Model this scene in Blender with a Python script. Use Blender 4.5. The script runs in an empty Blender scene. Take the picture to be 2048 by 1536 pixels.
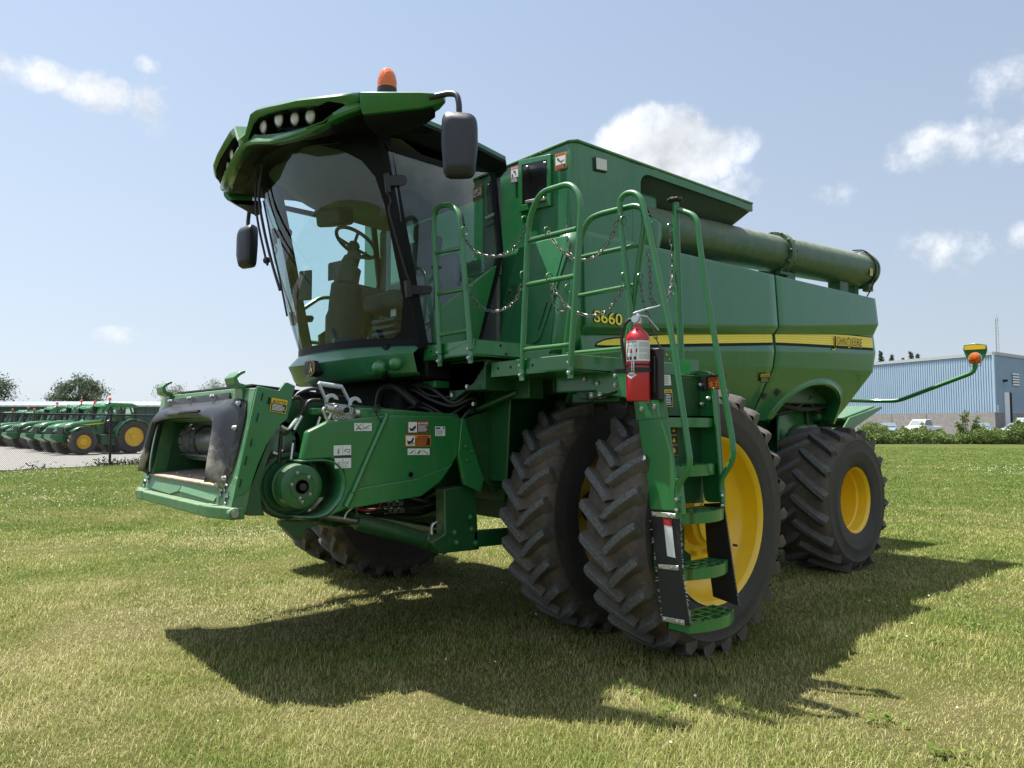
import bpy, bmesh, math, random
import numpy as np
from mathutils import Vector, Matrix
PI = math.pi
random.seed(7)
scene = bpy.context.scene
COL = scene.collection
CAM_LOC=(4.6500,5.6900,1.6300); CAM_R=[-0.756727, 0.653731, 0.0]; CAM_U=[0.037484, 0.043389, 0.998355]; CAM_F=[-0.652655, -0.755482, 0.057338]; LENS=26.0156

# ------------------------------------------------------------------ materials
MATS = {}
def principled(name):
    m = bpy.data.materials.new(name); m.use_nodes = True
    nt = m.node_tree; b = nt.nodes['Principled BSDF']
    MATS[name] = m
    return m, nt, b
def lk(nt, a, b): nt.links.new(a, b)
def noise(nt, scale, detail=4, rough=.55, coord='Object'):
    tc = nt.nodes.new('ShaderNodeTexCoord'); n = nt.nodes.new('ShaderNodeTexNoise')
    n.inputs['Scale'].default_value = scale; n.inputs['Detail'].default_value = detail
    n.inputs['Roughness'].default_value = rough
    lk(nt, tc.outputs[coord], n.inputs['Vector'])
    return n
def ramp(nt, src, stops):
    r = nt.nodes.new('ShaderNodeValToRGB')
    while len(r.color_ramp.elements) < len(stops): r.color_ramp.elements.new(.5)
    for e, (p, c) in zip(r.color_ramp.elements, stops):
        e.position = p; e.color = (c[0], c[1], c[2], 1) if len(c) == 3 else c
    lk(nt, src, r.inputs['Fac'])
    return r
def mixc(nt, fac, a, b):
    m = nt.nodes.new('ShaderNodeMix'); m.data_type = 'RGBA'
    for s, v in ((m.inputs[0], fac), (m.inputs[6], a), (m.inputs[7], b)):
        if hasattr(v, 'is_linked'): lk(nt, v, s)
        elif isinstance(v, (int, float)): s.default_value = v
        else: s.default_value = (v[0], v[1], v[2], 1)
    return m.outputs[2]
def math_n(nt, op, a, b=0., clamp=False):
    m = nt.nodes.new('ShaderNodeMath'); m.operation = op; m.use_clamp = clamp
    for s, v in ((m.inputs[0], a), (m.inputs[1], b)):
        if hasattr(v, 'is_linked'): lk(nt, v, s)
        else: s.default_value = v
    return m.outputs[0]
def bump(nt, b, h, strength=.3, dist=.01):
    n = nt.nodes.new('ShaderNodeBump'); n.inputs['Strength'].default_value = strength
    n.inputs['Distance'].default_value = dist
    lk(nt, h, n.inputs['Height']); lk(nt, n.outputs['Normal'], b.inputs['Normal'])
def mat(name, col, rough=.5, metal=0., var=.12, vscale=6., coat=0., bmp=0., bscale=60., spec=.5):
    """plain coloured surface with a little natural unevenness in tone and gloss"""
    m, nt, b = principled(name)
    n = noise(nt, vscale, 5)
    lo = [c * (1 - var) for c in col]; hi = [min(1, c * (1 + var)) for c in col]
    r = ramp(nt, n.outputs['Fac'], [(.3, lo), (.7, hi)])
    lk(nt, r.outputs['Color'], b.inputs['Base Color'])
    rr = nt.nodes.new('ShaderNodeMapRange'); rr.inputs['To Min'].default_value = max(.02, rough - .07)
    rr.inputs['To Max'].default_value = min(1, rough + .1)
    lk(nt, n.outputs['Fac'], rr.inputs['Value']); lk(nt, rr.outputs[0], b.inputs['Roughness'])
    b.inputs['Metallic'].default_value = metal; b.inputs['Coat Weight'].default_value = coat
    b.inputs['Coat Roughness'].default_value = .12; b.inputs['Specular IOR Level'].default_value = spec
    if bmp: bump(nt, b, noise(nt, bscale, 6).outputs['Fac'], bmp)
    return m
def paint(name, col, rough=.3, coat=.35, dust=.0, dcol=(.16, .14, .085), upd=.6):
    """sheet-metal paint: gloss coat, faint streaks and settled dust on upward faces"""
    m, nt, b = principled(name)
    n = noise(nt, 1.7, 6, .6)
    base = mixc(nt, n.outputs['Fac'], [c * .86 for c in col], [c * 1.14 for c in col])
    tcs = nt.nodes.new('ShaderNodeTexCoord'); mps = nt.nodes.new('ShaderNodeMapping'); mps.inputs['Scale'].default_value = (14, 14, .9); lk(nt, tcs.outputs['Object'], mps.inputs['Vector'])
    ns_ = nt.nodes.new('ShaderNodeTexNoise'); ns_.inputs['Scale'].default_value = 1; ns_.inputs['Detail'].default_value = 5; lk(nt, mps.outputs[0], ns_.inputs['Vector'])
    streak = ramp(nt, ns_.outputs['Fac'], [(.52, (0, 0, 0)), (.80, (.22, .22, .22))]); base = mixc(nt, streak.outputs['Color'], base, dcol)
    g = nt.nodes.new('ShaderNodeNewGeometry'); sx = nt.nodes.new('ShaderNodeSeparateXYZ')
    lk(nt, g.outputs['Normal'], sx.inputs[0])
    upf = math_n(nt, 'MULTIPLY', math_n(nt, 'POWER', math_n(nt, 'MAXIMUM', sx.outputs[2], 0), 1.5), upd)
    n2 = noise(nt, 9, 8, .65)
    spk = ramp(nt, n2.outputs['Fac'], [(.42, (0, 0, 0)), (.75, (1, 1, 1))])
    d = math_n(nt, 'ADD', math_n(nt, 'MULTIPLY', upf, math_n(nt, 'ADD', n2.outputs['Fac'], .1)), math_n(nt, 'MULTIPLY', spk.outputs['Color'], dust), True)
    c = mixc(nt, d, base, dcol)
    lk(nt, c, b.inputs['Base Color'])
    lk(nt, math_n(nt, 'ADD', math_n(nt, 'MULTIPLY', d, .5), rough), b.inputs['Roughness'])
    b.inputs['Coat Weight'].default_value = coat; b.inputs['Coat Roughness'].default_value = .09
    bump(nt, b, noise(nt, 2.2, 2).outputs['Fac'], .06, .02)
    return m
GREEN = (.012, .150, .038)
paint('green', GREEN, .3, .45, .05)
paint('green_worn', (.036, .155, .050), .42, .15, .30, (.24, .25, .19), .6)
paint('green_mid', (.009, .098, .027), .34, .3, .1)
paint('green_dusty', (.028, .090, .040), .45, .12, .3, (.26, .24, .19), 1.0)
paint('green_panel', (.015, .145, .050), .30, .35, .14, (.14, .18, .15), .5)
paint('green_shade', (.007, .070, .021), .4, .1, .1)  # darker copy of the green, shade of underbody parts put into its colour
paint('yellow_rim', (.78, .50, .008), .34, .25, .06, (.35, .27, .12), .3)
mat('yellow_stripe', (.90, .72, .03), .38, var=.04)
mat('yellow_stripe_dark', (.74, .57, .02), .38, var=.04)
mat('black', (.012, .012, .014), .45, var=.2, bmp=.05)
mat('black_gloss', (.008, .008, .009), .18, var=.2)
mat('black_trim', (.004, .005, .007), .55, var=.2, spec=.18)
mat('mirror_plastic', (.016, .019, .028), .38, var=.12, bmp=.06, bscale=200)
mat('dark_hole', (.006, .007, .007), .9)
mat('hose', (.014, .014, .014), .5, var=.3)
mat('zinc', (.55, .56, .56), .34, 1., var=.15)
mat('steel', (.32, .33, .34), .38, .9, var=.25, vscale=12)
mat('silver_paint', (.42, .48, .55), .4, .25, var=.1)
mat('chain_zinc', (.15, .145, .135), .45, .85, var=.35, vscale=20)
mat('red', (.46, .008, .018), .3, var=.08, coat=.4)
mat('white', (.78, .79, .79), .5, var=.03)
mat('dec_white', (.66, .68, .69), .45, var=.03)
mat('dec_black', (.010, .010, .012), .45, var=.05)
mat('dec_red', (.42, .016, .022), .45, var=.05)
mat('dec_orange', (.62, .17, .015), .45, var=.05)
mat('dec_yellow', (.72, .47, .02), .45, var=.05)
mat('dec_grey', (.33, .35, .36), .5, var=.05)
mat('gold', (.50, .36, .05), .4, .3, var=.05)
mat('seat_cloth', (.070, .073, .076), .9, var=.25, bmp=.2)
mat('cab_trim', (.11, .118, .115), .7, var=.18, vscale=3)
mat('cab_dark', (.045, .045, .043), .6, var=.15)
mat('recess_shade', (.004, .022, .009), .6)  # tank green darkened to hold the shade inside the auger recess
mat('cab_grey', (.09, .095, .098), .65, var=.2, vscale=4)
mat('strap_web', (.015, .015, .017), .7, var=.2)
mat('wear_plate', (.34, .27, .21), .6, .2, var=.35, vscale=14)
mat('white_metal', (.74, .76, .77), .5, var=.05)
mat('concrete', (.26, .245, .225), .85, var=.2, vscale=3, bmp=.2)
mat('bark', (.075, .06, .045), .9, var=.3)
def lens(name, col, rough=.15, trans=.6):
    m, nt, b = principled(name)
    b.inputs['Base Color'].default_value = (*col, 1); b.inputs['Roughness'].default_value = rough
    b.inputs['Transmission Weight'].default_value = trans; b.inputs['IOR'].default_value = 1.35
    b.inputs['Coat Weight'].default_value = .6
    v = nt.nodes.new('ShaderNodeTexVoronoi'); v.inputs['Scale'].default_value = 55
    tc = nt.nodes.new('ShaderNodeTexCoord'); lk(nt, tc.outputs['Object'], v.inputs['Vector'])
    bump(nt, b, v.outputs['Distance'], .35, .01)
    return m
lens('amber', (.85, .16, .008), .2, .35)
lens('amber_old', (.42, .10, .02), .4, .1)
lens('lamp_lens', (.62, .62, .59), .2, .12)
def glass(name, tint, refl=.10):
    m = bpy.data.materials.new(name); m.use_nodes = True; MATS[name] = m
    nt = m.node_tree; nt.nodes.clear()
    o = nt.nodes.new('ShaderNodeOutputMaterial'); t = nt.nodes.new('ShaderNodeBsdfTransparent')
    g = nt.nodes.new('ShaderNodeBsdfGlossy'); d = nt.nodes.new('ShaderNodeBsdfDiffuse')
    t.inputs['Color'].default_value = (*tint, 1); g.inputs['Roughness'].default_value = .02
    g.inputs['Color'].default_value = (.9, .95, .95, 1); d.inputs['Color'].default_value = (.40, .42, .42, 1)
    fr = nt.nodes.new('ShaderNodeFresnel'); fr.inputs['IOR'].default_value = 1.45
    mx = nt.nodes.new('ShaderNodeMixShader'); m2 = nt.nodes.new('ShaderNodeMixShader')
    n = noise(nt, 5, 8, .7)
    r = ramp(nt, n.outputs['Fac'], [(.5, (0, 0, 0)), (.85, (.07, .07, .07))])
    lk(nt, r.outputs['Color'], m2.inputs[0]); lk(nt, t.outputs[0], m2.inputs[1]); lk(nt, d.outputs[0], m2.inputs[2])
    lk(nt, math_n(nt, 'ADD', math_n(nt, 'MULTIPLY', fr.outputs[0], .58), refl * .3, True), mx.inputs[0])
    lk(nt, m2.outputs[0], mx.inputs[1]); lk(nt, g.outputs[0], mx.inputs[2]); lk(nt, mx.outputs[0], o.inputs['Surface'])
    return m
glass('cab_glass', (.80, .945, .935), .12)
glass('car_glass', (.25, .32, .34), .3)
def m_tyre():
    m, nt, b = principled('tyre')
    n1 = noise(nt, 5, 8, .68); n2 = noise(nt, 34, 6, .7); n3 = noise(nt, 130, 3); n5 = noise(nt, 62, 5, .75)
    a = nt.nodes.new('ShaderNodeAttribute'); a.attribute_name = 'wear'
    rub = mixc(nt, n2.outputs['Fac'], (.014, .014, .015), (.034, .033, .032))
    dirt = mixc(nt, n2.outputs['Fac'], (.055, .044, .033), (.145, .115, .088))
    df = ramp(nt, n1.outputs['Fac'], [(.34, (.22, .22, .22)), (.62, (1, 1, 1))])
    sep = nt.nodes.new('ShaderNodeSeparateColor'); lk(nt, a.outputs['Color'], sep.inputs[0])
    body = mixc(nt, math_n(nt, 'MULTIPLY', df.outputs['Color'], sep.outputs[1], True), rub, dirt)
    scuff = ramp(nt, n5.outputs['Fac'], [(.34, (.045, .047, .050)), (.50, (.095, .100, .104)), (.66, (.175, .182, .188))])
    sc2 = mixc(nt, math_n(nt, 'MULTIPLY', n3.outputs['Fac'], .3), scuff.outputs['Color'], (.05, .05, .052))
    lk(nt, mixc(nt, sep.outputs[0], body, sc2), b.inputs['Base Color'])
    b.inputs['Roughness'].default_value = .72
    hh = math_n(nt, 'ADD', n2.outputs['Fac'], math_n(nt, 'MULTIPLY', n3.outputs['Fac'], .4))
    bump(nt, b, hh, .35, .008)
m_tyre()
def m_guard():
    m, nt, b = principled('guard_rubber')
    n = noise(nt, 3.6, 6, .6); tc = nt.nodes.new('ShaderNodeTexCoord'); sx = nt.nodes.new('ShaderNodeSeparateXYZ'); lk(nt, tc.outputs['Object'], sx.inputs[0])
    # crop has rubbed the lower tips and the top roll of the guard bare
    mr = nt.nodes.new('ShaderNodeMapRange'); mr.inputs['From Min'].default_value = 1.62; mr.inputs['From Max'].default_value = 1.28; mr.inputs['To Min'].default_value = 0; mr.inputs['To Max'].default_value = .27; lk(nt, sx.outputs[2], mr.inputs['Value'])
    r = ramp(nt, math_n(nt, 'ADD', n.outputs['Fac'], mr.outputs[0]), [(.62, (.012, .012, .014)), (.69, (.06, .058, .056)), (.79, (.30, .275, .235)), (.98, (.20, .15, .09))])
    lk(nt, r.outputs['Color'], b.inputs['Base Color']); b.inputs['Roughness'].default_value = .38
    bump(nt, b, noise(nt, 60, 4).outputs['Fac'], .1)
m_guard()
# ------------------------------------------------------------------ mesh builder
def V3(p): return Vector(p)
SPLIT = {'bolt', 'rail_bolt', 'hose', 'hose_fitting', 'cable', 'cable_loom', 'door_hinge', 'windscreen_mask', 'windscreen_seal', 'slot', 'bolt_hole', 'axle', 'safety_clip', 'auger_cradle', 'latch_pin', 'fascia_step', 'lamp_cover',
         'platform_bracket', 'chassis_cross_beam', 'wiper', 'display', 'trainer_seat', 'lift_cylinder', 'mud_flap', 'clamp_strip', 'door_seal', 'vent_plug', 'tailboard', 'overhead_console', 'sill_plate', 'coupler_port', 'yellow_stripe_', 'headlight',
         'grille', 'fender', 'mirror', 'rear_hitch', 'dark_opening', 'window_latch', 'rear_wall', 'seat', 'arm_console', 'hand_rail', 'side_plate', 'bottom_beam', 'conveyor_slat', 'rim_print', 'door_frame', 'window', 'work_light', 'lettering_', 'auger_elbow', 'rear_hood', 'chassis', 'pillar', 'antenna'}
class MB:
    def __init__(s): s.v = []; s.f = []; s.m = []; s.cur = 0; s.attr = None
    def mi(s, i): s.cur = i; return s
    def add(s, vs, fs):
        o = len(s.v); s.v += [tuple(p) for p in vs]
        for f in fs: s.f.append([i + o for i in f]); s.m.append(s.cur)
        return o
    def frame_box(s, c, ax, ay, az):
        """box from centre and three half-axis vectors"""
        c, ax, ay, az = V3(c), V3(ax), V3(ay), V3(az)
        vs = [c + ax * i + ay * j + az * k for i in (-1, 1) for j in (-1, 1) for k in (-1, 1)]
        s.add(vs, [(0, 1, 3, 2), (4, 6, 7, 5), (0, 4, 5, 1), (2, 3, 7, 6), (0, 2, 6, 4), (1, 5, 7, 3)])
        return s
    def box(s, lo, hi):
        c = [(a + b) / 2 for a, b in zip(lo, hi)]; h = [abs(b - a) / 2 for a, b in zip(lo, hi)]
        return s.frame_box(c, (h[0], 0, 0), (0, h[1], 0), (0, 0, h[2]))
    def beam(s, p0, p1, w, h, up=(0, 0, 1)):
        p0, p1 = V3(p0), V3(p1); d = p1 - p0; t = d.normalized(); u = V3(up)
        sd = t.cross(u).normalized(); u = sd.cross(t).normalized()
        return s.frame_box((p0 + p1) / 2, d / 2, sd * w / 2, u * h / 2)
    def tube(s, pts, r, n=10, closed=False, caps=True):
        P = [V3(p) for p in pts]; N = len(P)
        R = r if isinstance(r, (list, tuple)) else [r] * N
        T = []
        for i in range(N):
            a = P[(i - 1) % N] if (closed or i > 0) else P[i]; b = P[(i + 1) % N] if (closed or i < N - 1) else P[i]
            T.append((b - a).normalized())
        u = T[0].orthogonal().normalized(); vs = []
        for i in range(N):
            u = (u - T[i] * u.dot(T[i]))
            u = u.normalized() if u.length > 1e-6 else T[i].orthogonal().normalized()
            w = T[i].cross(u)
            vs += [P[i] + (u * math.cos(2 * PI * k / n) + w * math.sin(2 * PI * k / n)) * R[i] for k in range(n)]
        fs = []
        for i in range(N if closed else N - 1):
            j = (i + 1) % N
            fs += [(i * n + k, i * n + (k + 1) % n, j * n + (k + 1) % n, j * n + k) for k in range(n)]
        if caps and not closed: fs += [tuple(range(n - 1, -1, -1)), tuple((N - 1) * n + k for k in range(n))]
        s.add(vs, fs); return s
    def cyl(s, p0, p1, r0, r1=None, n=20): return s.tube([p0, p1], [r0, r0 if r1 is None else r1], n)
    def lathe(s, prof, o, ax, n=32, caps=True):
        """prof: (distance along axis, radius)"""
        o, ax = V3(o), V3(ax).normalized(); u = ax.orthogonal().normalized(); w = ax.cross(u); vs = []
        for h, r in prof:
            vs += [o + ax * h + (u * math.cos(2 * PI * k / n) + w * math.sin(2 * PI * k / n)) * r for k in range(n)]
        fs = []
        for i in range(len(prof) - 1):
            fs += [(i * n + k, i * n + (k + 1) % n, (i + 1) * n + (k + 1) % n, (i + 1) * n + k) for k in range(n)]
        if caps:
            if prof[0][1] > 1e-4: fs.append(tuple(range(n - 1, -1, -1)))
            if prof[-1][1] > 1e-4: fs.append(tuple((len(prof) - 1) * n + k for k in range(n)))
        s.add(vs, fs); return s
    def prism(s, poly, ext):
        """polygon (3-D points) extruded along ext"""
        P = [V3(p) for p in poly]; e = V3(ext); n = len(P)
        nrm = Vector((0, 0, 0))
        for i in range(n): nrm += P[i].cross(P[(i + 1) % n])
        if nrm.dot(e) > 0: P.reverse()
        s.add(P + [p + e for p in P], [tuple(range(n)), tuple(range(2 * n - 1, n - 1, -1))] + [(i, i + n, (i + 1) % n + n, (i + 1) % n) for i in range(n)])
        return s
    def grid(s, rows):
        n = len(rows[0]); vs = [p for r in rows for p in r]
        s.add(vs, [(i * n + j, i * n + j + 1, (i + 1) * n + j + 1, (i + 1) * n + j) for i in range(len(rows) - 1) for j in range(n - 1)])
        return s
    def ball(s, c, r, sx=1, sy=1, sz=1, n=14):
        c = V3(c); vs = []; m = n // 2
        for i in range(m + 1):
            a = PI * i / m
            for k in range(n):
                b = 2 * PI * k / n
                vs.append(c + Vector((sx * r * math.sin(a) * math.cos(b), sy * r * math.sin(a) * math.sin(b), sz * r * math.cos(a))))
        s.add(vs, [(i * n + k, (i + 1) * n + k, (i + 1) * n + (k + 1) % n, i * n + (k + 1) % n) for i in range(m) for k in range(n)])
        return s
    def bolt(s, c, nrm, r=.014, h=.012):
        c, nrm = V3(c), V3(nrm).normalized()
        s.lathe([(0, r * 1.25), (h * .3, r * 1.25), (h * .3, r), (h, r * .9), (h * 1.3, r * .4)], c, nrm, 10); return s
    def islands(s):
        """groups of faces that touch or nearly touch, for meshes that hold several separate pieces"""
        par = list(range(len(s.v)))
        def find(a):
            while par[a] != a: par[a] = par[par[a]]; a = par[a]
            return a
        for f in s.f:
            for i in f[1:]: par[find(i)] = find(f[0])
        box = {}
        for i, p in enumerate(s.v):
            r = find(i); b = box.setdefault(r, [list(p), list(p)])
            for k in range(3): b[0][k] = min(b[0][k], p[k]); b[1][k] = max(b[1][k], p[k])
        ks = list(box); e = .003; q = {k: k for k in ks}
        def qf(a):
            while q[a] != a: a = q[a]
            return a
        for i, a in enumerate(ks):
            for b in ks[i + 1:]:
                if all(box[a][0][k] - e <= box[b][1][k] and box[b][0][k] - e <= box[a][1][k] for k in range(3)): q[qf(a)] = qf(b)
        out = {}
        for f, m in zip(s.f, s.m): out.setdefault(qf(find(f[0])), []).append((f, m))
        res = []
        for L in out.values():
            mb = MB(); ix = {}
            for f, m in L:
                for i in f:
                    if i not in ix: ix[i] = len(mb.v); mb.v.append(s.v[i])
                mb.f.append([ix[i] for i in f]); mb.m.append(m)
            res.append(mb)
        return res
    def build(s, name, mats, parent=None, smooth=35, bevel=0., solid=0., segs=2, loc=None):
        if name in SPLIT:
            L = s.islands()
            if len(L) > 1: return [m._build(name, mats, parent, smooth, bevel, solid, segs, loc) for m in L][0]
        return s._build(name, mats, parent, smooth, bevel, solid, segs, loc)
    def _build(s, name, mats, parent, smooth, bevel, solid, segs, loc):
        me = bpy.data.meshes.new(name); me.from_pydata(s.v, [], s.f)
        if isinstance(mats, str): mats = [mats]
        for k in mats: me.materials.append(MATS[k])
        if len(mats) > 1: me.polygons.foreach_set('material_index', s.m)
        bm = bmesh.new(); bm.from_mesh(me); bmesh.ops.remove_doubles(bm, verts=bm.verts, dist=1e-5)
        bmesh.ops.recalc_face_normals(bm, faces=bm.faces); bm.to_mesh(me); bm.free()
        if smooth: me.polygons.foreach_set('use_smooth', [True] * len(me.polygons)); me.set_sharp_from_angle(angle=math.radians(smooth))
        o = bpy.data.objects.new(name, me); COL.objects.link(o)
        if solid:
            md = o.modifiers.new('solid', 'SOLIDIFY'); md.thickness = abs(solid); md.offset = -1 if solid > 0 else 1; md.use_even_offset = False
        if bevel:
            md = o.modifiers.new('bevel', 'BEVEL'); md.width = bevel; md.segments = segs; md.limit_method = 'ANGLE'; md.angle_limit = math.radians(38)
            md.harden_normals = False
        if parent is not None: o.parent = parent
        if loc is not None: o.location = loc
        return o
def empty(name, loc=(0, 0, 0), rz=0., parent=None):
    o = bpy.data.objects.new(name, None); COL.objects.link(o); o.location = loc; o.rotation_euler = (0, 0, rz)
    o.empty_display_size = .2
    if parent is not None: o.parent = parent
    return o
def tag(o, label=None, cat=None, group=None, kind=None):
    if label: o['label'] = label
    if cat: o['category'] = cat
    if group: o['group'] = group
    if kind: o['kind'] = kind
    return o
def copy_tree(o, parent=None):
    c = o.copy(); COL.objects.link(c); c.parent = parent
    for ch in list(o.children): copy_tree(ch, c)
    return c
def fillet(pts, r, n=5):
    P = [V3(p) for p in pts]; out = [P[0]]
    for i in range(1, len(P) - 1):
        a, b, c = P[i - 1], P[i], P[i + 1]
        d = min(r, (a - b).length * .48, (c - b).length * .48)
        p0 = b + (a - b).normalized() * d; p1 = b + (c - b).normalized() * d
        for k in range(n + 1):
            t = k / n; out.append(p0 * (1 - t) ** 2 + b * 2 * t * (1 - t) + p1 * t * t)
    return out + [P[-1]]
def smooth_path(pts, n=6):
    """Catmull-Rom through points"""
    P = [V3(p) for p in pts]; P = [P[0] * 2 - P[1]] + P + [P[-1] * 2 - P[-2]]; out = []
    for i in range(1, len(P) - 2):
        for k in range(n):
            t = k / n; a, b, c, d = P[i - 1:i + 3]
            out.append(.5 * ((2 * b) + (c - a) * t + (2 * a - 5 * b + 4 * c - d) * t * t + (3 * b - a - 3 * c + d) * t ** 3))
    return out + [P[-2]]
_tx = {}
def text_geo(s, bold=.0):
    key = (s, bold)
    if key not in _tx:
        cu = bpy.data.curves.new('t', 'FONT'); cu.body = s; cu.size = 1; cu.offset = bold; cu.resolution_u = 4
        o = bpy.data.objects.new('t', cu); COL.objects.link(o)
        dg = bpy.context.evaluated_depsgraph_get(); dg.update()
        me = bpy.data.meshes.new_from_object(o.evaluated_get(dg))
        vs = [v.co.copy() for v in me.vertices]; fs = [tuple(p.vertices) for p in me.polygons]
        bpy.data.objects.remove(o); bpy.data.curves.remove(cu); bpy.data.meshes.remove(me)
        w = max([v.x for v in vs] or [1]); _tx[key] = (vs, fs, w)
    return _tx[key]
def put_text(mb, s, o, right, up, h, width=None, bold=.0, lift=(0, 0, 0), shear=0.):
    """flat lettering: origin at the baseline's left, cap height h, squeezed to width if given"""
    vs, fs, w = text_geo(s, bold); o, right, up = V3(o), V3(right).normalized(), V3(up).normalized()
    k = h / .69; kx = k if width is None else width / w
    mb.add([o + V3(lift) + right * ((v.x + shear * v.y) * kx) + up * (v.y * k) for v in vs], fs)
DEC = ['dec_white', 'dec_black', 'dec_red', 'dec_orange', 'dec_yellow', 'dec_grey']
def decal(TL, TR, BL, items, parent, name='warning_decal', base=0, label=None):
    """thin printed sticker; items in 0..1 sticker coordinates, each printed layer a hair above the last"""
    TL, TR, BL = V3(TL), V3(TR), V3(BL); u = TR - TL; v = BL - TL; n = v.cross(u).normalized()
    mb = MB(); P = lambda a, b, l: TL + u * a + v * b + n * (.0025 + .0012 * l)
    def rect(a, b, c, d, l): mb.add([P(a, b, l), P(a, d, l), P(c, d, l), P(c, b, l)], [(0, 1, 2, 3)])
    mb.mi(base); rect(0, 0, 1, 1, 0)
    for it in items:
        if it[0] == 'r': mb.mi(it[5]); rect(it[1], it[2], it[3], it[4], it[6] if len(it) > 6 else 1)
        elif it[0] == 't':
            _, s, a, b, w, h, mi, l = it; mb.mi(mi)
            put_text(mb, s, P(a, b, l), u, -v, h * v.length, w * u.length, .012)
        elif it[0] == 'p':
            mb.mi(it[2]); pts = [P(a, b, it[3] if len(it) > 3 else 2) for a, b in it[1]]; mb.add(pts, [tuple(range(len(pts)))])
        elif it[0] == 'lines':
            _, a, b, c, d, k, mi, l = it; mb.mi(mi); hh = (d - b) / k; rr = random.Random(int(a * 97 + k))
            for i in range(k): rect(a, b + hh * (i + .2), a + (c - a) * rr.uniform(.72, 1), b + hh * (i + .68), l)
    o = mb.build(name, DEC, parent, smooth=0)
    if label: o['label'] = label
    return o

# ================================================================== the combine harvester
combine = empty('combine_harvester')
tag(combine, 'large green combine harvester without header, parked on the lawn with dual front tyres', 'combine harvester')
YN = (0, 1, 0)
# ------------------------------------------------------------------ wheels
def make_tyre(name, R, W, rim, lug, nl, k, curve, lw, bulge):
    mb = MB(); h = W / 2; rs = R - lug
    prof = [(-h * .80, rim), (-h * .90, rim + .015), (-h * .97, rim + (rs - rim) * .22), (-h * bulge, rim + (rs - rim) * .42), (-h * (bulge + .012), rim + (rs - rim) * .46), (-h * bulge, rim + (rs - rim) * .50), (-h * .985, rim + (rs - rim) * .74), (-h * .998, rim + (rs - rim) * .77), (-h * .97, rim + (rs - rim) * .80),
            (-h * .93, rs - .045), (-h * .82, rs - .012), (-h * .5, rs), (0, rs + .006)]
    prof += [(-a, b) for a, b in prof[-2::-1]]
    n = 108
    mb.lathe(prof, (0, 0, 0), (0, 1, 0), n, caps=False)
    nbody = len(mb.v); wear = []
    for v in mb.v:
        r = math.hypot(v[0], v[2]); wear.append((0, min(1, max(.16, (r - (rs - .16)) / .13)), 0, 1))
    for side in (-1, 1):
        for i in range(nl):
            a0 = 2 * PI * (i + (.5 if side > 0 else 0)) / nl
            ns = 7; ring = []
            for j in range(ns + 1):
                t = j / ns; y = side * (-.05 * h + t * 1.03 * h); ang = a0 + k * (t ** curve)
                yy = abs(y) / h
                base = rs - .02 if yy < .8 else rs - .02 - (yy - .8) * .30
                top = R - .012 * yy * yy - (max(0, yy - .88) * .12)
                w0 = lw * (1.02 if j else .8); w1 = lw * (.42 if j else .36)
                # local tangent of the lug path, so that its width is measured across it
                dt = 1e-3; dy = 1.03 * h * side; da = k * ((t + dt) ** curve - t ** curve) / dt * R
                ln = math.hypot(dy, da); px, py = dy / ln, -da / ln   # perpendicular in (arc, y)
                row = []
                for (w, r) in ((-w0, base), (-w1 * 1.16, top - .015), (-w1 * .82, top), (w1 * .82, top), (w1 * 1.16, top - .015), (w0, base)):
                    aa = ang + w * px / R; yv = y + w * py
                    lim = h * (1.0 if r >= top - .02 else .985)
                    yv = max(-lim, min(lim, yv))
                    row.append((r * math.cos(aa), yv, r * math.sin(aa)))
                ring.append(row)
            vs = [p for row in ring for p in row]; fs = []
            for j in range(ns):
                for q in range(5): fs.append((j * 6 + q, j * 6 + q + 1, (j + 1) * 6 + q + 1, (j + 1) * 6 + q))
            fs += [(0, 5, 4, 3, 2, 1), tuple(ns * 6 + q for q in range(6))]
            mb.add(vs, fs)
            for j in range(ns + 1): wear += [(0, 1, 0, 1), (.15, .9, 0, 1), (1, .3, 0, 1), (1, .3, 0, 1), (.15, .9, 0, 1), (0, 1, 0, 1)]
    me = bpy.data.meshes.new(name); me.from_pydata(mb.v, [], mb.f); me.materials.append(MATS['tyre'])
    bm = bmesh.new(); bm.from_mesh(me); bmesh.ops.recalc_face_normals(bm, faces=bm.faces); bm.to_mesh(me); bm.free()
    at = me.color_attributes.new('wear', 'FLOAT_COLOR', 'POINT')
    at.data.foreach_set('color', np.array(wear, np.float32).ravel())
    me.polygons.foreach_set('use_smooth', [True] * len(me.polygons)); me.set_sharp_from_angle(angle=math.radians(52))
    return me
def make_rim(name, prof, n=72):
    mb = MB(); mb.lathe(prof, (0, 0, 0), (0, 1, 0), n, caps=False)
    o = mb.build(name, 'yellow_rim', smooth=30); me = o.data; bpy.data.objects.remove(o); return me
ty_f = make_tyre('tyre', .975, .50, .585, .056, 26, .215, .85, .064, 1.0); ty_i = make_tyre('tyre', .975, .50, .545, .056, 26, .215, .85, .064, 1.0)
ty_r = make_tyre('tyre', .825, .72, .355, .05, 18, -.36, .95, .068, 1.02)
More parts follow.
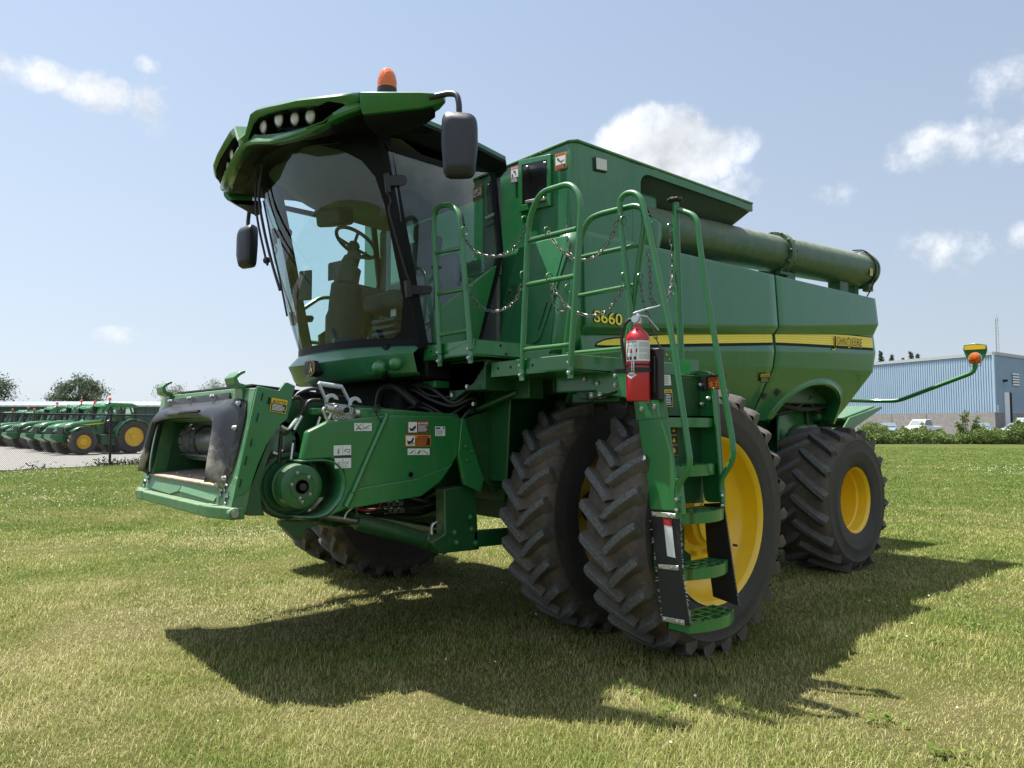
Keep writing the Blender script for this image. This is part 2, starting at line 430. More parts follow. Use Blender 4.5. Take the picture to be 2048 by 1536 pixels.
# outward side is +y: lip, barrel, step, dished disc, hub
rim_f = make_rim('rim', [(.215, .585), (.232, .598), (.236, .604), (.225, .596), (.205, .577), (.10, .560), (.075, .545), (.03, .505), (.015, .46),
                         (.02, .38), (.05, .28), (.07, .20), (.07, 0.0)])
rim_r = make_rim('rim', [(.305, .357), (.322, .366), (.326, .371), (.315, .365), (.295, .347), (.20, .335), (.185, .318), (.02, .312), (-.005, .30), (-.02, .22), (-.02, .0)])
rim_i = make_rim('rim', [(.19, .545), (.205, .555), (.20, .54), (.18, .53), (-.12, .52), (-.16, .4), (-.16, 0)])
rim_b = make_rim('rim', [(-.215, .585), (-.236, .604), (-.205, .577), (-.1, .56), (-.09, .5), (-.02, .3), (0, 0)])
def wheel(x, y, z, tyre, rims, flip, rot):
    w = empty('wheel', (x, y, z), PI if flip else 0, combine)
    for nm, me in [('tyre', tyre)] + [('rim', r) for r in rims]:
        o = bpy.data.objects.new(nm, me); COL.objects.link(o); o.parent = w
        if nm == 'tyre':
            if flip: o.rotation_euler = (0, rot, PI)   # tread keeps rolling forward on both sides
            else: o.rotation_euler = (0, rot, 0)
    return w
wf = wheel(0, 2.35, .955, ty_f, [rim_f], False, .05)
wheel(0, 1.50, .955, ty_i, [rim_i], False, .19)
wheel(.2, -1.50, .955, ty_i, [rim_i], True, .11)
wheel(.2, -2.35, .955, ty_f, [rim_f], True, .02)
wr = wheel(-3.80, 1.53, .80, ty_r, [rim_r], False, .08)
wheel(-3.80, -1.53, .80, ty_r, [rim_r], True, .2)
mb = MB(); mb.lathe([(0, .20), (.10, .20), (.12, .17), (.14, .17), (.15, .12)], (0, 2.40, .955), YN, 28)
for i in range(10):
    a = i * PI / 5; mb.bolt((.26 * math.cos(a), 2.425, .955 + .26 * math.sin(a)), YN, .018, .03)
mb.build('hub', 'yellow_rim', combine)
decal((-.215, 2.425, .925), (-.305, 2.425, .925), (-.215, 2.425, .785), [('lines', .06, .06, .9, .96, 14, 5, 1)], combine, 'wheel_decal', 1)
decal((-.27, 2.42, .71), (-.345, 2.42, .71), (-.27, 2.42, .62), [('lines', .1, .1, .8, .9, 4, 1, 1)], combine, 'wheel_decal', 0)
mb = MB(); mb.tube([(-.405, 2.44, .72), (-.425, 2.47, .715)], .010, 8); mb.build('valve_stem', 'black', combine)
# rear rim printing
mb = MB()
for i in range(9):
    a = i * 2 * PI / 9; c = V3((-3.70 + .033 * math.cos(a), 1.5145, .60 + .033 * math.sin(a))); d = V3((math.cos(a), 0, math.sin(a)))
    mb.frame_box(c, d * .009, (0, .0006, 0), d.cross(V3(YN)) * .006)
put_text(mb, 'T', (-3.79, 1.5152, .56), (-1, 0, 0), (0, 0, 1), .03); put_text(mb, '11.5', (-3.66, 1.5152, .545), (-1, 0, 0), (0, 0, 1), .016)
mb.build('rim_print', 'black', combine)
# ------------------------------------------------------------------ axle, chassis, belly
mb = MB()
mb.cyl((0, -2.3, .955), (0, 2.3, .955), .13); mb.frame_box((0, 0, .98), (.22, 0, 0), (0, .95, 0), (0, 0, .2))
for s in (-1, 1): mb.lathe([(0, .2), (.25, .24), (.3, .3), (.36, .3)], (0, s * .75, .955), (0, s, 0), 24)
mb.beam((-3.8, -1.2, .85), (-3.8, 1.2, .85), .25, .22)
for s in (-1, 1): mb.lathe([(0, .5), (.02, .56), (.05, .56), (.06, .4)], (0, s * 1.24, .955), (0, s, 0), 40)
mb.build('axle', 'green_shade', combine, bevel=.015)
mb = MB()
mb.box((-4.4, -.85, 1.25), (.55, .85, 2.0)); mb.box((-3.2, -.95, 1.15), (-.3, .95, 1.8)); mb.box((-4.3, -1.25, 1.9), (.40, 1.30, 3.05)); mb.box((-4.45, -1.1, 1.5), (-4.2, 1.1, 2.2))
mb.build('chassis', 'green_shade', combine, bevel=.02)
mb = MB(); mb.frame_box((-3.95, 1.02, 1.45), (.35, 0, 0), (0, .03, 0), (0, 0, .45)); mb.cyl((-4.1, .8, 1.25), (-4.1, 1.1, 1.25), .42, n=32)
mb.build('rear_housing', 'green', combine, bevel=.03)
mb = MB()
for (a, b, r) in (((-3.2, 1.2, 1.9), (-4.4, 1.25, 1.88), .03), ((-3.3, 1.1, 1.75), (-3.9, 1.3, 1.98), .022), ((-3.9, 1.25, 1.95), (-4.5, 1.2, 1.8), .022)): mb.tube(smooth_path([a, (V3(a) + V3(b)) / 2 + V3((0, 0, -.05)), b]), r, 8)
mb.build('hose', 'hose', combine)
# front side walls of the chassis beside the feeder, vertical legs and lower cross beam
for s in (-1, 1):
    f = lambda L: [(p[0], p[1] * s, p[2]) for p in L]
    mb = MB(); mb.prism(f([(1.137,1.060,1.689), (0.858,1.060,1.771), (0.715,1.060,1.971), (0.215,1.060,1.989), (0.216,1.060,1.729), (0.672,1.060,1.172), (0.821,1.060,1.099), (0.950,1.060,1.197), (1.144,1.060,1.175)]), (0, -.03 * s, 0))
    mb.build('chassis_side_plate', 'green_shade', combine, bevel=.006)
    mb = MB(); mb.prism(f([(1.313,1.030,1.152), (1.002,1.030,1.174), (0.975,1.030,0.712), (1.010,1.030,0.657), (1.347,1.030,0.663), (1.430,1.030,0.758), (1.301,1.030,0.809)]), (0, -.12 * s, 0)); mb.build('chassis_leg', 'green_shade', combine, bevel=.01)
mb = MB(); mb.prism([(1.219,1.130,1.695), (1.190,1.130,1.688), (1.001,1.130,1.219), (1.031,1.130,1.116), (1.187,1.130,1.182), (1.251,1.130,1.409)], (0, -.04, 0)); mb.build('pivot_plate', 'green', combine, bevel=.006)
mb = MB()
for p in [(1.192,1.135,1.476), (1.129,1.135,1.437), (1.178,1.135,1.373), (0.779,1.135,1.161)]: mb.bolt(p, YN, .012)
for p in [(1.069,1.040,0.921), (1.058,1.040,0.826), (1.224,1.040,0.814), (1.204,1.040,0.736), (1.018,1.040,0.714)]: mb.bolt(p, YN, .02, .02)
mb.build('bolt', 'green', combine)
mb = MB(); mb.beam((1.0, -1.0, .72), (1.0, 1.0, .72), .12, .14); mb.beam((1.02, 1.0, .74), (-.5, 1.0, .70), .06, .13); mb.beam((1.02, -1.0, .74), (-.5, -1.0, .70), .06, .13)
mb.box((.6, -.95, 1.0), (.64, .95, 2.1))
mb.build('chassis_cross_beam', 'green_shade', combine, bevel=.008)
mb = MB(); mb.box((.66, -.9, 1.74), (1.45, .62, 2.0)); mb.build('cab_shade_block', 'dark_hole', combine, bevel=.02)  # near-black box stands in for the shade beneath the cab
# lift cylinders under the feeder
for s in (1, -1):
    a, b, c = V3((2.32, .88 * s, 1.03)), V3((1.98, .88 * s, .95)), V3((1.26, .90 * s, .715))
    mb = MB(); mb.lathe([(0, .055), (.02, .062), ((c - b).length - .16, .062), ((c - b).length - .15, .07), ((c - b).length, .07)], b, c - b, 20); mb.cyl(c - V3((0, .08, 0)), c + V3((0, .08, 0)), .05)
    mb.box((1.16, c.y - .06, .66), (1.30, c.y - .03, .82))
    o = mb.build('lift_cylinder', 'green_shade', combine, bevel=.004)
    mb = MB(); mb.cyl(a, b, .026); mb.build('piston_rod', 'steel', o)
# hydraulic lines below the feeder
mb = MB(); mz = MB()
for i, (z, y) in enumerate(((1.04, .72), (.99, .74), (.95, .66), (1.02, .60))):
    p = [(1.95 - .05 * i, y, z + .02), (1.75, y + .02, z), (1.55, y, z - .01), (1.3, y - .03, z - .03), (1.0, y - .1, z + .02), (.75, y - .2, z + .15)]
    mb.tube(smooth_path(p), .016, 8)
    if i < 2:
        for t in (1.66, 1.60, 1.54): mz.cyl((t, y + .006, z - .004), (t - .045, y + .004, z - .006), .022, n=8)
mz.tube(smooth_path([(1.36, .93, .80), (1.35, .93, .87), (1.28, .93, .90), (1.18, .9, .89)]), .012, 8); mz.cyl((1.36, .93, .77), (1.36, .93, .83), .018, n=8)
mb.tube(smooth_path([(1.2, .9, .89), (1.0, .85, .87), (.8, .7, .95)]), .02, 8)
for i in range(9):
    y = -.8 + i * .19; mb.tube(smooth_path([(1.6, y, 1.12), (1.3, y + .08, .98 + .03 * (i % 3)), (1.0, y - .05, 1.02), (.7, y, 1.2)]), .018, 7)
mb.build('hose', 'hose', combine); mz.build('hose_fitting', 'zinc', combine)
mb = MB(); mb.tube(fillet([(2.05, .98, 1.06), (1.97, 1.0, 1.03), (1.87, 1.0, 1.04), (1.83, .98, 1.08)], .03), .006, 6); mb.build('cable', 'red', combine)
mb = MB(); mb.tube(smooth_path([(2.08, 1.0, 1.06), (2.12, 1.0, 1.03), (2.14, 1.0, .99)]), .006, 6); mb.build('cable', 'white', combine)
# ------------------------------------------------------------------ feeder house
feeder = empty('feeder_house', parent=combine)
FB, FT = 2.94, 2.79                                             # x of the face at z 1.09 and z 1.89
def fx(z, off=0): return FB + (FT - FB) * (z - 1.09) / .80 + off
def face_prism(mb, pts, th, off=0):
    mb.prism([(fx(z, off), y, z) for y, z in pts], (-th, 0, -th * .19))
mb = MB()
for s in (-1, 1):
    face_prism(mb, [(s * 1.03, 1.10), (s * 1.005, 1.88), (s * .80, 1.885), (s * .80, 1.12)], .10)
face_prism(mb, [(-.80, 1.68), (.80, 1.68), (.80, 1.89), (-.80, 1.89)], .10, -.002)
mb.build('face_frame', 'green_worn', feeder, bevel=.008)
mb = MB(); mb.prism([(fx(1.12), -.80, 1.12), (fx(1.12), .80, 1.12), (fx(1.20) + .0, .80, 1.235), (fx(1.2), -.80, 1.235)], (-.08, 0, 0))
mb.prism([(fx(1.12) + .012, -.74, 1.14), (fx(1.12) + .012, -.2, 1.125), (fx(1.12) + .012, .0, 1.16), (fx(1.2) + .0, .0, 1.215), (fx(1.2), -.74, 1.215)], (-.02, 0, 0))
mb.prism([(fx(1.12) + .012, .015, 1.16), (fx(1.12) + .012, .74, 1.14), (fx(1.2), .74, 1.19), (fx(1.2), .015, 1.215)], (-.02, 0, 0))
mb.build('sill_plate', 'green_worn', feeder, bevel=.004)
mb = MB(); mb.prism([(fx(1.24) + .02, -.79, 1.232), (fx(1.24) + .02, .79, 1.232), (2.1, .79, 1.29), (2.1, -.79, 1.29)], (0, 0, .018)); mb.build('floor_plate', 'wear_plate', feeder, bevel=.006)
mb = MB()
for y in (-.5, -.1, .2, .45): mb.ball((2.84 - .08 * abs(y), y, 1.262), .012, 1, 1, .5, 8)
mb.build('bolt', 'zinc', feeder)
mb = MB(); mb.beam((2.97, -.86, 1.085), (2.97, .66, 1.085), .085, .07); 
for s in (-1, 1): mb.prism([(3.015, s * .80, 1.05), (3.015, s * .66, 1.05), (2.90, s * .66, 1.05), (2.86, s * 1.06, 1.05), (2.95, s * 1.06, 1.05)], (0, 0, .075))
for s in (-1, 1): mb.cyl((2.93, s * 1.02, 1.09), (2.93, s * 1.075, 1.09), .036)
mb.build('bottom_beam', 'green_worn', feeder, bevel=.008)
mb = MB()
for s in (-1, 1): mb.cyl((2.93, s * 1.05, 1.09), (2.93, s * 1.085, 1.09), .024)
for s in (-1, 1):
    for (dy, z) in ((.83, 1.20), (.88, 1.235), (.93, 1.165)): mb.tube([(fx(z) + .006, s * dy + .024 * math.cos(a), z + .024 * math.sin(a)) for a in np.linspace(.6, 4.6, 10)], .007, 6)
mb.build('latch_pin', 'steel', feeder)
# tunnel
mb = MB()
for s in (-1, 1): mb.prism([(2.84, s * .80, 1.12), (2.72, s * .80, 1.84), (.95, s * .80, 1.72), (.95, s * .80, 1.14)], (0, -s * .02, 0))
mb.prism([(2.66, -.79, 1.82), (2.66, .79, 1.82), (.95, .79, 1.70), (.95, -.79, 1.70)], (0, 0, .02)); mb.prism([(2.72, -.79, 1.13), (2.72, .79, 1.13), (.95, .79, 1.14), (.95, -.79, 1.14)], (0, 0, .02))
mb.box((1.5, -.79, 1.15), (1.54, .79, 1.72))
mb.build('tunnel', 'green_shade', feeder, bevel=.006)
mb = MB(); mb.prism([(2.75, -.75, 1.90), (2.75, .85, 1.90), (2.05, .85, 1.84), (2.05, -.75, 1.84)], (0, 0, .012)); mb.build('rubber_flap', 'black', feeder)
# side plates of the face with slots
for s in (1, -1):
    pts = [(2.784,1.030,1.890), (2.640,1.030,1.865), (2.594,1.030,1.926), (2.527,1.030,1.899), (2.579,1.030,1.679), (2.626,1.030,1.643), (2.714,1.030,1.517), (2.771,1.030,1.384), (2.820,1.030,1.234), (2.860,1.030,1.199), (2.904,1.030,1.189), (2.937,1.030,1.117)]
    mb = MB(); mb.prism([(p[0], p[1] * s, p[2]) for p in pts], (0, -.02 * s, 0)); mb.build('face_side_plate', 'green', feeder, bevel=.004)
    pts = [(2.893,1.000,1.199), (2.808,1.000,1.232), (2.702,1.000,1.510), (2.658,1.000,1.522), (2.706,1.000,1.381), (2.740,1.000,1.238), (2.727,1.000,1.109), (2.706,1.000,1.056), (2.804,1.000,1.061), (2.926,1.000,1.095)]
    mb = MB(); mb.prism([(p[0], p[1] * s, p[2]) for p in pts], (0, -.10 * s, 0)); mb.build('face_gusset', 'green_shade', feeder, bevel=.004)
mb = MB()
for (a, b) in zip([(2.749,1.034,1.846), (2.776,1.034,1.716), (2.815,1.034,1.551), (2.845,1.034,1.444), (2.877,1.034,1.300)], [(2.758,1.034,1.797), (2.788,1.034,1.659), (2.823,1.034,1.503), (2.856,1.034,1.387), (2.888,1.034,1.248)]):
    mb.beam(a, b, .002, .014, (0, 1, 0))
mb.beam((2.705,1.034,1.818), (2.714,1.034,1.775), .004, .03, (0, 1, 0)); mb.cyl((2.836,1.000,1.186), (2.841,1.012,1.187), .02)
mb.build('slot', 'dark_hole', feeder)
CAUT = [('r', .03, .03, .97, .34, 4, 1), ('t', '!CAUTION', .08, .29, .84, .2, 1, 2), ('lines', .08, .40, .95, .94, 5, 0, 2)]
decal((2.692,1.034,1.818), (2.583,1.034,1.801), (2.704,1.034,1.730), [('r', .0, .0, 1, 1, 4, 1), ('r', .04, .05, .96, .95, 1, 2), ('r', .04, .05, .96, .36, 4, 3), ('t', '\u25B2CAUTION', .10, .31, .82, .2, 1, 4), ('lines', .10, .42, .93, .9, 5, 0, 3)], feeder, 'caution_decal', 4)
# hooks on top
for y in (-.785, .785):
    prof = [(2.80, 1.885), (2.80, 1.905), (2.84, 1.915), (2.855, 1.945), (2.83, 1.968), (2.80, 1.985), (2.805, 2.0), (2.845, 1.985), (2.88, 1.95), (2.87, 1.905), (2.835, 1.88)]
    mb = MB(); mb.prism([(x, y - .085, z) for x, z in prof], (0, .17, 0)); mb.prism([(2.81, y - .06, 1.75), (2.82, y - .06, 1.90), (2.79, y - .06, 1.90), (2.785, y - .06, 1.75)], (0, .13, 0))
    mb.build('header_hook', 'green', feeder, bevel=.004)
# rubber guard round the opening
outer = [(-.86, 1.22), (-.95, 1.40), (-.96, 1.72), (-.80, 1.80), (-.3, 1.805), (.3, 1.81), (.80, 1.815), (.96, 1.74), (.95, 1.40), (.85, 1.23)]
mid = [(-.82, 1.27), (-.85, 1.42), (-.82, 1.66), (-.70, 1.75), (-.3, 1.765), (.3, 1.765), (.70, 1.76), (.80, 1.67), (.80, 1.42), (.78, 1.27)]
lip = [(-.81, 1.28), (-.76, 1.42), (-.73, 1.60), (-.66, 1.662), (-.3, 1.69), (.2, 1.692), (.60, 1.675), (.665, 1.60), (.70, 1.42), (.77, 1.275)]
def gp(L, off): return smooth_path([(fx(z, off), y, z) for y, z in L], 4)
mb = MB(); mb.grid([gp(outer, .014), gp([((a[0] + b[0]) / 2, (a[1] + b[1]) / 2) for a, b in zip(outer, mid)], .03), gp(mid, .078), gp([((a[0] * .4 + b[0] * .6), (a[1] * .4 + b[1] * .6)) for a, b in zip(mid, lip)], .115), gp(lip, .10), gp([(a * .985, b - .006) for a, b in lip], .07)])
for y0, y1, z in ((-.42, -.06, 1.722), (-.05, .36, 1.735)): mb.beam((fx(z, .108), y0, z), (fx(z, .108), y1, z + .004), .02, .012)
g = mb.build('rubber_guard', 'guard_rubber', feeder, smooth=60, solid=.008)
mb = MB(); face_prism(mb, [(-.72, 1.795), (.62, 1.805), (.62, 1.862), (-.72, 1.85)], .01, .016); mb.build('seal_strip', 'black', feeder)
mb = MB()
for y, z in ((-.62, 1.83), (-.15, 1.84), (.35, 1.84), (.88, 1.78), (.90, 1.62), (.45, 1.72), (.9, 1.30), (.80, 1.255), (-.9, 1.66), (-.88, 1.30)): mb.bolt((fx(z, .03), y, z), (1, 0, .19), .015, .02)
mb.build('bolt', 'zinc', feeder)
# drum, slat and chains inside
mb = MB(); mb.lathe([(-.85, .155), (-.70, .155), (-.70, .125), (.85, .125), (.85, .155)], (2.56, 0, 1.515), YN, 28); mb.build('conveyor_drum', 'steel', feeder)
mb = MB()
for y in (-.78, -.52, .0, .3):
    for i in range(14):
        a = 2 * PI * i / 14; c = V3((2.56 + .15 * math.cos(a), y, 1.515 + .15 * math.sin(a))); d = V3((-math.sin(a), 0, math.cos(a)))
        mb.frame_box(c, d * .026, (0, .008, 0), V3((math.cos(a), 0, math.sin(a))) * .014); mb.frame_box(c + V3((0, .03, 0)), d * .026, (0, .004, 0), V3((math.cos(a), 0, math.sin(a))) * .014)
for z, x in ((1.655, 2.60), (1.40, 2.66)):
    mb.beam((x, -.80, z), (x, .3, z), .07, .014); mb.beam((x - .03, -.80, z - .02), (x - .03, .3, z - .02), .03, .04)
mb.build('conveyor_chain', 'steel', feeder)
mb = MB(); mb.box((2.3, -.80, 1.24), (2.5, -.70, 1.42)); mb.build('guide_block', 'black', feeder, bevel=.01)
# hoses and coupler beside the face
mb = MB(); mz = MB()
for p in ([(2.491,0.930,1.826), (2.448,0.930,1.824), (2.425,0.930,1.770), (2.456,0.930,1.681), (2.508,0.930,1.620), (2.557,0.930,1.573)], [(2.285,0.900,1.815), (2.367,0.900,1.803), (2.410,0.900,1.726), (2.445,0.900,1.640), (2.483,0.900,1.572)], [(2.584,0.950,1.600), (2.589,0.950,1.507), (2.597,0.950,1.392)], [(2.472,0.900,1.538), (2.471,0.900,1.454), (2.487,0.900,1.369)], [(2.210,0.900,1.852), (2.324,0.900,1.891), (2.434,0.900,1.863), (2.488,0.900,1.810)], [(2.259,0.850,1.711), (2.288,0.850,1.605), (2.302,0.850,1.536)]):
    mb.tube(smooth_path(p), .012, 8)
for a, b in zip([(2.462,0.935,1.681), (2.437,0.935,1.701), (2.580,0.935,1.557), (2.495,0.935,1.519), (2.301,0.935,1.696)], [(2.528,0.935,1.613), (2.489,0.935,1.606), (2.588,0.935,1.434), (2.507,0.935,1.405), (2.326,0.935,1.613)]): mz.cyl(a, b, .015, n=8)
mz.tube(smooth_path([(2.583,0.940,1.633), (2.555,0.940,1.617), (2.531,0.940,1.613), (2.503,0.940,1.640)]), .012, 8); mz.tube(smooth_path([(2.639,0.940,1.458), (2.597,0.940,1.448), (2.570,0.940,1.473)]), .011, 8)
for p in [(2.435,0.920,1.352), (2.401,0.920,1.480), (2.372,0.920,1.493)]: mz.cyl(p, V3(p) + V3((0, .03, 0)), .016, n=10)
mb.build('hose', 'hose', feeder); mz.build('hose_fitting', 'zinc', feeder)
mb = MB(); mb.prism([(2.474,0.830,1.812), (2.251,0.830,1.818), (2.210,0.830,1.676), (2.245,0.830,1.464), (2.319,0.830,1.378), (2.536,0.830,1.301), (2.520,0.830,1.572)], (0, -.03, 0)); mb.build('feeder_side_cover', 'green_shade', feeder, bevel=.008)
mb = MB()
for p, q in (((2.374,0.930,1.757), (2.291,0.930,1.710)),): mb.box((min(p[0], q[0]), .90, min(p[2], q[2])), (max(p[0], q[0]), .96, max(p[2], q[2])))
mb.build('sensor_box', 'green', feeder, bevel=.006)
# multi-coupler
cp = empty('hydraulic_coupler', parent=combine)
mb = MB(); mb.prism([(2.271,1.080,1.790), (2.161,1.080,1.778), (2.095,1.080,1.752), (2.106,1.080,1.696), (2.140,1.080,1.647), (2.269,1.080,1.667), (2.292,1.080,1.722)], (0, -.14, 0)); mb.build('coupler_block', 'steel', cp, bevel=.006)
mb = MB(); 
for p in [(2.251,1.085,1.753), (2.152,1.085,1.740), (2.257,1.085,1.691), (2.208,1.085,1.681), (2.158,1.085,1.671)]: mb.tube([V3(p) + V3((.019 * math.cos(a), .004, .019 * math.sin(a))) for a in np.linspace(0, 2 * PI, 17)[:-1]], .004, 6, True); mb.cyl(p, V3(p) + V3((0, .008, 0)), .008, n=10)
mb.cyl((2.199,1.080,1.736), (2.228,1.170,1.738), .028, .024, 16); mb.build('coupler_port', 'zinc', cp)
mb = MB(); mb.cyl((2.229,1.165,1.738), (2.231,1.190,1.741), .02, n=16); mb.build('shaft_bore', 'dark_hole', cp)
mb = MB(); mb.beam((2.387,1.080,1.922), (2.323,1.080,1.792), .012, .03, (0, 1, 0)); mb.tube([(2.382,1.070,1.919), (2.207,1.070,1.902)], .016, 10); mb.beam((2.202,1.060,1.902), (2.147,1.060,1.807), .012, .03, (0, 1, 0))
for c in ((2.289,1.085,1.803), (2.110,1.085,1.786)):
    c = V3(c); P = [c + V3((.052 * math.cos(a), 0, .052 * math.sin(a))) for a in np.linspace(-.4, 3.0, 10)] + [c + V3((.026 * math.cos(a), 0, .026 * math.sin(a))) for a in np.linspace(2.6, -.2, 8)]
    mb.prism(P, (0, -.012, 0))
mb.build('coupler_handle', 'silver_paint', cp, bevel=.002)
mb = MB(); mb.cyl((2.343,1.100,1.758), (2.296,1.100,1.748), .03); mb.cyl((2.123,1.090,1.723), (2.092,1.090,1.724), .03); mb.tube(smooth_path([(2.352,1.110,1.757), (2.366,1.110,1.734), (2.333,1.110,1.680), (2.311,1.110,1.714), (2.330,1.110,1.768), (2.356,1.110,1.767)]), .011, 8); mb.build('safety_clip', 'zinc', cp)
# drive shield
sh = MB(); sh.prism([(2.476,1.120,1.597), (2.316,1.120,1.670), (1.865,1.120,1.712), (1.235,1.120,1.707), (1.211,1.120,1.680), (1.243,1.120,1.408), (1.414,1.120,1.223), (1.588,1.120,1.122), (2.180,1.120,1.070), (2.338,1.120,1.022), (2.281,1.120,1.070), (2.223,1.120,1.140), (2.194,1.120,1.240), (2.210,1.120,1.328), (2.256,1.120,1.384), (2.315,1.120,1.416), (2.515,1.120,1.408)], (0, -.07, 0))
shield = sh.build('drive_shield', 'green', combine, bevel=.014, segs=3)
sh = MB()
lo = [(2.182,1.124,1.070), (1.591,1.124,1.122), (1.417,1.124,1.223), (1.298,1.124,1.357), (1.344,1.124,1.332), (1.640,1.124,1.248), (2.146,1.124,1.203)]; sh.prism(lo, (0, .012, 0)); sh.build('shield_fold', 'green', shield, bevel=.011, segs=2)
arc = [(2.519,1.130,1.409), (2.421,1.130,1.412), (2.320,1.130,1.406), (2.254,1.130,1.371), (2.212,1.130,1.308), (2.199,1.130,1.240), (2.221,1.130,1.151), (2.264,1.130,1.097), (2.333,1.130,1.042), (2.429,1.130,1.027), (2.527,1.130,1.038)]
sh = MB(); sh.grid([smooth_path([(p[0], p[1], p[2]) for p in arc], 3), smooth_path([(p[0] + .01, p[1] - .09, p[2]) for p in arc], 3), smooth_path([(p[0] + .02, p[1] - .20, p[2]) for p in arc], 3)]); sh.build('pulley_scoop', 'green_panel', shield, smooth=60, solid=.012)
mb = MB(); mb.tube([(1.891,1.135,1.701), (2.039,1.135,1.405), (2.148,1.135,1.180)], .017, 12); mb.tube([(2.152,1.135,1.174), (2.200,1.135,1.086)], .021, 12); mb.ball((1.891,1.135,1.704), .018); mb.build('brace_tube', 'green', shield)
mb = MB(); mb.lathe([(0, .018), (.006, .022), (.006, .012), (.0, .012)], (1.677,1.122,1.282), YN, 16); mb.build('grommet', 'dark_hole', shield)
mb = MB(); mb.prism([(2.077,1.090,1.762), (1.232,1.090,1.726), (1.213,1.090,1.703), (1.847,1.090,1.709), (2.076,1.090,1.689)], (0, -.12, 0)); mb.build('shield_top_rail', 'green', shield, bevel=.006)
WB = 0; BK = 1
decal((2.141,1.123,1.654), (2.004,1.123,1.654), (2.140,1.123,1.599), [('r', .49, .03, .51, .97, 1, 1), ('p', [(.08, .12), (.12, .12), (.42, .9), (.38, .9)], 1, 1), ('p', [(.38, .12), (.42, .12), (.12, .9), (.08, .9)], 1, 1), ('r', .1, .68, .42, .74, 1, 2), ('p', [(.56, .6), (.9, .25), (.92, .3), (.6, .66)], 1, 1), ('r', .56, .66, .86, .7, 1, 1)], shield)
decal((2.293,1.123,1.502), (2.162,1.123,1.504), (2.292,1.123,1.435), [('r', .5, .05, .515, .95, 1, 1), ('p', [(.2, .85), (.25, .3), (.34, .35), (.32, .85)], 5, 1), ('p', [(.25, .8), (.28, .45), (.3, .8)], 1, 2), ('p', [(.58, .6), (.68, .4), (.94, .45), (.88, .8)], 1, 1), ('p', [(.62, .6), (.7, .47), (.9, .5), (.85, .72)], 0, 2)], shield)
decal((2.284,1.123,1.428), (2.161,1.123,1.428), (2.283,1.123,1.348), [('r', 0, 0, 1, .14, 1, 1), ('r', .22, .48, .8, .66, 1, 1), ('r', .26, .51, .76, .63, 0, 2), ('lines', .15, .76, .9, .96, 2, 5, 1), ('t', '?', .45, .4, .1, .12, 1, 1)], shield)
FIG1 = [('p', [(.05, .62), (.18, .52), (.30, .62), (.36, .78), (.22, .76), (.1, .8)], 1, 2), ('p', [(.16, .5), (.38, .28), (.40, .45), (.3, .5)], 1, 2)]
decal((1.708,1.123,1.666), (1.524,1.123,1.667), (1.707,1.123,1.583), [('r', 0, 0, 1, 1, 2, 1), ('r', .03, .05, .43, .95, 0, 2), ('r', .45, .30, .97, .93, 1, 2), ('t', '\u25B2DANGER', .47, .25, .48, .17, 0, 3), ('lines', .48, .34, .95, .9, 6, 0, 3), ('p', [(.06, .55), (.2, .62), (.36, .3), (.38, .58), (.33, .66), (.12, .8)], 1, 3), ('p', [(.08, .85), (.18, .7), (.34, .74), (.3, .8)], 1, 3)], shield, 'danger_decal')
decal((1.728,1.123,1.569), (1.505,1.123,1.567), (1.727,1.123,1.486), [('r', 0, 0, 1, 1, 3, 1), ('r', .03, .08, .37, .93, 0, 2), ('r', .39, .27, .97, .93, 1, 2), ('t', '\u25B2WARNING', .48, .22, .42, .14, 1, 3), ('lines', .41, .31, .95, .9, 6, 3, 3), ('p', [(.06, .5), (.2, .55), (.3, .2), (.34, .3), (.27, .68), (.1, .85)], 1, 3), ('p', [(.08, .7), (.2, .85), (.34, .62), (.34, .75), (.2, .9)], 1, 3)], shield)
decal((1.706,1.123,1.471), (1.514,1.123,1.467), (1.705,1.123,1.424), [('r', .33, .05, .34, .95, 1, 1), ('r', .66, .05, .67, .95, 1, 1), ('p', [(.06, .8), (.26, .3), (.28, .4), (.1, .85)], 1, 1), ('p', [(.4, .85), (.56, .25), (.6, .4), (.5, .8)], 1, 1), ('p', [(.72, .3), (.94, .8), (.9, .85), (.7, .36)], 1, 1)], shield)
decal((1.465,1.123,1.630), (1.374,1.123,1.630), (1.465,1.123,1.559), [('r', .06, .1, .5, .26, 1, 1), ('r', .76, .08, .92, .26, 1, 1), ('lines', .08, .36, .9, .92, 5, 5, 1)], shield)
# pulley, belt and hub
pl = empty('drive_pulley', parent=combine); PC = V3((2.515, 0, 1.238)); ax = YN
mb = MB(); mb.lathe([(.84, .10), (.84, .215), (.855, .222), (.87, .20), (.90, .197), (.93, .222), (.945, .212), (.945, .195), (.93, .175), (.93, .13), (.955, .12), (1.0, .118), (1.0, 0)], PC, ax, 56); mb.build('sheave', 'green_shade', pl)
mb = MB(); mb.lathe([(.868, .195), (.868, .222), (.935, .222), (.935, .195)], PC, ax, 64, caps=False)
for i in range(80):
    a = 2 * PI * i / 80; mb.frame_box(PC + V3((.221 * math.cos(a), .902, .221 * math.sin(a))), V3((-math.sin(a), 0, math.cos(a))) * .004, (0, .032, 0), V3((math.cos(a), 0, math.sin(a))) * .006)
mb.build('belt', 'black', pl)
mb = MB(); mb.lathe([(1.0, .148), (1.015, .155), (1.02, .138), (1.035, .138), (1.04, .150), (1.10, .148), (1.125, .142), (1.13, .132), (1.13, .085), (1.127, .083), (1.13, .081), (1.13, .045), (1.10, .045), (1.10, 0)], PC, ax, 56)
o = mb.build('hub', 'green_mid', pl)
mb = MB()
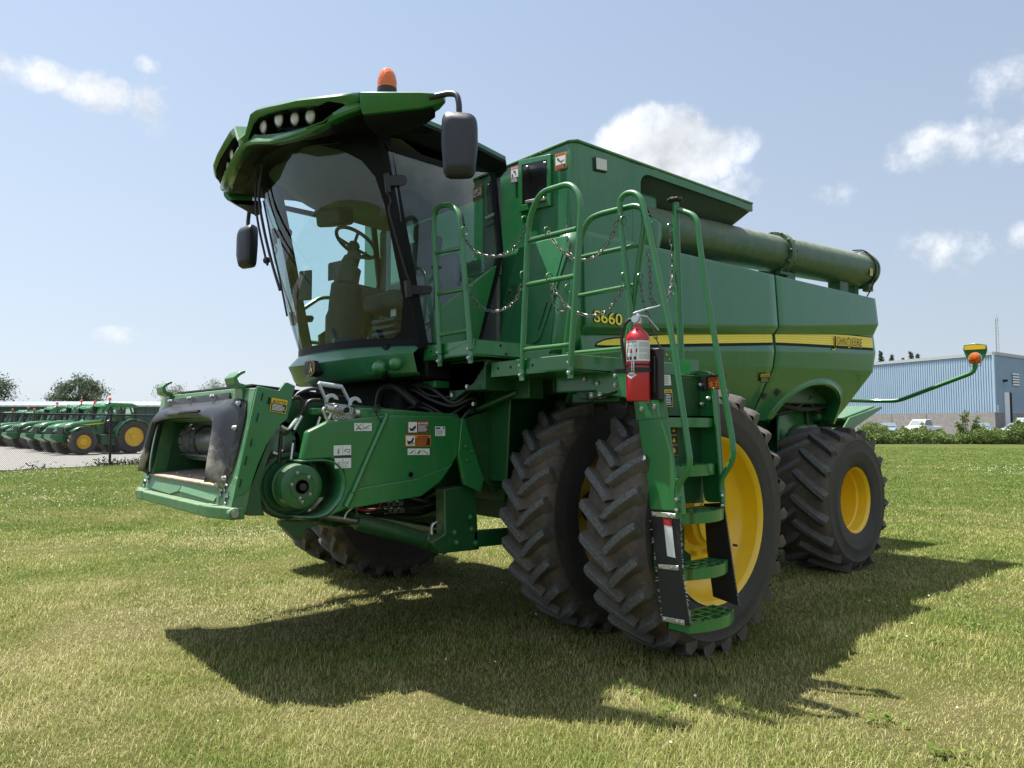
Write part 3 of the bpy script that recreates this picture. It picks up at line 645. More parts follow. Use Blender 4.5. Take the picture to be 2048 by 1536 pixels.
for a in (.25, 2.2, 3.9, 4.9, 1.2, 4.7): mb.bolt(PC + V3((.075 * math.cos(a) * (1.3 if a in (1.2, 4.7) else 1), 1.13, .075 * math.sin(a) * (1.3 if a in (1.2, 4.7) else 1))), YN, .011, .012)
mb.build('bolt', 'steel', pl)
mb = MB(); mb.lathe([(1.095, .05), (1.131, .05), (1.131, .044), (1.10, .044), (1.10, .026), (1.15, .024), (1.15, 0)], PC, ax, 6 * 3); mb.build('shaft', 'black', pl)
mb = MB(); mb.prism([(2.583,0.950,1.006), (2.312,0.950,0.984), (2.311,0.950,0.950), (2.398,0.950,0.937), (2.426,0.950,0.873), (2.494,0.950,0.899), (2.582,0.950,0.980)], (0, -.05, 0)); mb.build('tension_bracket', 'green_shade', combine, bevel=.004)
# ------------------------------------------------------------------ side panels, stripes and lettering
def pan_y(z, s=1):
    K = [(1.60, 1.20), (2.32, 1.60), (2.345, 1.625), (2.62, 1.63), (2.70, 1.635), (2.80, 1.69), (3.0, 1.685), (3.3, 1.655)]
    for (z0, y0), (z1, y1) in zip(K, K[1:]):
        if z <= z1 or (z1, y1) == K[-1]: return s * (y0 + (y1 - y0) * (z - z0) / (z1 - z0))
def pan_rows(x):
    """heights of top edge, upper crease, lower crease of the band, and the bottom fold at station x"""
    t = (.42 - x) / 5.35
    zt = 3.185 + .055 * t; c1 = 2.42 + .50 * t - .02 * math.sin(PI * t); c2 = 2.355 + .43 * t; c3 = 2.10 + .22 * t + .03 * math.sin(PI * t)
    return zt, c1, c2, c3
def pan_zb(x):
    d = abs(x + 3.68)
    if d < .80: return 1.66 + .46 * math.sqrt(max(0, 1 - (d / .80) ** 2))
    return 1.70 if x > -3 else 1.66 + (.0 if x > -4.5 else (-4.5 - x) * .55)
def panel_pt(x, k, s=1):
    """k: 0 top .. 5 bottom edge"""
    zt, c1, c2, c3 = pan_rows(x); zb = pan_zb(x)
    rear = max(0, -4.3 - x) / .62
    if k == 0: return (x, 1.665, zt)
    if k == 1: return (x, 1.695, c1)
    if k == 2: return (x, 1.628, c2)
    if k == 3: return (x, 1.650, (c2 + c3) / 2)
    if k == 4: return (x + .04 * rear, 1.625, c3)
    zc = min(zb, c3 - .02)
    return (x + .34 * rear, 1.625 - .52 * (c3 - zc), zc)
def make_panel(name, xs, s, mirror=False):
    rows = [[tuple(V3(panel_pt(x, k)) * 1) for x in xs] for k in range(6)]
    # inset rows just inside the folds keep them crisp but rolled
    rows2 = []
    for k in range(6):
        rows2.append(rows[k])
        if k < 5:
            for t in (.06, .5, .94): rows2.append([tuple(V3(a).lerp(V3(b), t)) for a, b in zip(rows[k], rows[k + 1])])
    if s < 0: rows2 = [[(p[0], -p[1], p[2]) for p in r] for r in rows2]
    mb = MB(); mb.grid(rows2)
    if s > 0:   # make normals face outwards for the thickness
        mb.f = [tuple(reversed(f)) for f in mb.f]
    me_o = mb.build(name, 'green_panel', combine, smooth=50)
    md = me_o.modifiers.new('solid', 'SOLIDIFY'); md.thickness = .03; md.offset = 0
    md = me_o.modifiers.new('bevel', 'BEVEL'); md.width = .012; md.segments = 2; md.limit_method = 'ANGLE'; md.angle_limit = math.radians(50)
    return me_o
XF = list(np.linspace(.44, -2.44, 22)); XR = [-2.475, -2.6, -2.75, -2.87] + [-3.68 + .80 * math.cos(a) for a in np.linspace(.02, PI - .02, 22)] + [-4.5, -4.62, -4.70, -4.80, -4.87]
pf = make_panel('front_side_panel', XF, 1); pr = make_panel('rear_side_panel', XR, 1)
make_panel('front_side_panel', XF, -1); make_panel('rear_side_panel', XR, -1)
# wheel-arch lip
mb = MB(); A = [(-3.68 + .80 * math.cos(a), a) for a in np.linspace(.0, PI, 26)]
r0 = [V3(panel_pt(x, 5)) for x, a in A]; 
r1 = [p + V3((.10 * math.cos(a), -.03 + .02, .07 * math.sin(a))) + V3((0, .07 * math.sin(a) * .5, 0)) for p, (x, a) in zip(r0, A)]
mb.grid([[p + V3((0, .028, 0)) for p in r1], [p + V3((0, .04, 0)) for p in r0], [p + V3((0, -.25, -.01)) for p in r0]])
mb.build('wheel_arch', 'green', pr, smooth=60, solid=.006)
mb = MB()
for p in ((-2.478,1.515,1.952), (-2.746,1.525,1.997)):
    mb.lathe([(0, .038), (.008, .036), (.008, .02), (.004, .0)], p, (0, .9, -.42), 18)
mb.build('vent_plug', 'black', pr)
decal((-2.231,1.625,2.168), (-2.406,1.625,2.181), (-2.298,1.578,2.085), [('r', .0, .0, 1, .36, 4, 1), ('t', '\u25B2CAUTION', .1, .3, .8, .2, 1, 2), ('lines', .1, .45, .9, .92, 4, 5, 2)], pf, 'caution_decal', 1)
decal((-4.386,1.060,1.712), (-4.516,1.060,1.713), (-4.383,1.060,1.662), [('lines', .1, .1, .9, .9, 3, 1, 1)], combine, 'warning_decal', 3)
# yellow stripe, black edging
def stripe(parent, ptsT, ptsB, ptsK):
    mb = MB()
    out = lambda p, d: V3((p[0], p[1] + d, p[2]))
    mb.mi(2); mb.grid([[out(p, .0) + V3((0, 0, .012)) for p in ptsT], [out(p, .0) for p in ptsK]])
    n = 9
    for i in range(n):
        mb.mi(0 if i % 2 == 0 else 1)
        a, b = i / n, (i + 1) / n
        mb.grid([[V3(t).lerp(V3(q), a) + V3((0, .002, 0)) for t, q in zip(ptsT, ptsB)], [V3(t).lerp(V3(q), b) + V3((0, .002, 0)) for t, q in zip(ptsT, ptsB)]])
    return mb.build('yellow_stripe', ['yellow_stripe', 'yellow_stripe_dark', 'black_trim'], parent, smooth=0)
def proj_panel(P, off=.019):
    """sit a row of points on the panel's stripe surface"""
    out = []
    for x, y, z in P:
        zt, c1, c2, c3 = pan_rows(x); t = (z - c3) / (c2 - c3); t = min(1, max(0, t))
        yy = 1.625 + (1.65 - 1.625) * t * 2 if t < .5 else 1.65 + (1.628 - 1.65) * (t - .5) * 2
        out.append((x, yy + off, z))
    return out
def dens(P, n=14): 
    P = [V3(p) for p in P]; out = []
    for i in range(n):
        t = i / (n - 1) * (len(P) - 1); k = min(len(P) - 2, int(t)); out.append(tuple(P[k].lerp(P[k + 1], t - k)))
    return out
stripe(pf, proj_panel(dens([(0.262,1.645,2.297), (0.142,1.645,2.339), (-0.425,1.645,2.413), (-1.160,1.645,2.495), (-1.744,1.645,2.554), (-2.427,1.645,2.616)])), proj_panel(dens([(0.274,1.645,2.284), (0.124,1.645,2.291), (-0.424,1.645,2.339), (-1.158,1.645,2.402), (-1.741,1.645,2.449), (-2.423,1.645,2.505)])), proj_panel(dens([(0.297,1.645,2.270), (0.124,1.645,2.266), (-0.423,1.645,2.313), (-1.157,1.645,2.373), (-1.740,1.645,2.420), (-2.422,1.645,2.476)])))
stripe(pr, proj_panel(dens([(-2.487,1.645,2.621), (-3.021,1.645,2.654), (-3.715,1.645,2.694), (-4.222,1.645,2.724), (-4.812,1.645,2.740)])), proj_panel(dens([(-2.483,1.645,2.510), (-3.016,1.645,2.538), (-3.708,1.645,2.569), (-4.214,1.645,2.590), (-4.803,1.645,2.613)])), proj_panel(dens([(-2.482,1.645,2.481), (-3.015,1.645,2.508), (-3.707,1.645,2.537), (-4.212,1.645,2.557), (-4.801,1.645,2.581)])))
mb = MB(); a, b = V3((-3.726,1.672,2.571)), V3((-4.489,1.672,2.595)); up = V3((0, 0, 1)); d = b - a
for o_, mi, off in ((V3((0, 0, 0)), 0, .0), (V3((-.004, .0, -.008)), 1, -.0025)):
    mb.mi(mi)
    bo = -.014 if mi == 0 else .0
    put_text(mb, 'J', a + o_ + V3((0, off, -.010)), d, up, .120, d.length * .10, bo)
    put_text(mb, 'OHN', a + o_ + V3((0, off, .008)) + d * .13, d, up, .098, d.length * .31, bo)
    put_text(mb, 'D', a + o_ + V3((0, off, -.010)) + d * .475, d, up, .118, d.length * .125, bo)
    put_text(mb, 'EERE', a + o_ + V3((0, off, .008)) + d * .63, d, up, .098, d.length * .37, bo)
mb.build('lettering', ['black_trim', 'yellow_stripe'], pr, smooth=0)
mb = MB(); a, b = V3((0.362,1.712,2.459)), V3((0.020,1.712,2.458)); d = b - a
mb.mi(1); put_text(mb, 'S660', a, d, up, .092, d.length, .05); mb.mi(0); put_text(mb, 'S660', a + V3((0, .003, 0)), d, up, .092, d.length, .012)
mb.build('model_number', ['yellow_stripe', 'black_trim'], pf, smooth=0)
# ------------------------------------------------------------------ grain tank
tank = empty('grain_tank', parent=combine)
mb = MB()
for s in (1,):
    mb.prism([(.52, -1.65, 3.13), (.52, .74, 3.13), (.52, 1.60, 3.13), (.47, 1.65, 3.13), (-.33, 1.65, 3.13), (-.33, .9, 3.13), (-2.3, .9, 3.13), (-2.3, -1.65, 3.13)], (0, 0, .78))
mb.build('tank_body', 'green_panel', tank, bevel=.025, segs=3)
mb = MB(); mb.prism([(.53, -1.66, 3.90), (.53, 1.60, 3.90), (.48, 1.66, 3.90), (-2.10, 1.66, 3.90), (-2.10, -1.66, 3.90)], (0, 0, .022)); mb.prism([(-.30, 1.652, 3.83), (-.30, 1.62, 3.83), (-2.10, 1.62, 3.83), (-2.10, 1.652, 3.83)], (0, 0, .068))
mb.build('tank_lid', 'green_worn', tank, bevel=.006)
mb = MB()   # rounded front end of the recess and its sloping wall
A = [(-.33 + .0, 3.50), (-.33, 3.72), (-.37, 3.80), (-.45, 3.835), (-2.06, 3.835), (-1.90, 3.60), (-1.72, 3.42)]
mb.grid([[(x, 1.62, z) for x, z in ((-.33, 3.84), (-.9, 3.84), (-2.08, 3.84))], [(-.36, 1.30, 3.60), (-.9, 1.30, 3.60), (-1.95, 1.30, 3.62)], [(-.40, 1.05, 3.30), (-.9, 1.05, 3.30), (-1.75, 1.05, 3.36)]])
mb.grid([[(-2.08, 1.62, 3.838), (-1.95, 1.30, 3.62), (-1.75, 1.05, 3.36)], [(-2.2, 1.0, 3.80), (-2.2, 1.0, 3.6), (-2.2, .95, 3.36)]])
mb.build('auger_recess', 'recess_shade', tank, solid=.01)
mb = MB()
for p in ((-.5, 1.42, 3.69), (-.62, 1.44, 3.70), (-.42, 1.3, 3.60), (-1.1, 1.36, 3.65)): mb.bolt(p, (0, .6, -.8), .016, .02)
mb.build('bolt', 'zinc', tank)
mb = MB(); c = [(-.31, 1.653, 3.20), (-.31, 1.653, 3.72)] + [(-.43 + .12 * math.cos(a), 1.653, 3.72 + .11 * math.sin(a)) for a in np.linspace(0.1, PI / 2, 8)] + [(-2.0, 1.653, 3.83), (-2.0, 1.653, 3.89), (-.2, 1.653, 3.89), (-.2, 1.653, 3.20)]
mb.prism(c, (0, -.02, 0)); mb.build('recess_rim', 'green_panel', tank, bevel=.004)
mb = MB(); mb.prism([(.53, (0.530,1.071,3.855)[1], (0.530,1.071,3.855)[2])] + [(0.530,1.379,3.813), (0.530,1.378,3.471), (0.530,1.070,3.500)], (.012, 0, 0)); mb.build('window', 'black_gloss', tank, bevel=.004)
mb = MB(); W = [V3(p) for p in [(0.525,1.020,3.905), (0.525,1.415,3.850), (0.525,1.413,3.423), (0.525,1.020,3.456)]]; Wi = [V3(p) for p in [(0.525,1.065,3.853), (0.525,1.374,3.811), (0.525,1.372,3.478), (0.525,1.065,3.507)]]
mb.grid([[p for p in W] + [W[0]], [p + V3((.02, 0, 0)) for p in W] + [W[0] + V3((.02, 0, 0))], [p + V3((.02, 0, 0)) for p in Wi] + [Wi[0] + V3((.02, 0, 0))], [p for p in Wi] + [Wi[0]]]); mb.build('window_frame', 'green', tank, bevel=.004)
mb = MB()
for p in [(0.545,1.138,3.816), (0.545,1.353,3.791)]: mb.bolt(p, (1, 0, 0), .01)
mb.beam((0.560,1.136,3.509), (0.560,1.368,3.488), .03, .03); mb.build('window_latch', 'zinc', tank, bevel=.006)
decal((0.533,0.911,3.880), (0.533,1.016,3.869), (0.533,0.911,3.730), [('r', 0, 0, 1, 1, 2, 1), ('r', .06, .2, .94, .68, 0, 2), ('t', '\u25B2DANGER', .08, .17, .84, .12, 0, 3), ('r', .06, .7, .94, .97, 1, 2), ('lines', .1, .72, .9, .95, 4, 0, 3), ('p', [(.3, .3), (.6, .28), (.7, .6), (.5, .4)], 1, 3), ('p', [(.15, .5), (.3, .45), (.3, .62), (.15, .64)], 1, 3)], tank, 'danger_decal')
decal((0.533,1.464,3.834), (0.533,1.590,3.823), (0.533,1.464,3.698), [('r', 0, 0, 1, 1, 3, 1), ('t', '\u25B2WARNING', .08, .16, .84, .1, 1, 3), ('r', .06, .19, .94, .7, 0, 2), ('r', .06, .72, .94, .97, 1, 2), ('lines', .1, .74, .9, .95, 4, 3, 3), ('p', [(.2, .25), (.3, .3), (.45, .45), (.4, .5), (.2, .38)], 1, 3), ('p', [(.35, .5), (.9, .46), (.9, .49), (.5, .55)], 1, 3), ('r', .55, .53, .6, .68, 1, 3)], tank)
mb = MB(); L = [V3(p) for p in [(0.288,1.655,3.823), (0.137,1.655,3.835), (0.132,1.655,3.722), (0.283,1.655,3.708)]]; mb.prism(L, (0, .012, 0)); o = mb.build('tank_light', 'black', tank, bevel=.006)
mb = MB(); c = sum(L, V3((0, 0, 0))) / 4; mb.prism([c + (p - c) * .84 + V3((0, .013, 0)) for p in L], (0, .008, 0)); mb.build('lens', 'lamp_lens', o, bevel=.004)
def sx_(z): return .555 + .135 * (3.135 - z) / .88      # the shield leans: its foot stands further forward than its top
mb = MB(); mb.prism([(sx_(2.22), .74, 2.22), (sx_(3.135), .74, 3.135), (sx_(3.135), 1.58, 3.135), (sx_(2.22), 1.58, 2.22)], (-.03, 0, -.005)); mb.prism([(.40, .74, 3.12), (.40, 1.6, 3.12), (sx_(3.13), 1.6, 3.12), (sx_(3.13), .74, 3.12)], (0, 0, .018))
mb.prism([(sx_(2.22) + .003, .74, 2.22), (sx_(3.135) + .003, .74, 3.135), (sx_(3.1) + .02, .84, 3.1), (sx_(2.24) + .035, .81, 2.24)], (-.02, -.02, 0))
fs = mb.build('front_shield', 'green_panel', combine, bevel=.006)
mb = MB(); D = [V3((sx_(p[2]) + .003, p[1], p[2])) for p in [(0.620,1.051,3.141), (0.620,1.341,3.148), (0.620,1.645,3.129), (0.620,1.684,3.074), (0.620,1.438,2.308), (0.620,1.368,2.282), (0.620,0.869,2.281), (0.620,0.835,2.327)]]; mb.prism(fillet(D + [D[0]], .05, 4)[:-1], (.012, 0, 0)); o = mb.build('access_door', 'green_panel', fs, bevel=.008)
mb = MB(); mb.prism([(sx_(p[2]) + .014, p[1], p[2]) for p in [(0.640,0.997,2.820), (0.640,1.093,2.822), (0.640,1.105,2.728), (0.640,1.086,2.697), (0.640,0.971,2.687)]], (.008, 0, 0)); mb.bolt((0.675,1.070,2.754), (1, 0, 0), .014, .02); mb.build('door_latch', 'green_shade', o, bevel=.003)
st_ = lambda P: [(sx_(p[2]) + .016, p[1], p[2]) for p in P]
mb = MB(); mb.tube(st_([(0.640,1.610,3.006), (0.640,1.575,2.854), (0.640,1.524,2.663)]), .005, 6); mb.tube(st_([(0.640,1.484,2.609), (0.640,1.449,2.473), (0.640,1.419,2.396)]), .007, 6); mb.build('door_seal', 'black', fs)
# rolled corner between front shield and side panel
mb = MB(); rows = []
for z in np.linspace(2.20, 3.165, 9):
    t = (z - 2.2) / .965; yo = 1.672 if z > 2.42 else 1.60 + .07 * (z - 2.2) / .22
    x_ = sx_(z); rows.append([(x_ - .004, 1.53, z), (x_, 1.56, z)] + [(x_ - (x_ - .44) * (1 - math.cos(a)), 1.57 + (yo - 1.57) * math.sin(a), z) for a in np.linspace(0, PI / 2, 9)] + [(.36, yo, z)])
mb.grid(rows); mb.build('corner_post', 'green_panel', fs, smooth=60, solid=.006)
# ------------------------------------------------------------------ unloading auger
au = empty('unloading_auger', parent=combine); AY, AZ0, AZ1 = 1.38, 3.452, 3.697
def az(x): return AZ0 + (AZ1 - AZ0) * (-.6 - x) / 4.9
mb = MB(); p0, p1, p2 = V3((-.55, AY, az(-.55))), V3((-2.99, AY, az(-2.99))), V3((-5.20, AY, az(-5.20)))
mb.lathe([(0, .205), ((p1 - p0).length, .205)], p0, p1 - p0, 40); mb.build('auger_tube', 'green_dusty', au)
mb = MB(); mb.lathe([(0, .215), ((p2 - p1).length, .215)], p1, p2 - p1, 40); mb.build('auger_tube', 'green_dusty', au)
mb = MB(); d = (p2 - p1).normalized(); mb.lathe([(-.05, .206), (-.05, .245), (-.01, .25), (.03, .25), (.05, .24), (.05, .216)], p1, d, 40)
for i in range(12):
    a = 2 * PI * i / 12; mb.bolt(p1 + V3((.05, .235 * math.cos(a), .235 * math.sin(a))), (1, 0, 0), .014, .02)
    mb.bolt(p1 - V3((.05, -.235 * math.cos(a), -.235 * math.sin(a))), (-1, 0, 0), .014, .02)
mb.beam(p1 + V3((.1, .1, -.235)), p1 + V3((-.1, .1, -.235)), .05, .03); mb.build('auger_flange', 'green_dusty', au, bevel=.002)
mb = MB(); mb.lathe([(-.10, .216), (-.10, .232), (-.02, .24), (.01, .236), (.03, .222), (.03, 0)], p2, d, 40)
mb.box((p2.x + .0, AY + .05, p2.z - .29), (p2.x + .12, AY + .14, p2.z - .2))
mb.build('auger_spout', 'green_dusty', au, bevel=.004)
mb = MB(); mb.tube([p2 + V3((.12 + .03 * math.sin(a), .236 * math.cos(a), .236 * math.sin(a))) for a in np.linspace(1.9, -1.9, 20)], .008, 6)
mb.tube(smooth_path([p2 + V3((.3, .02, .23)), p2 + V3((.15, .12, .22)), p2 + V3((.05, .235, .02)), p2 + V3((.06, .16, -.22)), p2 + V3((.1, .1, -.36))]), .009, 6); mb.build('cable', 'black', au)
mb = MB(); mb.box((-.75, 1.05, 3.25), (-.45, 1.5, 3.75)); mb.lathe([(0, .2), (.15, .23), (.3, .23)], (-.58, AY, 3.2), (0, 0, 1), 24); mb.build('auger_elbow', 'green_panel', au, bevel=.04, segs=3)
mb = MB(); mb.box((-4.62, 1.3, 3.22), (-4.4, 1.46, az(-4.5) - .2)); mb.box((-5.0, 1.32, 3.22), (-4.9, 1.42, az(-4.95) - .2)); mb.box((-3.3, 1.3, 3.2), (-3.1, 1.46, az(-3.2) - .2)); mb.build('auger_cradle', 'green_shade', au, bevel=.006)
decal((-4.93, AY + .2185, az(-4.93) - .02), (-5.01, AY + .2185, az(-5.01) - .02), (-4.93, AY + .2155, az(-4.93) - .11), [('lines', .1, .1, .9, .9, 4, 5, 1)], au, 'warning_decal', 4)
mb = MB(); mb.box((-4.90, -1.60, 2.3), (-4.35, 1.60, 3.22)); mb.box((-4.6, -1.2, 1.7), (-4.3, 1.2, 2.4)); mb.box((-4.3, -1.60, 3.05), (.38, 1.60, 3.13)); mb.build('rear_hood', 'green_panel', combine, bevel=.05)
# tailboard of the chopper
mb = MB(); mb.prism([(-5.157,1.050,1.516), (-5.462,1.050,1.753), (-6.473,1.050,1.928), (-6.522,1.050,1.900), (-6.001,1.050,1.736), (-5.452,1.050,1.569)], (0, -.03, 0)); mb.prism([(-5.419,1.000,1.705), (-6.372,1.000,1.906), (-6.374,1.000,1.935), (-5.348,1.000,1.746)], (0, -2.0, 0))
mb.prism([(-5.147,1.000,1.503), (-5.908,1.000,1.736), (-5.879,1.000,1.771), (-5.149,1.000,1.543)], (0, -2.0, 0)); mb.beam((-5.519,1.020,1.596), (-5.898,1.020,1.792), .05, .07); mb.build('tailboard', 'green', combine, bevel=.01)
# side marker on its arm
mk = empty('side_marker', parent=combine)
mb = MB(); mb.tube(fillet([(-4.85, 1.15, 1.975), (-5.300,1.362,1.967), (-5.300,1.746,1.957), (-5.300,2.628,2.280), (-5.300,2.643,2.411)], .09, 6), .026, 12); mb.build('arm', 'green', mk)
mb = MB(); mb.prism(fillet([(-5.300,2.521,2.614), (-5.300,2.644,2.627), (-5.300,2.759,2.600), (-5.300,2.767,2.533), (-5.300,2.739,2.458), (-5.300,2.695,2.390), (-5.300,2.578,2.397), (-5.300,2.538,2.473), (-5.300,2.513,2.553), (-5.300,2.521,2.614)], .012, 2)[:-1], (-.03, 0, 0)); mb.build('reflector_board', 'green', mk, bevel=.006)
mb = MB(); mb.prism([(-5.296,2.532,2.600), (-5.296,2.645,2.609), (-5.296,2.755,2.588), (-5.296,2.753,2.546), (-5.296,2.531,2.552)], (.004, 0, 0)); mb.build('reflective_strip', 'dec_yellow', mk)
mb = MB(); c = V3((-5.290,2.642,2.441)); mb.lathe([(0, .066), (.02, .066), (.045, .05), (.055, .02), (.056, 0)], c, (1, .1, 0), 24); mb.build('amber_lens', 'amber', mk)
mb = MB(); mb.tube([c + V3((.0, .07 * math.cos(a), .07 * math.sin(a))) for a in np.linspace(0, 2 * PI, 25)[:-1]], .007, 6, True); mb.tube([c + V3((0, -.07, -.02)), c + V3((0, -.06, -.09)), c + V3((0, .06, -.09)), c + V3((0, .07, -.02))], .006, 6); mb.build('lens_bezel', 'zinc', mk)

# ------------------------------------------------------------------ platforms
mb = MB(); mb.box((.50, .95, 2.135), (1.45, 1.57, 2.15)); mb.box((1.43, .95, 2.135), (1.45, 1.57, 2.25)); mb.box((.50, 1.55, 2.135), (1.43, 1.57, 2.25)); mb.box((.52, .97, 2.225), (1.43, 1.55, 2.235))
land = mb.build('landing', 'green', combine, bevel=.006)
mb = MB(); mb.box((-.10, 1.50, 1.995), (1.23, 2.34, 2.01)); mb.box((1.21, 1.50, 1.995), (1.23, 2.34, 2.10)); mb.box((-.10, 2.32, 1.995), (1.21, 2.34, 2.10)); mb.box((-.1, 1.5, 1.995), (1.21, 1.52, 2.10)); mb.box((-.1, 1.52, 2.075), (1.21, 2.32, 2.085))
plat = mb.build('platform', 'green', combine, bevel=.006)
mb = MB(); mb.box((.55, 1.80, 1.875), (.87, 2.45, 2.0)); mb.prism([(.872, 2.2, 1.86), (.872, 2.2, 2.003), (.872, 2.58, 2.003), (.872, 2.58, 1.80)], (-.03, 0, 0))
swing = mb.build('swing_arm', 'green', combine, bevel=.01, segs=3)
mb = MB()
for x, y, z in ((1.452, 1.05, 2.20), (1.452, 1.12, 2.16)): mb.cyl((x, y, z), (x + .003, y, z), .009)
for x, z in ((1.2, 2.22), (.9, 2.22), (1.15, 2.16), (.7, 2.2)): mb.cyl((x, 1.571, z), (x, 1.574, z), .010)
for y in (1.58, 1.72, 1.95): mb.cyl((1.231, y, 2.05), (1.234, y, 2.05), .010)
mb.build('bolt_hole', 'dark_hole', land)
mb = MB()
for y, z in ((2.10, 1.965), (2.22, 1.93), (2.38, 1.97), (2.38, 1.91), (2.5, 1.96)): mb.bolt((.875, y, z), (1, 0, 0), .014, .014)
mb.build('bolt', 'zinc', swing)
mb = MB(); mb.box((.9, 1.0, 1.9), (1.25, 1.45, 2.13)); mb.prism([(1.25, 1.0, 1.80), (1.25, 1.0, 2.12), (1.25, 1.5, 2.12), (1.25, 1.32, 1.95)], (-.02, 0, 0))
mb.beam((1.050,0.946,1.722), (0.950,1.471,1.888), .05, .03); mb.box((.80, 1.40, 1.84), (.95, 1.60, 2.0)); mb.prism([(.9, 1.0, 1.2), (.9, 1.28, 1.2), (.9, 1.34, 2.0), (.9, 1.0, 2.0)], (-.02, 0, 0))
mb.build('platform_bracket', 'green_shade', combine, bevel=.008)
mb = MB(); mb.box((.5, 1.9, 1.80), (.8, 2.35, 1.87)); mb.prism([(.87, 2.0, 1.875), (.87, 2.35, 1.875), (.87, 2.28, 1.82), (.87, 2.06, 1.82)], (-.05, 0, 0)); mb.build('swing_pivot', 'green_shade', combine, bevel=.008)
mb = MB(); mb.tube(smooth_path([(.89, 2.13, 1.86), (.9, 2.16, 1.80), (.9, 2.26, 1.83), (.88, 2.4, 1.865)]), .007, 6); mb.build('cable', 'black', swing)
mb = MB()
for y in (2.16, 2.24): mb.bolt((.872, y, 1.845), (1, 0, 0), .018, .01)
mb.build('bolt', 'zinc', swing)
# ------------------------------------------------------------------ hand rails
RT = .0205
def ring(mb, c, nrm=(0, 1, 0), r=.03):
    n = V3(nrm).normalized(); u = n.orthogonal().normalized(); w = n.cross(u); c = V3(c)
    mb.tube([c + (u * math.cos(a) + w * math.sin(a)) * r for a in np.linspace(0, 2 * PI, 15)[:-1]], .0045, 6, True)
def foot(mb, p, nx):
    p = V3(p); mb.frame_box(p + V3((nx * .012, 0, -.045)), (.004, 0, 0), (0, .024, 0), (0, 0, .07))
def footb(mb, p, nx):
    p = V3(p)
    for dz in (-.02, -.085): mb.bolt(p + V3((nx * .016, 0, dz)), (nx, 0, 0), .012, .014)
bolts = MB()
mb = MB(); mb.tube(fillet([(1.475,1.197,2.168), (1.475,1.102,3.167), (1.475,1.114,3.257), (1.475,1.186,3.287), (1.475,1.269,3.279), (1.475,1.357,3.244), (1.475,1.425,3.166), (1.475,1.450,3.068), (1.475,1.567,2.169)], .05), RT, 12)
for a, b in (((1.475,1.130,2.939), (1.475,1.457,2.917)), ((1.475,1.153,2.623), (1.475,1.506,2.611)), ((1.475,1.189,2.310), (1.475,1.549,2.312))): mb.tube([a, b], .0155, 10)
foot(mb, (1.460,1.175,2.193), 0); foot(mb, (1.460,1.548,2.192), 0); footb(bolts, (1.462,1.178,2.200), 1); footb(bolts, (1.462,1.550,2.199), 1)
ring(mb, (1.480,1.499,3.032)); ring(mb, (1.480,1.560,2.646)); r1 = mb.build('hand_rail', 'green', combine)
mb = MB(); mb.tube(fillet([(1.460,1.331,3.246), (1.460,1.423,3.176), (1.460,1.448,3.083)], .05), .022, 10); mb.build('rail_grip', 'black', r1)
mb = MB(); mb.tube(fillet([(1.255,1.866,2.028), (1.255,1.935,3.060), (1.255,2.048,3.227), (1.255,2.354,3.216), (1.255,2.443,3.082), (1.255,2.337,2.026)], .10), RT, 12)
for a, b in (((1.255,1.935,2.916), (1.255,2.401,2.905)), ((1.255,1.909,2.609), (1.255,2.381,2.599)), ((1.255,1.871,2.160), (1.255,2.342,2.155))): mb.tube([a, b], .0165, 10)
foot(mb, (1.240,1.849,2.064), 0); foot(mb, (1.240,2.322,2.057), 0); footb(bolts, (1.242,1.852,2.071), 1); footb(bolts, (1.242,2.325,2.063), 1)
for p in [(1.260,1.904,3.063), (1.260,1.888,2.678), (1.260,2.131,2.939), (1.260,2.149,2.624)]: ring(mb, p)
mb.build('hand_rail', 'green', combine)
mb = MB(); mb.tube(fillet([(0.780,1.806,2.141), (0.780,1.897,2.652), (0.780,1.987,3.026), (0.780,2.062,3.128), (0.780,2.169,3.141), (0.780,2.494,3.129), (0.780,2.562,3.089), (0.780,2.578,3.011), (0.780,2.551,2.897), (0.780,2.445,2.351), (0.780,2.376,2.101)], .09), RT, 12)
for a, b in (((0.780,1.960,2.864), (0.780,2.533,2.853)), ((0.780,1.902,2.581), (0.780,2.483,2.585)), ((0.780,1.817,2.166), (0.780,2.390,2.161))): mb.tube([a, b], .0165, 10)
for p in [(0.800,2.628,3.006), (0.800,2.547,2.624), (0.800,1.866,2.647)]: ring(mb, p)
mb.build('hand_rail', 'green', combine)
mb = MB(); mb.tube(fillet([(0.830,2.501,2.065), (0.830,2.487,2.342), (0.830,2.399,3.109), (0.830,2.404,3.184), (0.830,2.453,3.211), (0.830,2.523,3.201), (0.830,2.574,3.158), (0.830,2.619,3.026), (0.830,2.828,2.158), (0.830,2.941,1.439), (0.830,2.940,1.369), (0.830,2.860,1.272), (0.830,2.840,1.218), (0.830,2.854,1.167)], .06), RT, 12)
ring(mb, (0.830,2.429,3.030)); ring(mb, (0.830,2.434,2.644)); foot(mb, (0.830,2.855,1.173), 0); footb(bolts, (0.830,2.851,1.197), 1); mb.build('hand_rail', 'green', combine)
mb = MB(); mb.tube([(0.320,2.516,2.002), (0.320,2.483,3.244)], .024, 12); mb.tube(fillet([(0.320,2.491,3.195), (0.320,2.661,3.107), (0.320,2.686,2.895), (0.320,2.722,2.626), (0.320,2.918,1.540), (0.320,2.927,1.415), (0.320,2.833,1.288), (0.320,2.820,1.221), (0.320,2.838,1.119)], .07), RT, 12)
ring(mb, (0.320,2.432,3.072)); ring(mb, (0.320,2.442,2.609)); mb.frame_box((0.300,2.553,2.047), (.05, .0, 0), (0, .06, 0), (0, 0, .05)); r5 = mb.build('hand_rail', 'green', combine)
footb(bolts, (0.335,2.853,1.191), 1)
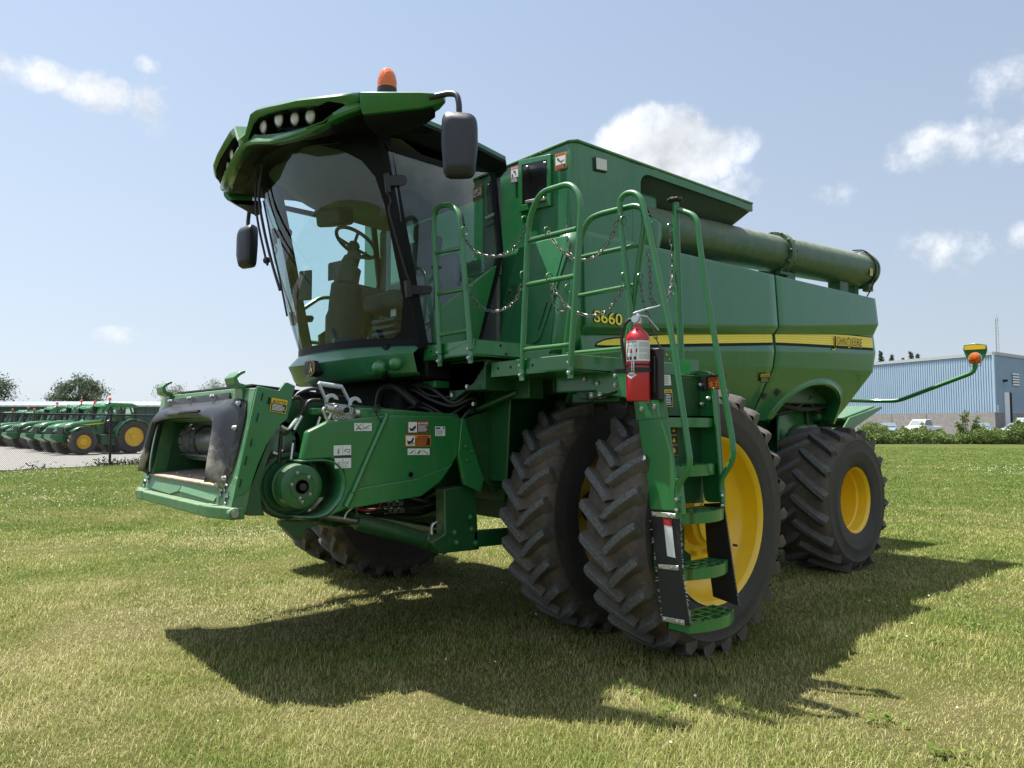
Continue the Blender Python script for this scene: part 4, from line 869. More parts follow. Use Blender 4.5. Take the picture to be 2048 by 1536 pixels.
mb = MB(); c = V3((0.320,2.479,3.263)); mb.lathe([(-.02, .022), (-.012, .045), (.0, .052), (.012, .048), (.018, .02), (.018, 0)], c, (0, 0, 1), 24)
for i in range(7): a = 2 * PI * i / 7; mb.ball(c + V3((.043 * math.cos(a), .043 * math.sin(a), 0)), .015, n=8)
mb.build('post_knob', 'black', r5)
bolts.build('rail_bolt', 'zinc', combine)
# ------------------------------------------------------------------ safety chains
def link(mb, c, t, u, L, w, r):
    """one oval link of wire"""
    c, t, u = V3(c), V3(t).normalized(), V3(u); u = (u - t * u.dot(t)).normalized()
    P = [c + t * (L / 2 - w / 2) + (t * math.cos(a) + u * math.sin(a)) * w / 2 for a in np.linspace(-PI / 2, PI / 2, 5)] + [c - t * (L / 2 - w / 2) - (t * math.cos(a) + u * math.sin(a)) * w / 2 for a in np.linspace(-PI / 2, PI / 2, 5)]
    mb.tube(P, r, 5, True)
def chain(pts, step=.036):
    mb = MB(); P = smooth_path(pts, 30); acc = 0; last = P[0]; k = 0
    for a, b in zip(P, P[1:]):
        acc += (b - a).length
        if acc >= step:
            t = b - last; o = t.orthogonal(); 
            side = V3((0, 0, 1)) if abs(t.normalized().z) < .8 else V3((0, 1, 0))
            side = (side - t * (side.dot(t) / t.length_squared)).normalized()
            o = t.normalized().cross(side)
            u = (side + o) if k % 2 else (side - o)
            link(mb, (last + b) / 2, t, u, t.length * 1.36, .019, .0034); last = b; acc = 0; k += 1
    return mb.build('safety_chain', 'chain_zinc', combine, smooth=60)
chain([(1.380,1.342,3.059), (1.380,1.434,2.951), (1.380,1.552,2.871), (1.380,1.694,2.828), (1.380,1.831,2.818), (1.380,1.962,2.866), (1.380,2.043,2.973)])
chain([(1.380,1.405,2.667), (1.380,1.466,2.563), (1.380,1.582,2.475), (1.380,1.712,2.435), (1.380,1.831,2.441), (1.380,1.946,2.485), (1.380,2.023,2.611)])
chain([(1.060,1.931,3.011), (1.060,2.022,2.893), (1.060,2.144,2.794), (1.060,2.263,2.749), (1.060,2.399,2.762), (1.060,2.519,2.856), (1.060,2.592,2.995)])
chain([(1.060,1.956,2.662), (1.060,2.020,2.547), (1.060,2.142,2.437), (1.060,2.328,2.364), (1.060,2.475,2.380), (1.060,2.583,2.471), (1.060,2.634,2.560)])
chain([(1.200,2.091,2.624), (1.200,2.106,2.519), (1.200,2.163,2.410), (1.200,2.225,2.386), (1.200,2.262,2.424)])
chain([(0.600,1.659,3.225), (0.600,1.658,3.122), (0.600,1.680,3.000), (0.600,1.728,2.932)])
chain([(0.700,2.532,2.828), (0.700,2.548,2.688), (0.700,2.550,2.534), (0.700,2.553,2.466)])
chain([(0.330,2.443,3.049), (0.330,2.450,2.902), (0.360,2.474,2.712), (0.420,2.505,2.599), (0.500,2.512,2.489), (0.600,2.534,2.455), (0.680,2.554,2.468), (0.700,2.550,2.517)])
chain([(0.780,2.530,2.612), (0.780,2.550,2.474), (0.740,2.575,2.341), (0.660,2.585,2.178), (0.550,2.591,2.089)])
# ------------------------------------------------------------------ ladder
lad = empty('access_ladder', parent=combine)
mb = MB(); mb.prism(fillet([(0.800,2.456,1.908), (0.800,2.679,1.993), (0.800,2.725,1.832), (0.800,2.762,1.646), (0.800,2.846,1.102), (0.800,2.606,1.088), (0.800,2.490,1.807)], .02), (-.018, 0, 0)); mb.prism([(0.803,2.475,1.807), (0.803,2.724,1.832), (0.803,2.753,1.684), (0.803,2.499,1.667)], (-.012, 0, 0))
mb.prism([(0.800,2.800,1.299), (0.800,2.834,1.307), (0.800,2.857,1.078), (0.800,2.815,1.074)], (-.05, 0, 0))
mb.build('side_plate', 'green', lad, bevel=.006)
mb = MB(); mb.prism(fillet([(0.270,2.573,2.022), (0.270,2.686,2.019), (0.270,2.750,1.991), (0.270,2.772,1.897), (0.270,2.790,1.572), (0.270,2.820,1.118), (0.270,2.653,1.105), (0.270,2.612,1.606)], .05), (-.018, 0, 0)); mb.prism([(0.272,2.773,1.897), (0.272,2.791,1.572), (0.272,2.822,1.118), (0.272,2.802,1.116), (0.272,2.775,1.572), (0.272,2.749,1.898)], (.035, 0, 0)); mb.build('side_plate', 'green', lad, bevel=.006)
bk = lambda z: 2.635
mb = MB(); mb.prism([(.79, bk(2.0), 1.97), (.245, bk(2.0), 1.97), (.245, bk(1.12), 1.10), (.79, bk(1.12), 1.12)], (0, -.012, 0)); mb.prism([(.79, bk(.98), 1.0), (.52, bk(.98), 1.0), (.47, bk(.72), .95), (.47, bk(.66), .80), (.40, bk(.66), .76), (.40, bk(.66), .70), (.79, bk(.66), .70)], (0, -.012, 0)); mb.box((.27, 2.42, 1.97), (.79, 2.64, 1.985))
mb.build('riser', 'green_shade', lad, bevel=.004)
STEP = [(1.70, 2.755, 0), (1.38, 2.80, 1), (1.085, 2.86, 1), (.74, 2.885, 1), (.425, 2.925, 1)]
for z, yf, curved in STEP:
    y0 = max(bk(z) + .01, 2.75 - z * .07 if z < 1 else 0); mb = MB(); xs = np.linspace(.285, .785, 13)
    bow = .07 if curved else .0
    fr = [(x, yf - .0 + bow * (1 - ((x - .535) / .25) ** 2) - bow * .55, z) for x in xs]
    P = [(.285, y0, z)] + fr + [(.785, y0, z)]
    inner = [(x * .92 + .535 * .08, y0 + .02 + (y - y0 - .02) * .86, z) for x, y, zz in fr]
    if not curved:
        mb.prism([(p[0], p[1], z) for p in P], (0, 0, -.012)); mb.prism(fr + [(x, y - .012, zz) for x, y, zz in reversed(fr)], (0, 0, -.075))
    else:
        o = [(p[0], p[1], p[2]) for p in fr]; n = len(o)
        for k in range(n - 1): mb.prism([o[k], o[k + 1], (o[k + 1][0], o[k + 1][1] - .014, z), (o[k][0], o[k][1] - .014, z)], (0, 0, -.072))
        mb.box((.285, y0, z - .07), (.785, y0 + .014, z)); mb.box((.285, y0, z - .07), (.297, fr[0][1], z - .002)); mb.box((.773, y0, z - .07), (.785, fr[-1][1], z - .002))
        for i in range(1, 5):
            x = .285 + .5 * i / 5; yy = yf + bow * (1 - ((x - .535) / .25) ** 2) - bow * .55; mb.box((x - .009, y0 + .01, z - .03), (x + .009, yy - .01, z - .003))
        for t in (.3, .62):
            pts = [(x, y0 + (y - y0) * t, z - .012) for x, y, zz in fr]; mb.tube(pts, .008, 6)
        for i in range(60):
            t = random.random(); x = .29 + .49 * random.random(); yy = y0 + .01
            k = int((x - .285) / .5 * 12); mb.frame_box((x, fr[k][1] - .008, z + .001), (.004, 0, 0), (0, .004, 0), (0, 0, .004))
    mb.build('step', 'green', lad, bevel=.0)
fb = MB(); fb.prism([(0.802,2.608,1.082), (0.802,2.840,1.077), (0.802,2.857,0.709), (0.802,2.907,0.404), (0.802,2.702,0.397), (0.802,2.652,0.773)], (-.012, 0, 0))
rr = random.Random(3)
E0 = [V3(p) for p in [(0.800,2.838,1.077), (0.800,2.855,0.708), (0.800,2.910,0.413)]]; E1 = [V3(p) for p in [(0.800,2.606,1.075), (0.800,2.650,0.773), (0.800,2.701,0.409)]]
def fray(mb, E, sgn, n=90):
    for i in range(n):
        t = rr.random() * (len(E) - 1.001); k = int(t); p = E[k].lerp(E[k + 1], t - k); L = rr.uniform(.008, .026) * sgn
        mb.add([p + V3((.0, 0, .003)), p + V3((.0, 0, -.003)), p + V3((rr.uniform(-.006, .012), L, rr.uniform(-.012, .012)))], [(0, 1, 2)])
fb.mi(1); fray(fb, E0, 1); fray(fb, E1, -1, 30); fb._build('mud_flap', ['black', 'dec_grey'], lad, 0, 0, 0, 2, None)
fb = MB(); fb.prism([(0.268,2.648,1.097), (0.268,2.807,1.116), (0.268,2.858,0.772), (0.268,2.909,0.445), (0.268,2.713,0.473), (0.268,2.670,0.781)], (-.012, 0, 0)); fb.mi(1); fray(fb, [V3(p) for p in [(0.268,2.807,1.116), (0.268,2.858,0.772), (0.268,2.909,0.445)]], 1); fb._build('mud_flap', ['black', 'dec_grey'], lad, 0, 0, 0, 2, None)
mb = MB(); mz = MB()
for q in ([(0.805,2.622,1.083), (0.805,2.831,1.082), (0.805,2.834,1.052), (0.805,2.626,1.051)], [(0.805,2.670,0.754), (0.805,2.830,0.763), (0.805,2.833,0.733), (0.805,2.674,0.723)], [(0.805,2.701,0.429), (0.805,2.869,0.436), (0.805,2.873,0.404), (0.805,2.704,0.398)]):
    mb.prism(q, (.005, 0, 0)); Q = [V3(p) for p in q]; L = (Q[0] + Q[3]) / 2; R = (Q[1] + Q[2]) / 2
    for t in (.12, .68, .9): mz.bolt(L.lerp(R, t) + V3((.006, 0, 0)), (1, 0, 0), .011, .008)
mb.build('clamp_strip', 'zinc', lad, bevel=.002)
for p in [(0.803,2.547,1.746), (0.803,2.654,1.760), (0.803,2.606,1.803)]: mz.bolt(p, (1, 0, 0), .013, .012)
for p in [(0.290,2.579,2.000), (0.290,2.598,1.900), (0.290,2.657,1.919), (0.290,2.558,1.774), (0.290,2.663,1.786), (0.290,2.720,1.823)]: mz.bolt(p, (1, 0, 0), .014, .02)
mz.build('bolt', 'zinc', lad)
rs = decal((0.804,2.717,1.047), (0.804,2.780,1.043), (0.804,2.745,0.811), [('r', 0, 0, 1, .18, 2, 1)], lad, 'reflector_sticker')
decal((0.721,2.638,1.970), (0.614,2.638,1.975), (0.712,2.638,1.901), [('lines', .08, .06, .9, .92, 5, 5, 1)], lad)
decal((0.686,2.638,1.875), (0.600,2.638,1.878), (0.677,2.638,1.759), [('r', 0, 0, 1, 1, 4, 1), ('r', .06, .2, .94, .96, 1, 2), ('t', 'CAUTION', .15, .16, .7, .1, 1, 2), ('lines', .12, .25, .9, .9, 7, 0, 3)], lad, 'caution_decal', 4)
decal((0.631,2.638,1.640), (0.544,2.638,1.640), (0.625,2.638,1.428), [('r', .1, .05, .9, .06, 4, 1), ('r', .1, .3, .9, .31, 4, 1), ('r', .1, .33, .9, .34, 4, 1), ('r', .1, .6, .9, .61, 4, 1), ('r', .1, .64, .9, .65, 4, 1), ('r', .1, .95, .9, .96, 4, 1), ('p', [(.3, .5), (.5, .4), (.7, .5), (.5, .56)], 4, 1), ('p', [(.3, .8), (.5, .7), (.7, .82), (.5, .9)], 4, 1), ('p', [(.3, .2), (.55, .1), (.7, .22)], 4, 1)], lad, 'pictogram_decal', 1)
mb = MB(); mb.box((.20, 2.70, 1.885), (.28, 2.79, 1.975)); o = mb.build('side_lamp', 'amber_old', lad, bevel=.01); mb = MB(); mb.box((.195, 2.69, 1.975), (.285, 2.80, 1.985)); mb.box((.19, 2.66, 1.88), (.29, 2.70, 1.98)); mb.build('lamp_bracket', 'black', o)
# ------------------------------------------------------------------ fire extinguisher (hangs on the ladder head; a thing of its own)
ex = empty('fire_extinguisher', (.945, 2.638, 1.79)); tag(ex, 'red fire extinguisher strapped to the green access ladder of the harvester', 'fire extinguisher')
mb = MB(); mb.lathe([(0, .066), (.004, .074), (.012, .076), (.40, .076), (.425, .070), (.45, .052), (.465, .03), (.49, .022), (.51, .022)], (0, 0, 0), (0, 0, 1), 48); mb.build('cylinder', 'red', ex)
def wrap(mb, a0, a1, z0, z1, r, n=20): mb.grid([[(r * math.cos(a), r * math.sin(a), z1) for a in np.linspace(a0, a1, n)], [(r * math.cos(a), r * math.sin(a), z0) for a in np.linspace(a0, a1, n)]])
va = math.atan2(5.69 - 2.638, 4.65 - .945)                 # the side of the cylinder its label is glued on
lb = MB(); wrap(lb, va - 1.25, va + 1.35, .255, .385, .0766); lab = lb.build('instruction_label', 'dec_white', ex)
lb = MB()
def ltext(s, a, z, h, bold=.01):
    vs, fs, w = text_geo(s, bold); k = h / .69
    lb.add([(.0771 * math.cos(a + v.x * k / .0771), .0771 * math.sin(a + v.x * k / .0771), z + v.y * k) for v in vs], fs)
rr = random.Random(5)
ltext('INSTRUCTIONS', va - 1.3, .372, .009, .02)
for i in range(16):
    z = .372 - i * .0068
    if i in (5, 10): continue
    a = va + .12
    while a < va + 1.1:
        w = rr.uniform(.04, .14); wrap(lb, a, min(a + w, va + 1.15), z - .0012, z + .0012, .0771, 4); a += w + .035
for k, a in enumerate((va - 1.05, va - .62, va - .2)):
    ltext(str(k + 1), a, .345, .008); wrap(lb, a - .07, a + .13, .353, .355, .0771, 4); wrap(lb, a - .05, a + .16, .292, .294, .0771, 4)
    if k != 1: lb.add([(.0772 * math.cos(a + x), .0772 * math.sin(a + x), z) for x, z in ((0, .305), (.12, .31), (.14, .33), (.07, .337), (.02, .32))], [(0, 1, 2, 3, 4)])
for a in (va - 1.1, va - .75, va - .35): wrap(lb, a, a + .22, .262, .283, .0771, 6)
lb.build('label_print', 'dec_black', lab)
lb = MB(); a = va - .62; lb.add([(.0773 * math.cos(a + x), .0773 * math.sin(a + x), z) for x, z in ((-.06, .305), (.12, .303), (.15, .32), (.08, .337), (-.02, .33))], [(0, 1, 2, 3, 4)]); lb.build('label_print', 'dec_red', lab)
lb = MB(); a = va - .62; lb.grid([[(.0767 * math.cos(a + x), .0767 * math.sin(a + x), .165 + (1 - abs(x) / .52) * .024 * s) for x in np.linspace(-.52, .52, 15)] for s in (1, -1)]); o = lb.build('maker_badge', 'dec_white', ex)
lb = MB(); ltext('AMEREX', a - .27, .1615, .008, .03); lb.build('badge_print', 'dec_black', o)
mb = MB(); mb.lathe([(.49, .022), (.50, .030), (.535, .030), (.54, .022), (.565, .016)], (0, 0, 0), (0, 0, 1), 20); g = V3((math.cos(va - .35), math.sin(va - .35), 0)); mb.cyl(g * .02 + V3((0, 0, .525)), g * .052 + V3((0, 0, .525)), .024)
mb.build('valve', 'zinc', ex)
mb = MB(); h = V3((-.72, .65, 0)).normalized()
mb.beam(h * -.03 + V3((0, 0, .565)), h * .05 + V3((0, 0, .592)), .026, .012); mb.beam(h * .05 + V3((0, 0, .592)), h * .145 + V3((0, 0, .615)), .028, .010); mb.beam(h * .0 + V3((0, 0, .555)), h * .06 + V3((0, 0, .545)), .024, .012); mb.beam(h * .055 + V3((0, 0, .55)), h * .135 + V3((0, 0, .455)), .026, .008)
mb.build('lever', 'silver_paint', ex, bevel=.003)
mb = MB(); d = V3((.45, -.85, 0)).normalized(); mb.tube(smooth_path([d * .02 + V3((0, 0, .53)), d * .06 + V3((0, 0, .525)), d * .098 + V3((0, 0, .47)), d * .105 + V3((0, 0, .40)), d * .095 + V3((0, 0, .31)), d * .084 + V3((0, 0, .24)), d * .082 + V3((0, 0, .19))]), .0105, 10); mb.build('hose', 'hose', ex)
mb = MB(); mb.lathe([(.225, .0775), (.225, .079), (.238, .079), (.238, .0775)], (0, 0, 0), (0, 0, 1), 40, caps=False); mb.lathe([(.195, .077), (.195, .081), (.222, .081), (.222, .077)], (0, 0, -.01), (0, 0, 1), 40, caps=False)
mb.beam(d * .08 + V3((0, 0, .197)), d * .15 + V3((0, -.0, .197)), .02, .028); e = V3((math.cos(va + .2), math.sin(va + .2), 0)); mb.frame_box(e * .083 + V3((0, 0, .198)), e * .006, e.cross(V3((0, 0, 1))) * .03, (0, 0, .015))
mb.build('strap', 'strap_web', ex)
mb = MB(); e = V3((math.cos(va - .3), math.sin(va - .3), 0)); mb.tube([e * .09 + V3((0, 0, .25)), e * .092 + V3((0, 0, .19)), e * .088 + V3((0, 0, .175))], .004, 6); mb.tube([e * .09 + V3((0, 0, .25)) + e.cross(V3((0, 0, 1))) * .012, e * .092 + V3((0, 0, .19)) + e.cross(V3((0, 0, 1))) * .012], .003, 6); mb.build('strap_buckle', 'zinc', ex)
mb = MB(); mb.box((.812, 2.66, 1.80), (.872, 2.745, 2.13)); mb.box((.865, 2.68, 1.84), (.88, 2.72, 2.08)); mb.build('extinguisher_bracket', 'black', combine, bevel=.006)
# ------------------------------------------------------------------ cab
cab = empty('cab', parent=combine)
ZB, ZT = 2.275, 3.72
def ws(t, z):
    """windscreen surface: t -1..1 across, z up"""
    k = (z - ZB) / (ZT - ZB); y = t * (.965 - .01 * k)
    xc = 1.85 + .40 * k + .06 * math.sin(PI * k); xs = 1.50 + .33 * k
    return (xs + (xc - xs) * (1 - abs(t) ** 2.6), y, z)
T = [math.sin(a) for a in np.linspace(-PI / 2, PI / 2, 25)]; ZZ = np.linspace(0, 1, 12)
def wtop(t): return 3.74 + .13 * (1 - t * t)
mb = MB(); mb.grid([[ws(t, ZB + (wtop(t) + .02 - ZB) * k) for t in T] for k in ZZ]); mb.build('windscreen', 'cab_glass', cab, smooth=80)
def side_glass(s):
    P = [V3(p) for p in [(1.485,0.985,2.275), (1.814,0.985,3.710), (1.287,0.985,3.700), (0.817,0.985,3.777), (0.713,0.985,3.108), (0.756,0.985,2.975), (1.328,0.985,2.530), (1.335,0.985,2.263)]]
    P = [V3((p.x, .985 - .0 * p.z, p.z)) for p in P]; P = [V3((p.x, s * p.y, p.z)) for p in P]
    mb = MB(); mb.add(P, [tuple(range(len(P)))]); return mb.build('door_glass', 'cab_glass', cab, smooth=0)
side_glass(1); side_glass(-1)
mb = MB(); mb.add([(.74, -.80, 2.95), (.74, .80, 2.95), (.74, .80, 3.65), (.74, -.80, 3.65)], [(0, 1, 2, 3)]); mb.build('rear_window', 'cab_glass', cab, smooth=0)
for s in (1, -1):
    f = lambda L: [(p[0], p[1] * s, p[2]) for p in L]
    mb = MB(); mb.grid([[(p[0], p[1] * s, p[2]) for p in r] for r in [[V3(ws(1, z)) + V3((.035, -.012, 0)), V3(ws(1, z)) + V3((.02, .022, 0)), V3(ws(1, z)) + V3((-.055, .03, 0)), V3(ws(1, z)) + V3((-.06, -.03, 0)), V3(ws(1, z)) + V3((.035, -.012, 0))] for z in np.linspace(ZB - .02, ZT + .12, 8)]])
    mb.build('front_pillar', 'black_trim', cab, smooth=30)
    mb = MB(); mb.prism(f([(0.829,1.000,3.804), (0.775,1.000,3.795), (0.687,1.000,3.110), (0.731,1.000,2.913), (0.931,1.000,2.291), (0.982,1.000,2.287), (0.795,1.000,2.904), (0.736,1.000,3.102)]), (0, -.05 * s, 0)); mb.build('rear_pillar', 'black_trim', cab, bevel=.01)
    mb = MB(); mb.prism(f([(1.386,1.000,2.522), (0.747,1.000,2.986), (0.769,1.000,2.895), (0.952,1.000,2.309), (1.365,1.000,2.248)]), (0, -.03 * s, 0)); mb.build('lower_side_cover', 'green', cab, bevel=.008)
    mb = MB(); mb.prism(f([(1.833,0.995,3.728), (1.270,0.995,3.722), (0.782,0.995,3.808), (0.820,0.995,3.744), (1.294,0.995,3.676), (1.807,0.995,3.689)]), (0, -.04 * s, 0)); mb.prism(f([(1.527,0.995,2.248), (1.491,0.995,2.277), (1.343,0.995,2.269), (1.342,0.995,2.234), (1.527,0.995,2.221)]), (0, -.04 * s, 0)); mb.build('door_frame', 'black_trim', cab)
    mb = MB(); mb.prism(fillet(f([(1.825,1.015,3.490), (1.686,1.015,3.525), (1.660,1.015,3.512), (1.659,1.015,3.466), (1.686,1.015,3.441), (1.824,1.015,3.407)]), .03, 3), (0, -.015 * s, 0)); mb.prism(f([(1.860,1.030,3.497), (1.822,1.030,3.506), (1.803,1.030,3.359), (1.841,1.030,3.351)]), (0, -.03 * s, 0)); mb.prism(f([(1.651,1.020,2.689), (1.438,1.020,2.712), (1.419,1.020,2.687), (1.438,1.020,2.646), (1.637,1.020,2.615)]), (0, -.02 * s, 0)); mb.prism(f([(1.671,1.030,2.723), (1.627,1.030,2.728), (1.608,1.030,2.598), (1.652,1.030,2.593)]), (0, -.04 * s, 0)); mb.build('door_hinge', 'black', cab, bevel=.006)
    mb = MB(); mb.tube(smooth_path(f([(1.844,1.020,3.364), (1.805,1.020,3.305), (1.817,1.020,3.227), (1.763,1.020,3.049), (1.665,1.020,2.782), (1.638,1.020,2.728)])), .008, 6); mb.build('door_seal', 'black', cab)
mb = MB(); mb.grid([[V3(ws(t, ZB + .0)) + V3((.012, 0, z)) for t in T] for z in (-.03, .035)] ); mb.grid([[V3(ws(t, wtop(t))) + V3((.015, 0, z)) for t in T] for z in (-.035, .06)]); mb.build('windscreen_seal', 'black_trim', cab, smooth=60)
# black corner masks of the windscreen print
mb = MB()
for s in (1, -1):
    mb.grid([[V3(ws(s * t, z)) + V3((.006, s * .002, 0)) for t in (w, (w + 1) / 2, 1.0)] for z, w in ((2.28, .80), (2.36, .90), (2.6, .955), (3.0, .955), (3.3, .952), (3.5, .93), (3.62, .87), (3.70, .76), (3.76, .60))])
mb.build('windscreen_mask', 'black_trim', cab, smooth=60)
# fascia below the windscreen
def fasc(t, k):
    x, y, z = ws(t, ZB); e = 1 - abs(t) ** 2
    z0 = [2.245, 2.225, 2.135, 2.02, 1.965][k]; dx = [.02, .045, .125, .055, .0][k]; dz = [0, 0, -.0, .015, .035][k] * (1 - e) * (1.6)
    lift = .055 * (1 - e) * (k in (2,)) 
    return (x + dx * (.55 + .45 * e), y * 1.01, z0 + dz + lift)
mb = MB(); mb.grid([[fasc(t, k) for t in T] for k in range(5)]); fa = mb.build('fascia', 'green_panel', cab, smooth=22, solid=.02)
mb = MB(); mb.prism(fillet([(2.025,0.860,2.011), (1.953,0.860,2.133), (1.611,0.860,2.226), (1.583,0.860,2.170), (1.645,0.860,2.079), (1.910,0.860,1.998)], .02, 3), (.0, .02, 0)); 
mb = MB()
for c, q in (((1.800,0.828,2.072), .062), ((1.735,0.956,2.098), .058)): mb.ball(V3(c) - V3((.035, .01, 0)), q, .9, 1.1, .9, 20)
mb.build('lamp_cover', 'green', fa, smooth=80)
mb = MB(); E = [V3(p) for p in fillet([(2.000,0.035,2.151), (2.000,0.126,2.165), (2.000,0.216,2.147), (2.000,0.219,2.051), (2.000,0.140,2.027), (2.000,0.039,2.044)], .03, 4)]; mb.prism(E, (-.07, 0, 0)); em = mb.build('emblem', 'dec_black', fa, bevel=.003)
mb = MB(); c = sum(E, V3((0, 0, 0))) / len(E); mb.tube([c + (p - c) * .93 + V3((.001, 0, 0)) for p in E[1:]], .003, 6, True); mb.build('emblem_border', 'gold', em)
w, h = .055, .105
DEER = [(-.32, -.22), (-.40, -.30), (-.22, -.34), (-.12, -.22), (.10, -.24), (.22, -.36), (.40, -.42), (.30, -.28), (.36, -.10), (.38, .04), (.30, -.02), (.05, .02), (-.02, .12), (-.02, .24), (.10, .40), (-.04, .30), (-.10, .42), (-.12, .28), (-.26, .20), (-.14, .18), (-.14, .04), (-.20, -.10)]
mb = MB(); mb.add([c + V3((.0035, a * w * 1.25, b * h * 1.0)) for a, b in DEER], [tuple(range(len(DEER)))]); mb.build('emblem_figure', 'dec_yellow', em, smooth=0)
mb = MB(); mb.prism([(1.350,-0.326,2.065), (1.350,0.211,2.069), (1.350,0.372,2.035), (1.350,0.372,1.998), (1.350,-0.325,2.024)], (-.25, 0, 0)); mb.box((1.2, .5, 1.93), (1.35, .95, 1.99)); mb.build('fascia_step', 'green', cab, bevel=.01)
mb = MB(); mb.box((.62, -.98, 2.0), (1.45, .98, 2.27)); mb.box((1.45, -.8, 2.0), (1.70, .8, 2.26)); mb.build('cab_floor', 'black_trim', cab, bevel=.02)
# inside
mb = MB(); mb.box((.68, -.95, 2.27), (.72, .95, 2.92)); mb.box((.68, -.95, 3.62), (.72, .95, 3.80)); mb.box((.68, -.97, 2.9), (.72, -.80, 3.65)); mb.box((.68, .75, 2.9), (.72, .97, 3.65)); mb.build('rear_wall', 'cab_trim', cab, bevel=.01)
mb = MB(); hl = []
for x, zz in ((.72, 3.70), (1.1, 3.73), (1.5, 3.73), (1.75, 3.70), (1.95, 3.76), (2.15, 3.84)): hl.append([(x - .85 * max(0, abs(y) - .45) * (x > 1.6), y, zz - .0 + .05 * math.cos(y * 2.4) * (x < 1.6) - .04 * math.exp(-((abs(y) - .5) / .2) ** 2)) for y in np.linspace(-.95, .95, 15)])
mb.grid(hl); mb.build('headliner', 'cab_trim', cab, smooth=60)
mb = MB(); mb.frame_box((1.55, -.35, 3.52), (.10, .05, -.03), (-.06, .12, 0), (.01, .0, .08)); mb.frame_box((1.35, .42, 3.50), (.12, 0, -.02), (0, .14, 0), (0, 0, .09)); mb.build('overhead_console', 'cab_dark', cab, bevel=.03)
mb = MB(); mb.add([(1.6, -.44, 3.46), (1.55, -.24, 3.46), (1.57, -.24, 3.57), (1.62, -.44, 3.57)], [(0, 1, 2, 3)]); mb.build('radio', 'black_gloss', cab)
mb = MB(); mb.tube(smooth_path([(1.66, .05, 2.27), (1.66, .05, 2.6), (1.63, .05, 2.85), (1.60, .05, 3.0), (1.56, .05, 3.13)]), [.15] * 6 + [.13] * 6 + [.095] * 6 + [.06] * 6 + [.05], 16); mb.lathe([(0, .07), (.05, .075), (.1, .06)], (1.62, .05, 2.98), (-.25, 0, 1), 16); mb.tube([(1.58, .05, 3.06), (1.58, .2, 3.05), (1.6, .3, 3.07)], .012, 8); mb.build('steering_column', 'cab_dark', cab)
sa = V3((-.55, .0, .83)).normalized(); sc = V3((1.553,0.050,3.208)); u = sa.orthogonal().normalized(); w2 = sa.cross(u)
mb = MB(); mb.tube([sc + (u * math.cos(a) + w2 * math.sin(a)) * .19 for a in np.linspace(0, 2 * PI, 33)[:-1]], .016, 10, True)
for a in (.4, 2.5, 4.6): mb.tube([sc - sa * .05, sc + (u * math.cos(a) + w2 * math.sin(a)) * .185], .014, 8)
mb.lathe([(-.09, .05), (-.02, .05), (0, .03), (0, 0)], sc, sa, 16); mb.tube([sc - sa * .09, (1.56, .05, 3.10)], .045, 12); mb.build('steering_wheel', 'black', cab)
mb = MB(); mb.frame_box((1.05, 0, 2.72), (.27, 0, .02), (0, .27, 0), (0, 0, .08)); mb.frame_box((.86, 0, 3.05), (.06, 0, .0), (0, .25, 0), (-.05, 0, .32)); mb.frame_box((.82, 0, 3.45), (.05, 0, 0), (0, .14, 0), (-.01, 0, .09)); mb.frame_box((1.05, .34, 2.86), (.2, 0, 0), (0, .05, 0), (0, 0, .03)); mb.build('seat', 'seat_cloth', cab, bevel=.06, segs=3)
mb = MB()
for i in range(5): mb.frame_box((1.05, 0, 2.33 + .06 * i), (.2, 0, 0), (0, .2 - .01 * (i % 2), 0), (0, 0, .022))
mb.build('seat_bellows', 'black', cab, bevel=.012)
mb = MB(); mb.frame_box((1.2, -.40, 2.84), (.32, 0, .03), (0, .10, 0), (0, 0, .09)); mb.frame_box((1.46, -.40, 3.0), (.05, 0, .0), (0, .06, 0), (0, 0, .10)); mb.build('arm_console', 'cab_grey', cab, bevel=.04, segs=3)
mb = MB(); mb.frame_box((1.50, -.42, 3.05), (.01, .03, 0), (-.02, .1, 0), (0, 0, .08)); mb.tube([(1.45, -.42, 2.9), (1.48, -.42, 3.05)], .015, 8); mb.frame_box((1.62, -.78, 2.95), (.012, .02, 0), (-.03, .07, 0), (0, 0, .14)); mb.build('display', 'black', cab, bevel=.01)
mb = MB(); mb.frame_box((.98, .45, 2.62), (.2, .0, 0), (0, .13, 0), (0, 0, .3)); mb.frame_box((.86, .45, 3.0), (.05, 0, 0), (0, .13, 0), (0, 0, .15)); mb.build('trainer_seat', 'cab_grey', cab, bevel=.05)
mb = MB(); mb.frame_box((1.234,0.150,2.625), (.004, .0, 0), (0, .04, .0), (0, 0, .05)); mb.build('paper_tag', 'dec_white', cab)
mb = MB()
for p in ([(1.55, -1.02, 2.27), (1.55, -1.02, 2.75), (1.35, -1.02, 2.9), (.9, -1.02, 2.95)], [(1.55, -1.02, 2.45), (.9, -1.02, 2.45)]): mb.tube(fillet(p, .06), .02, 10)
mb.build('hand_rail', 'green', combine)
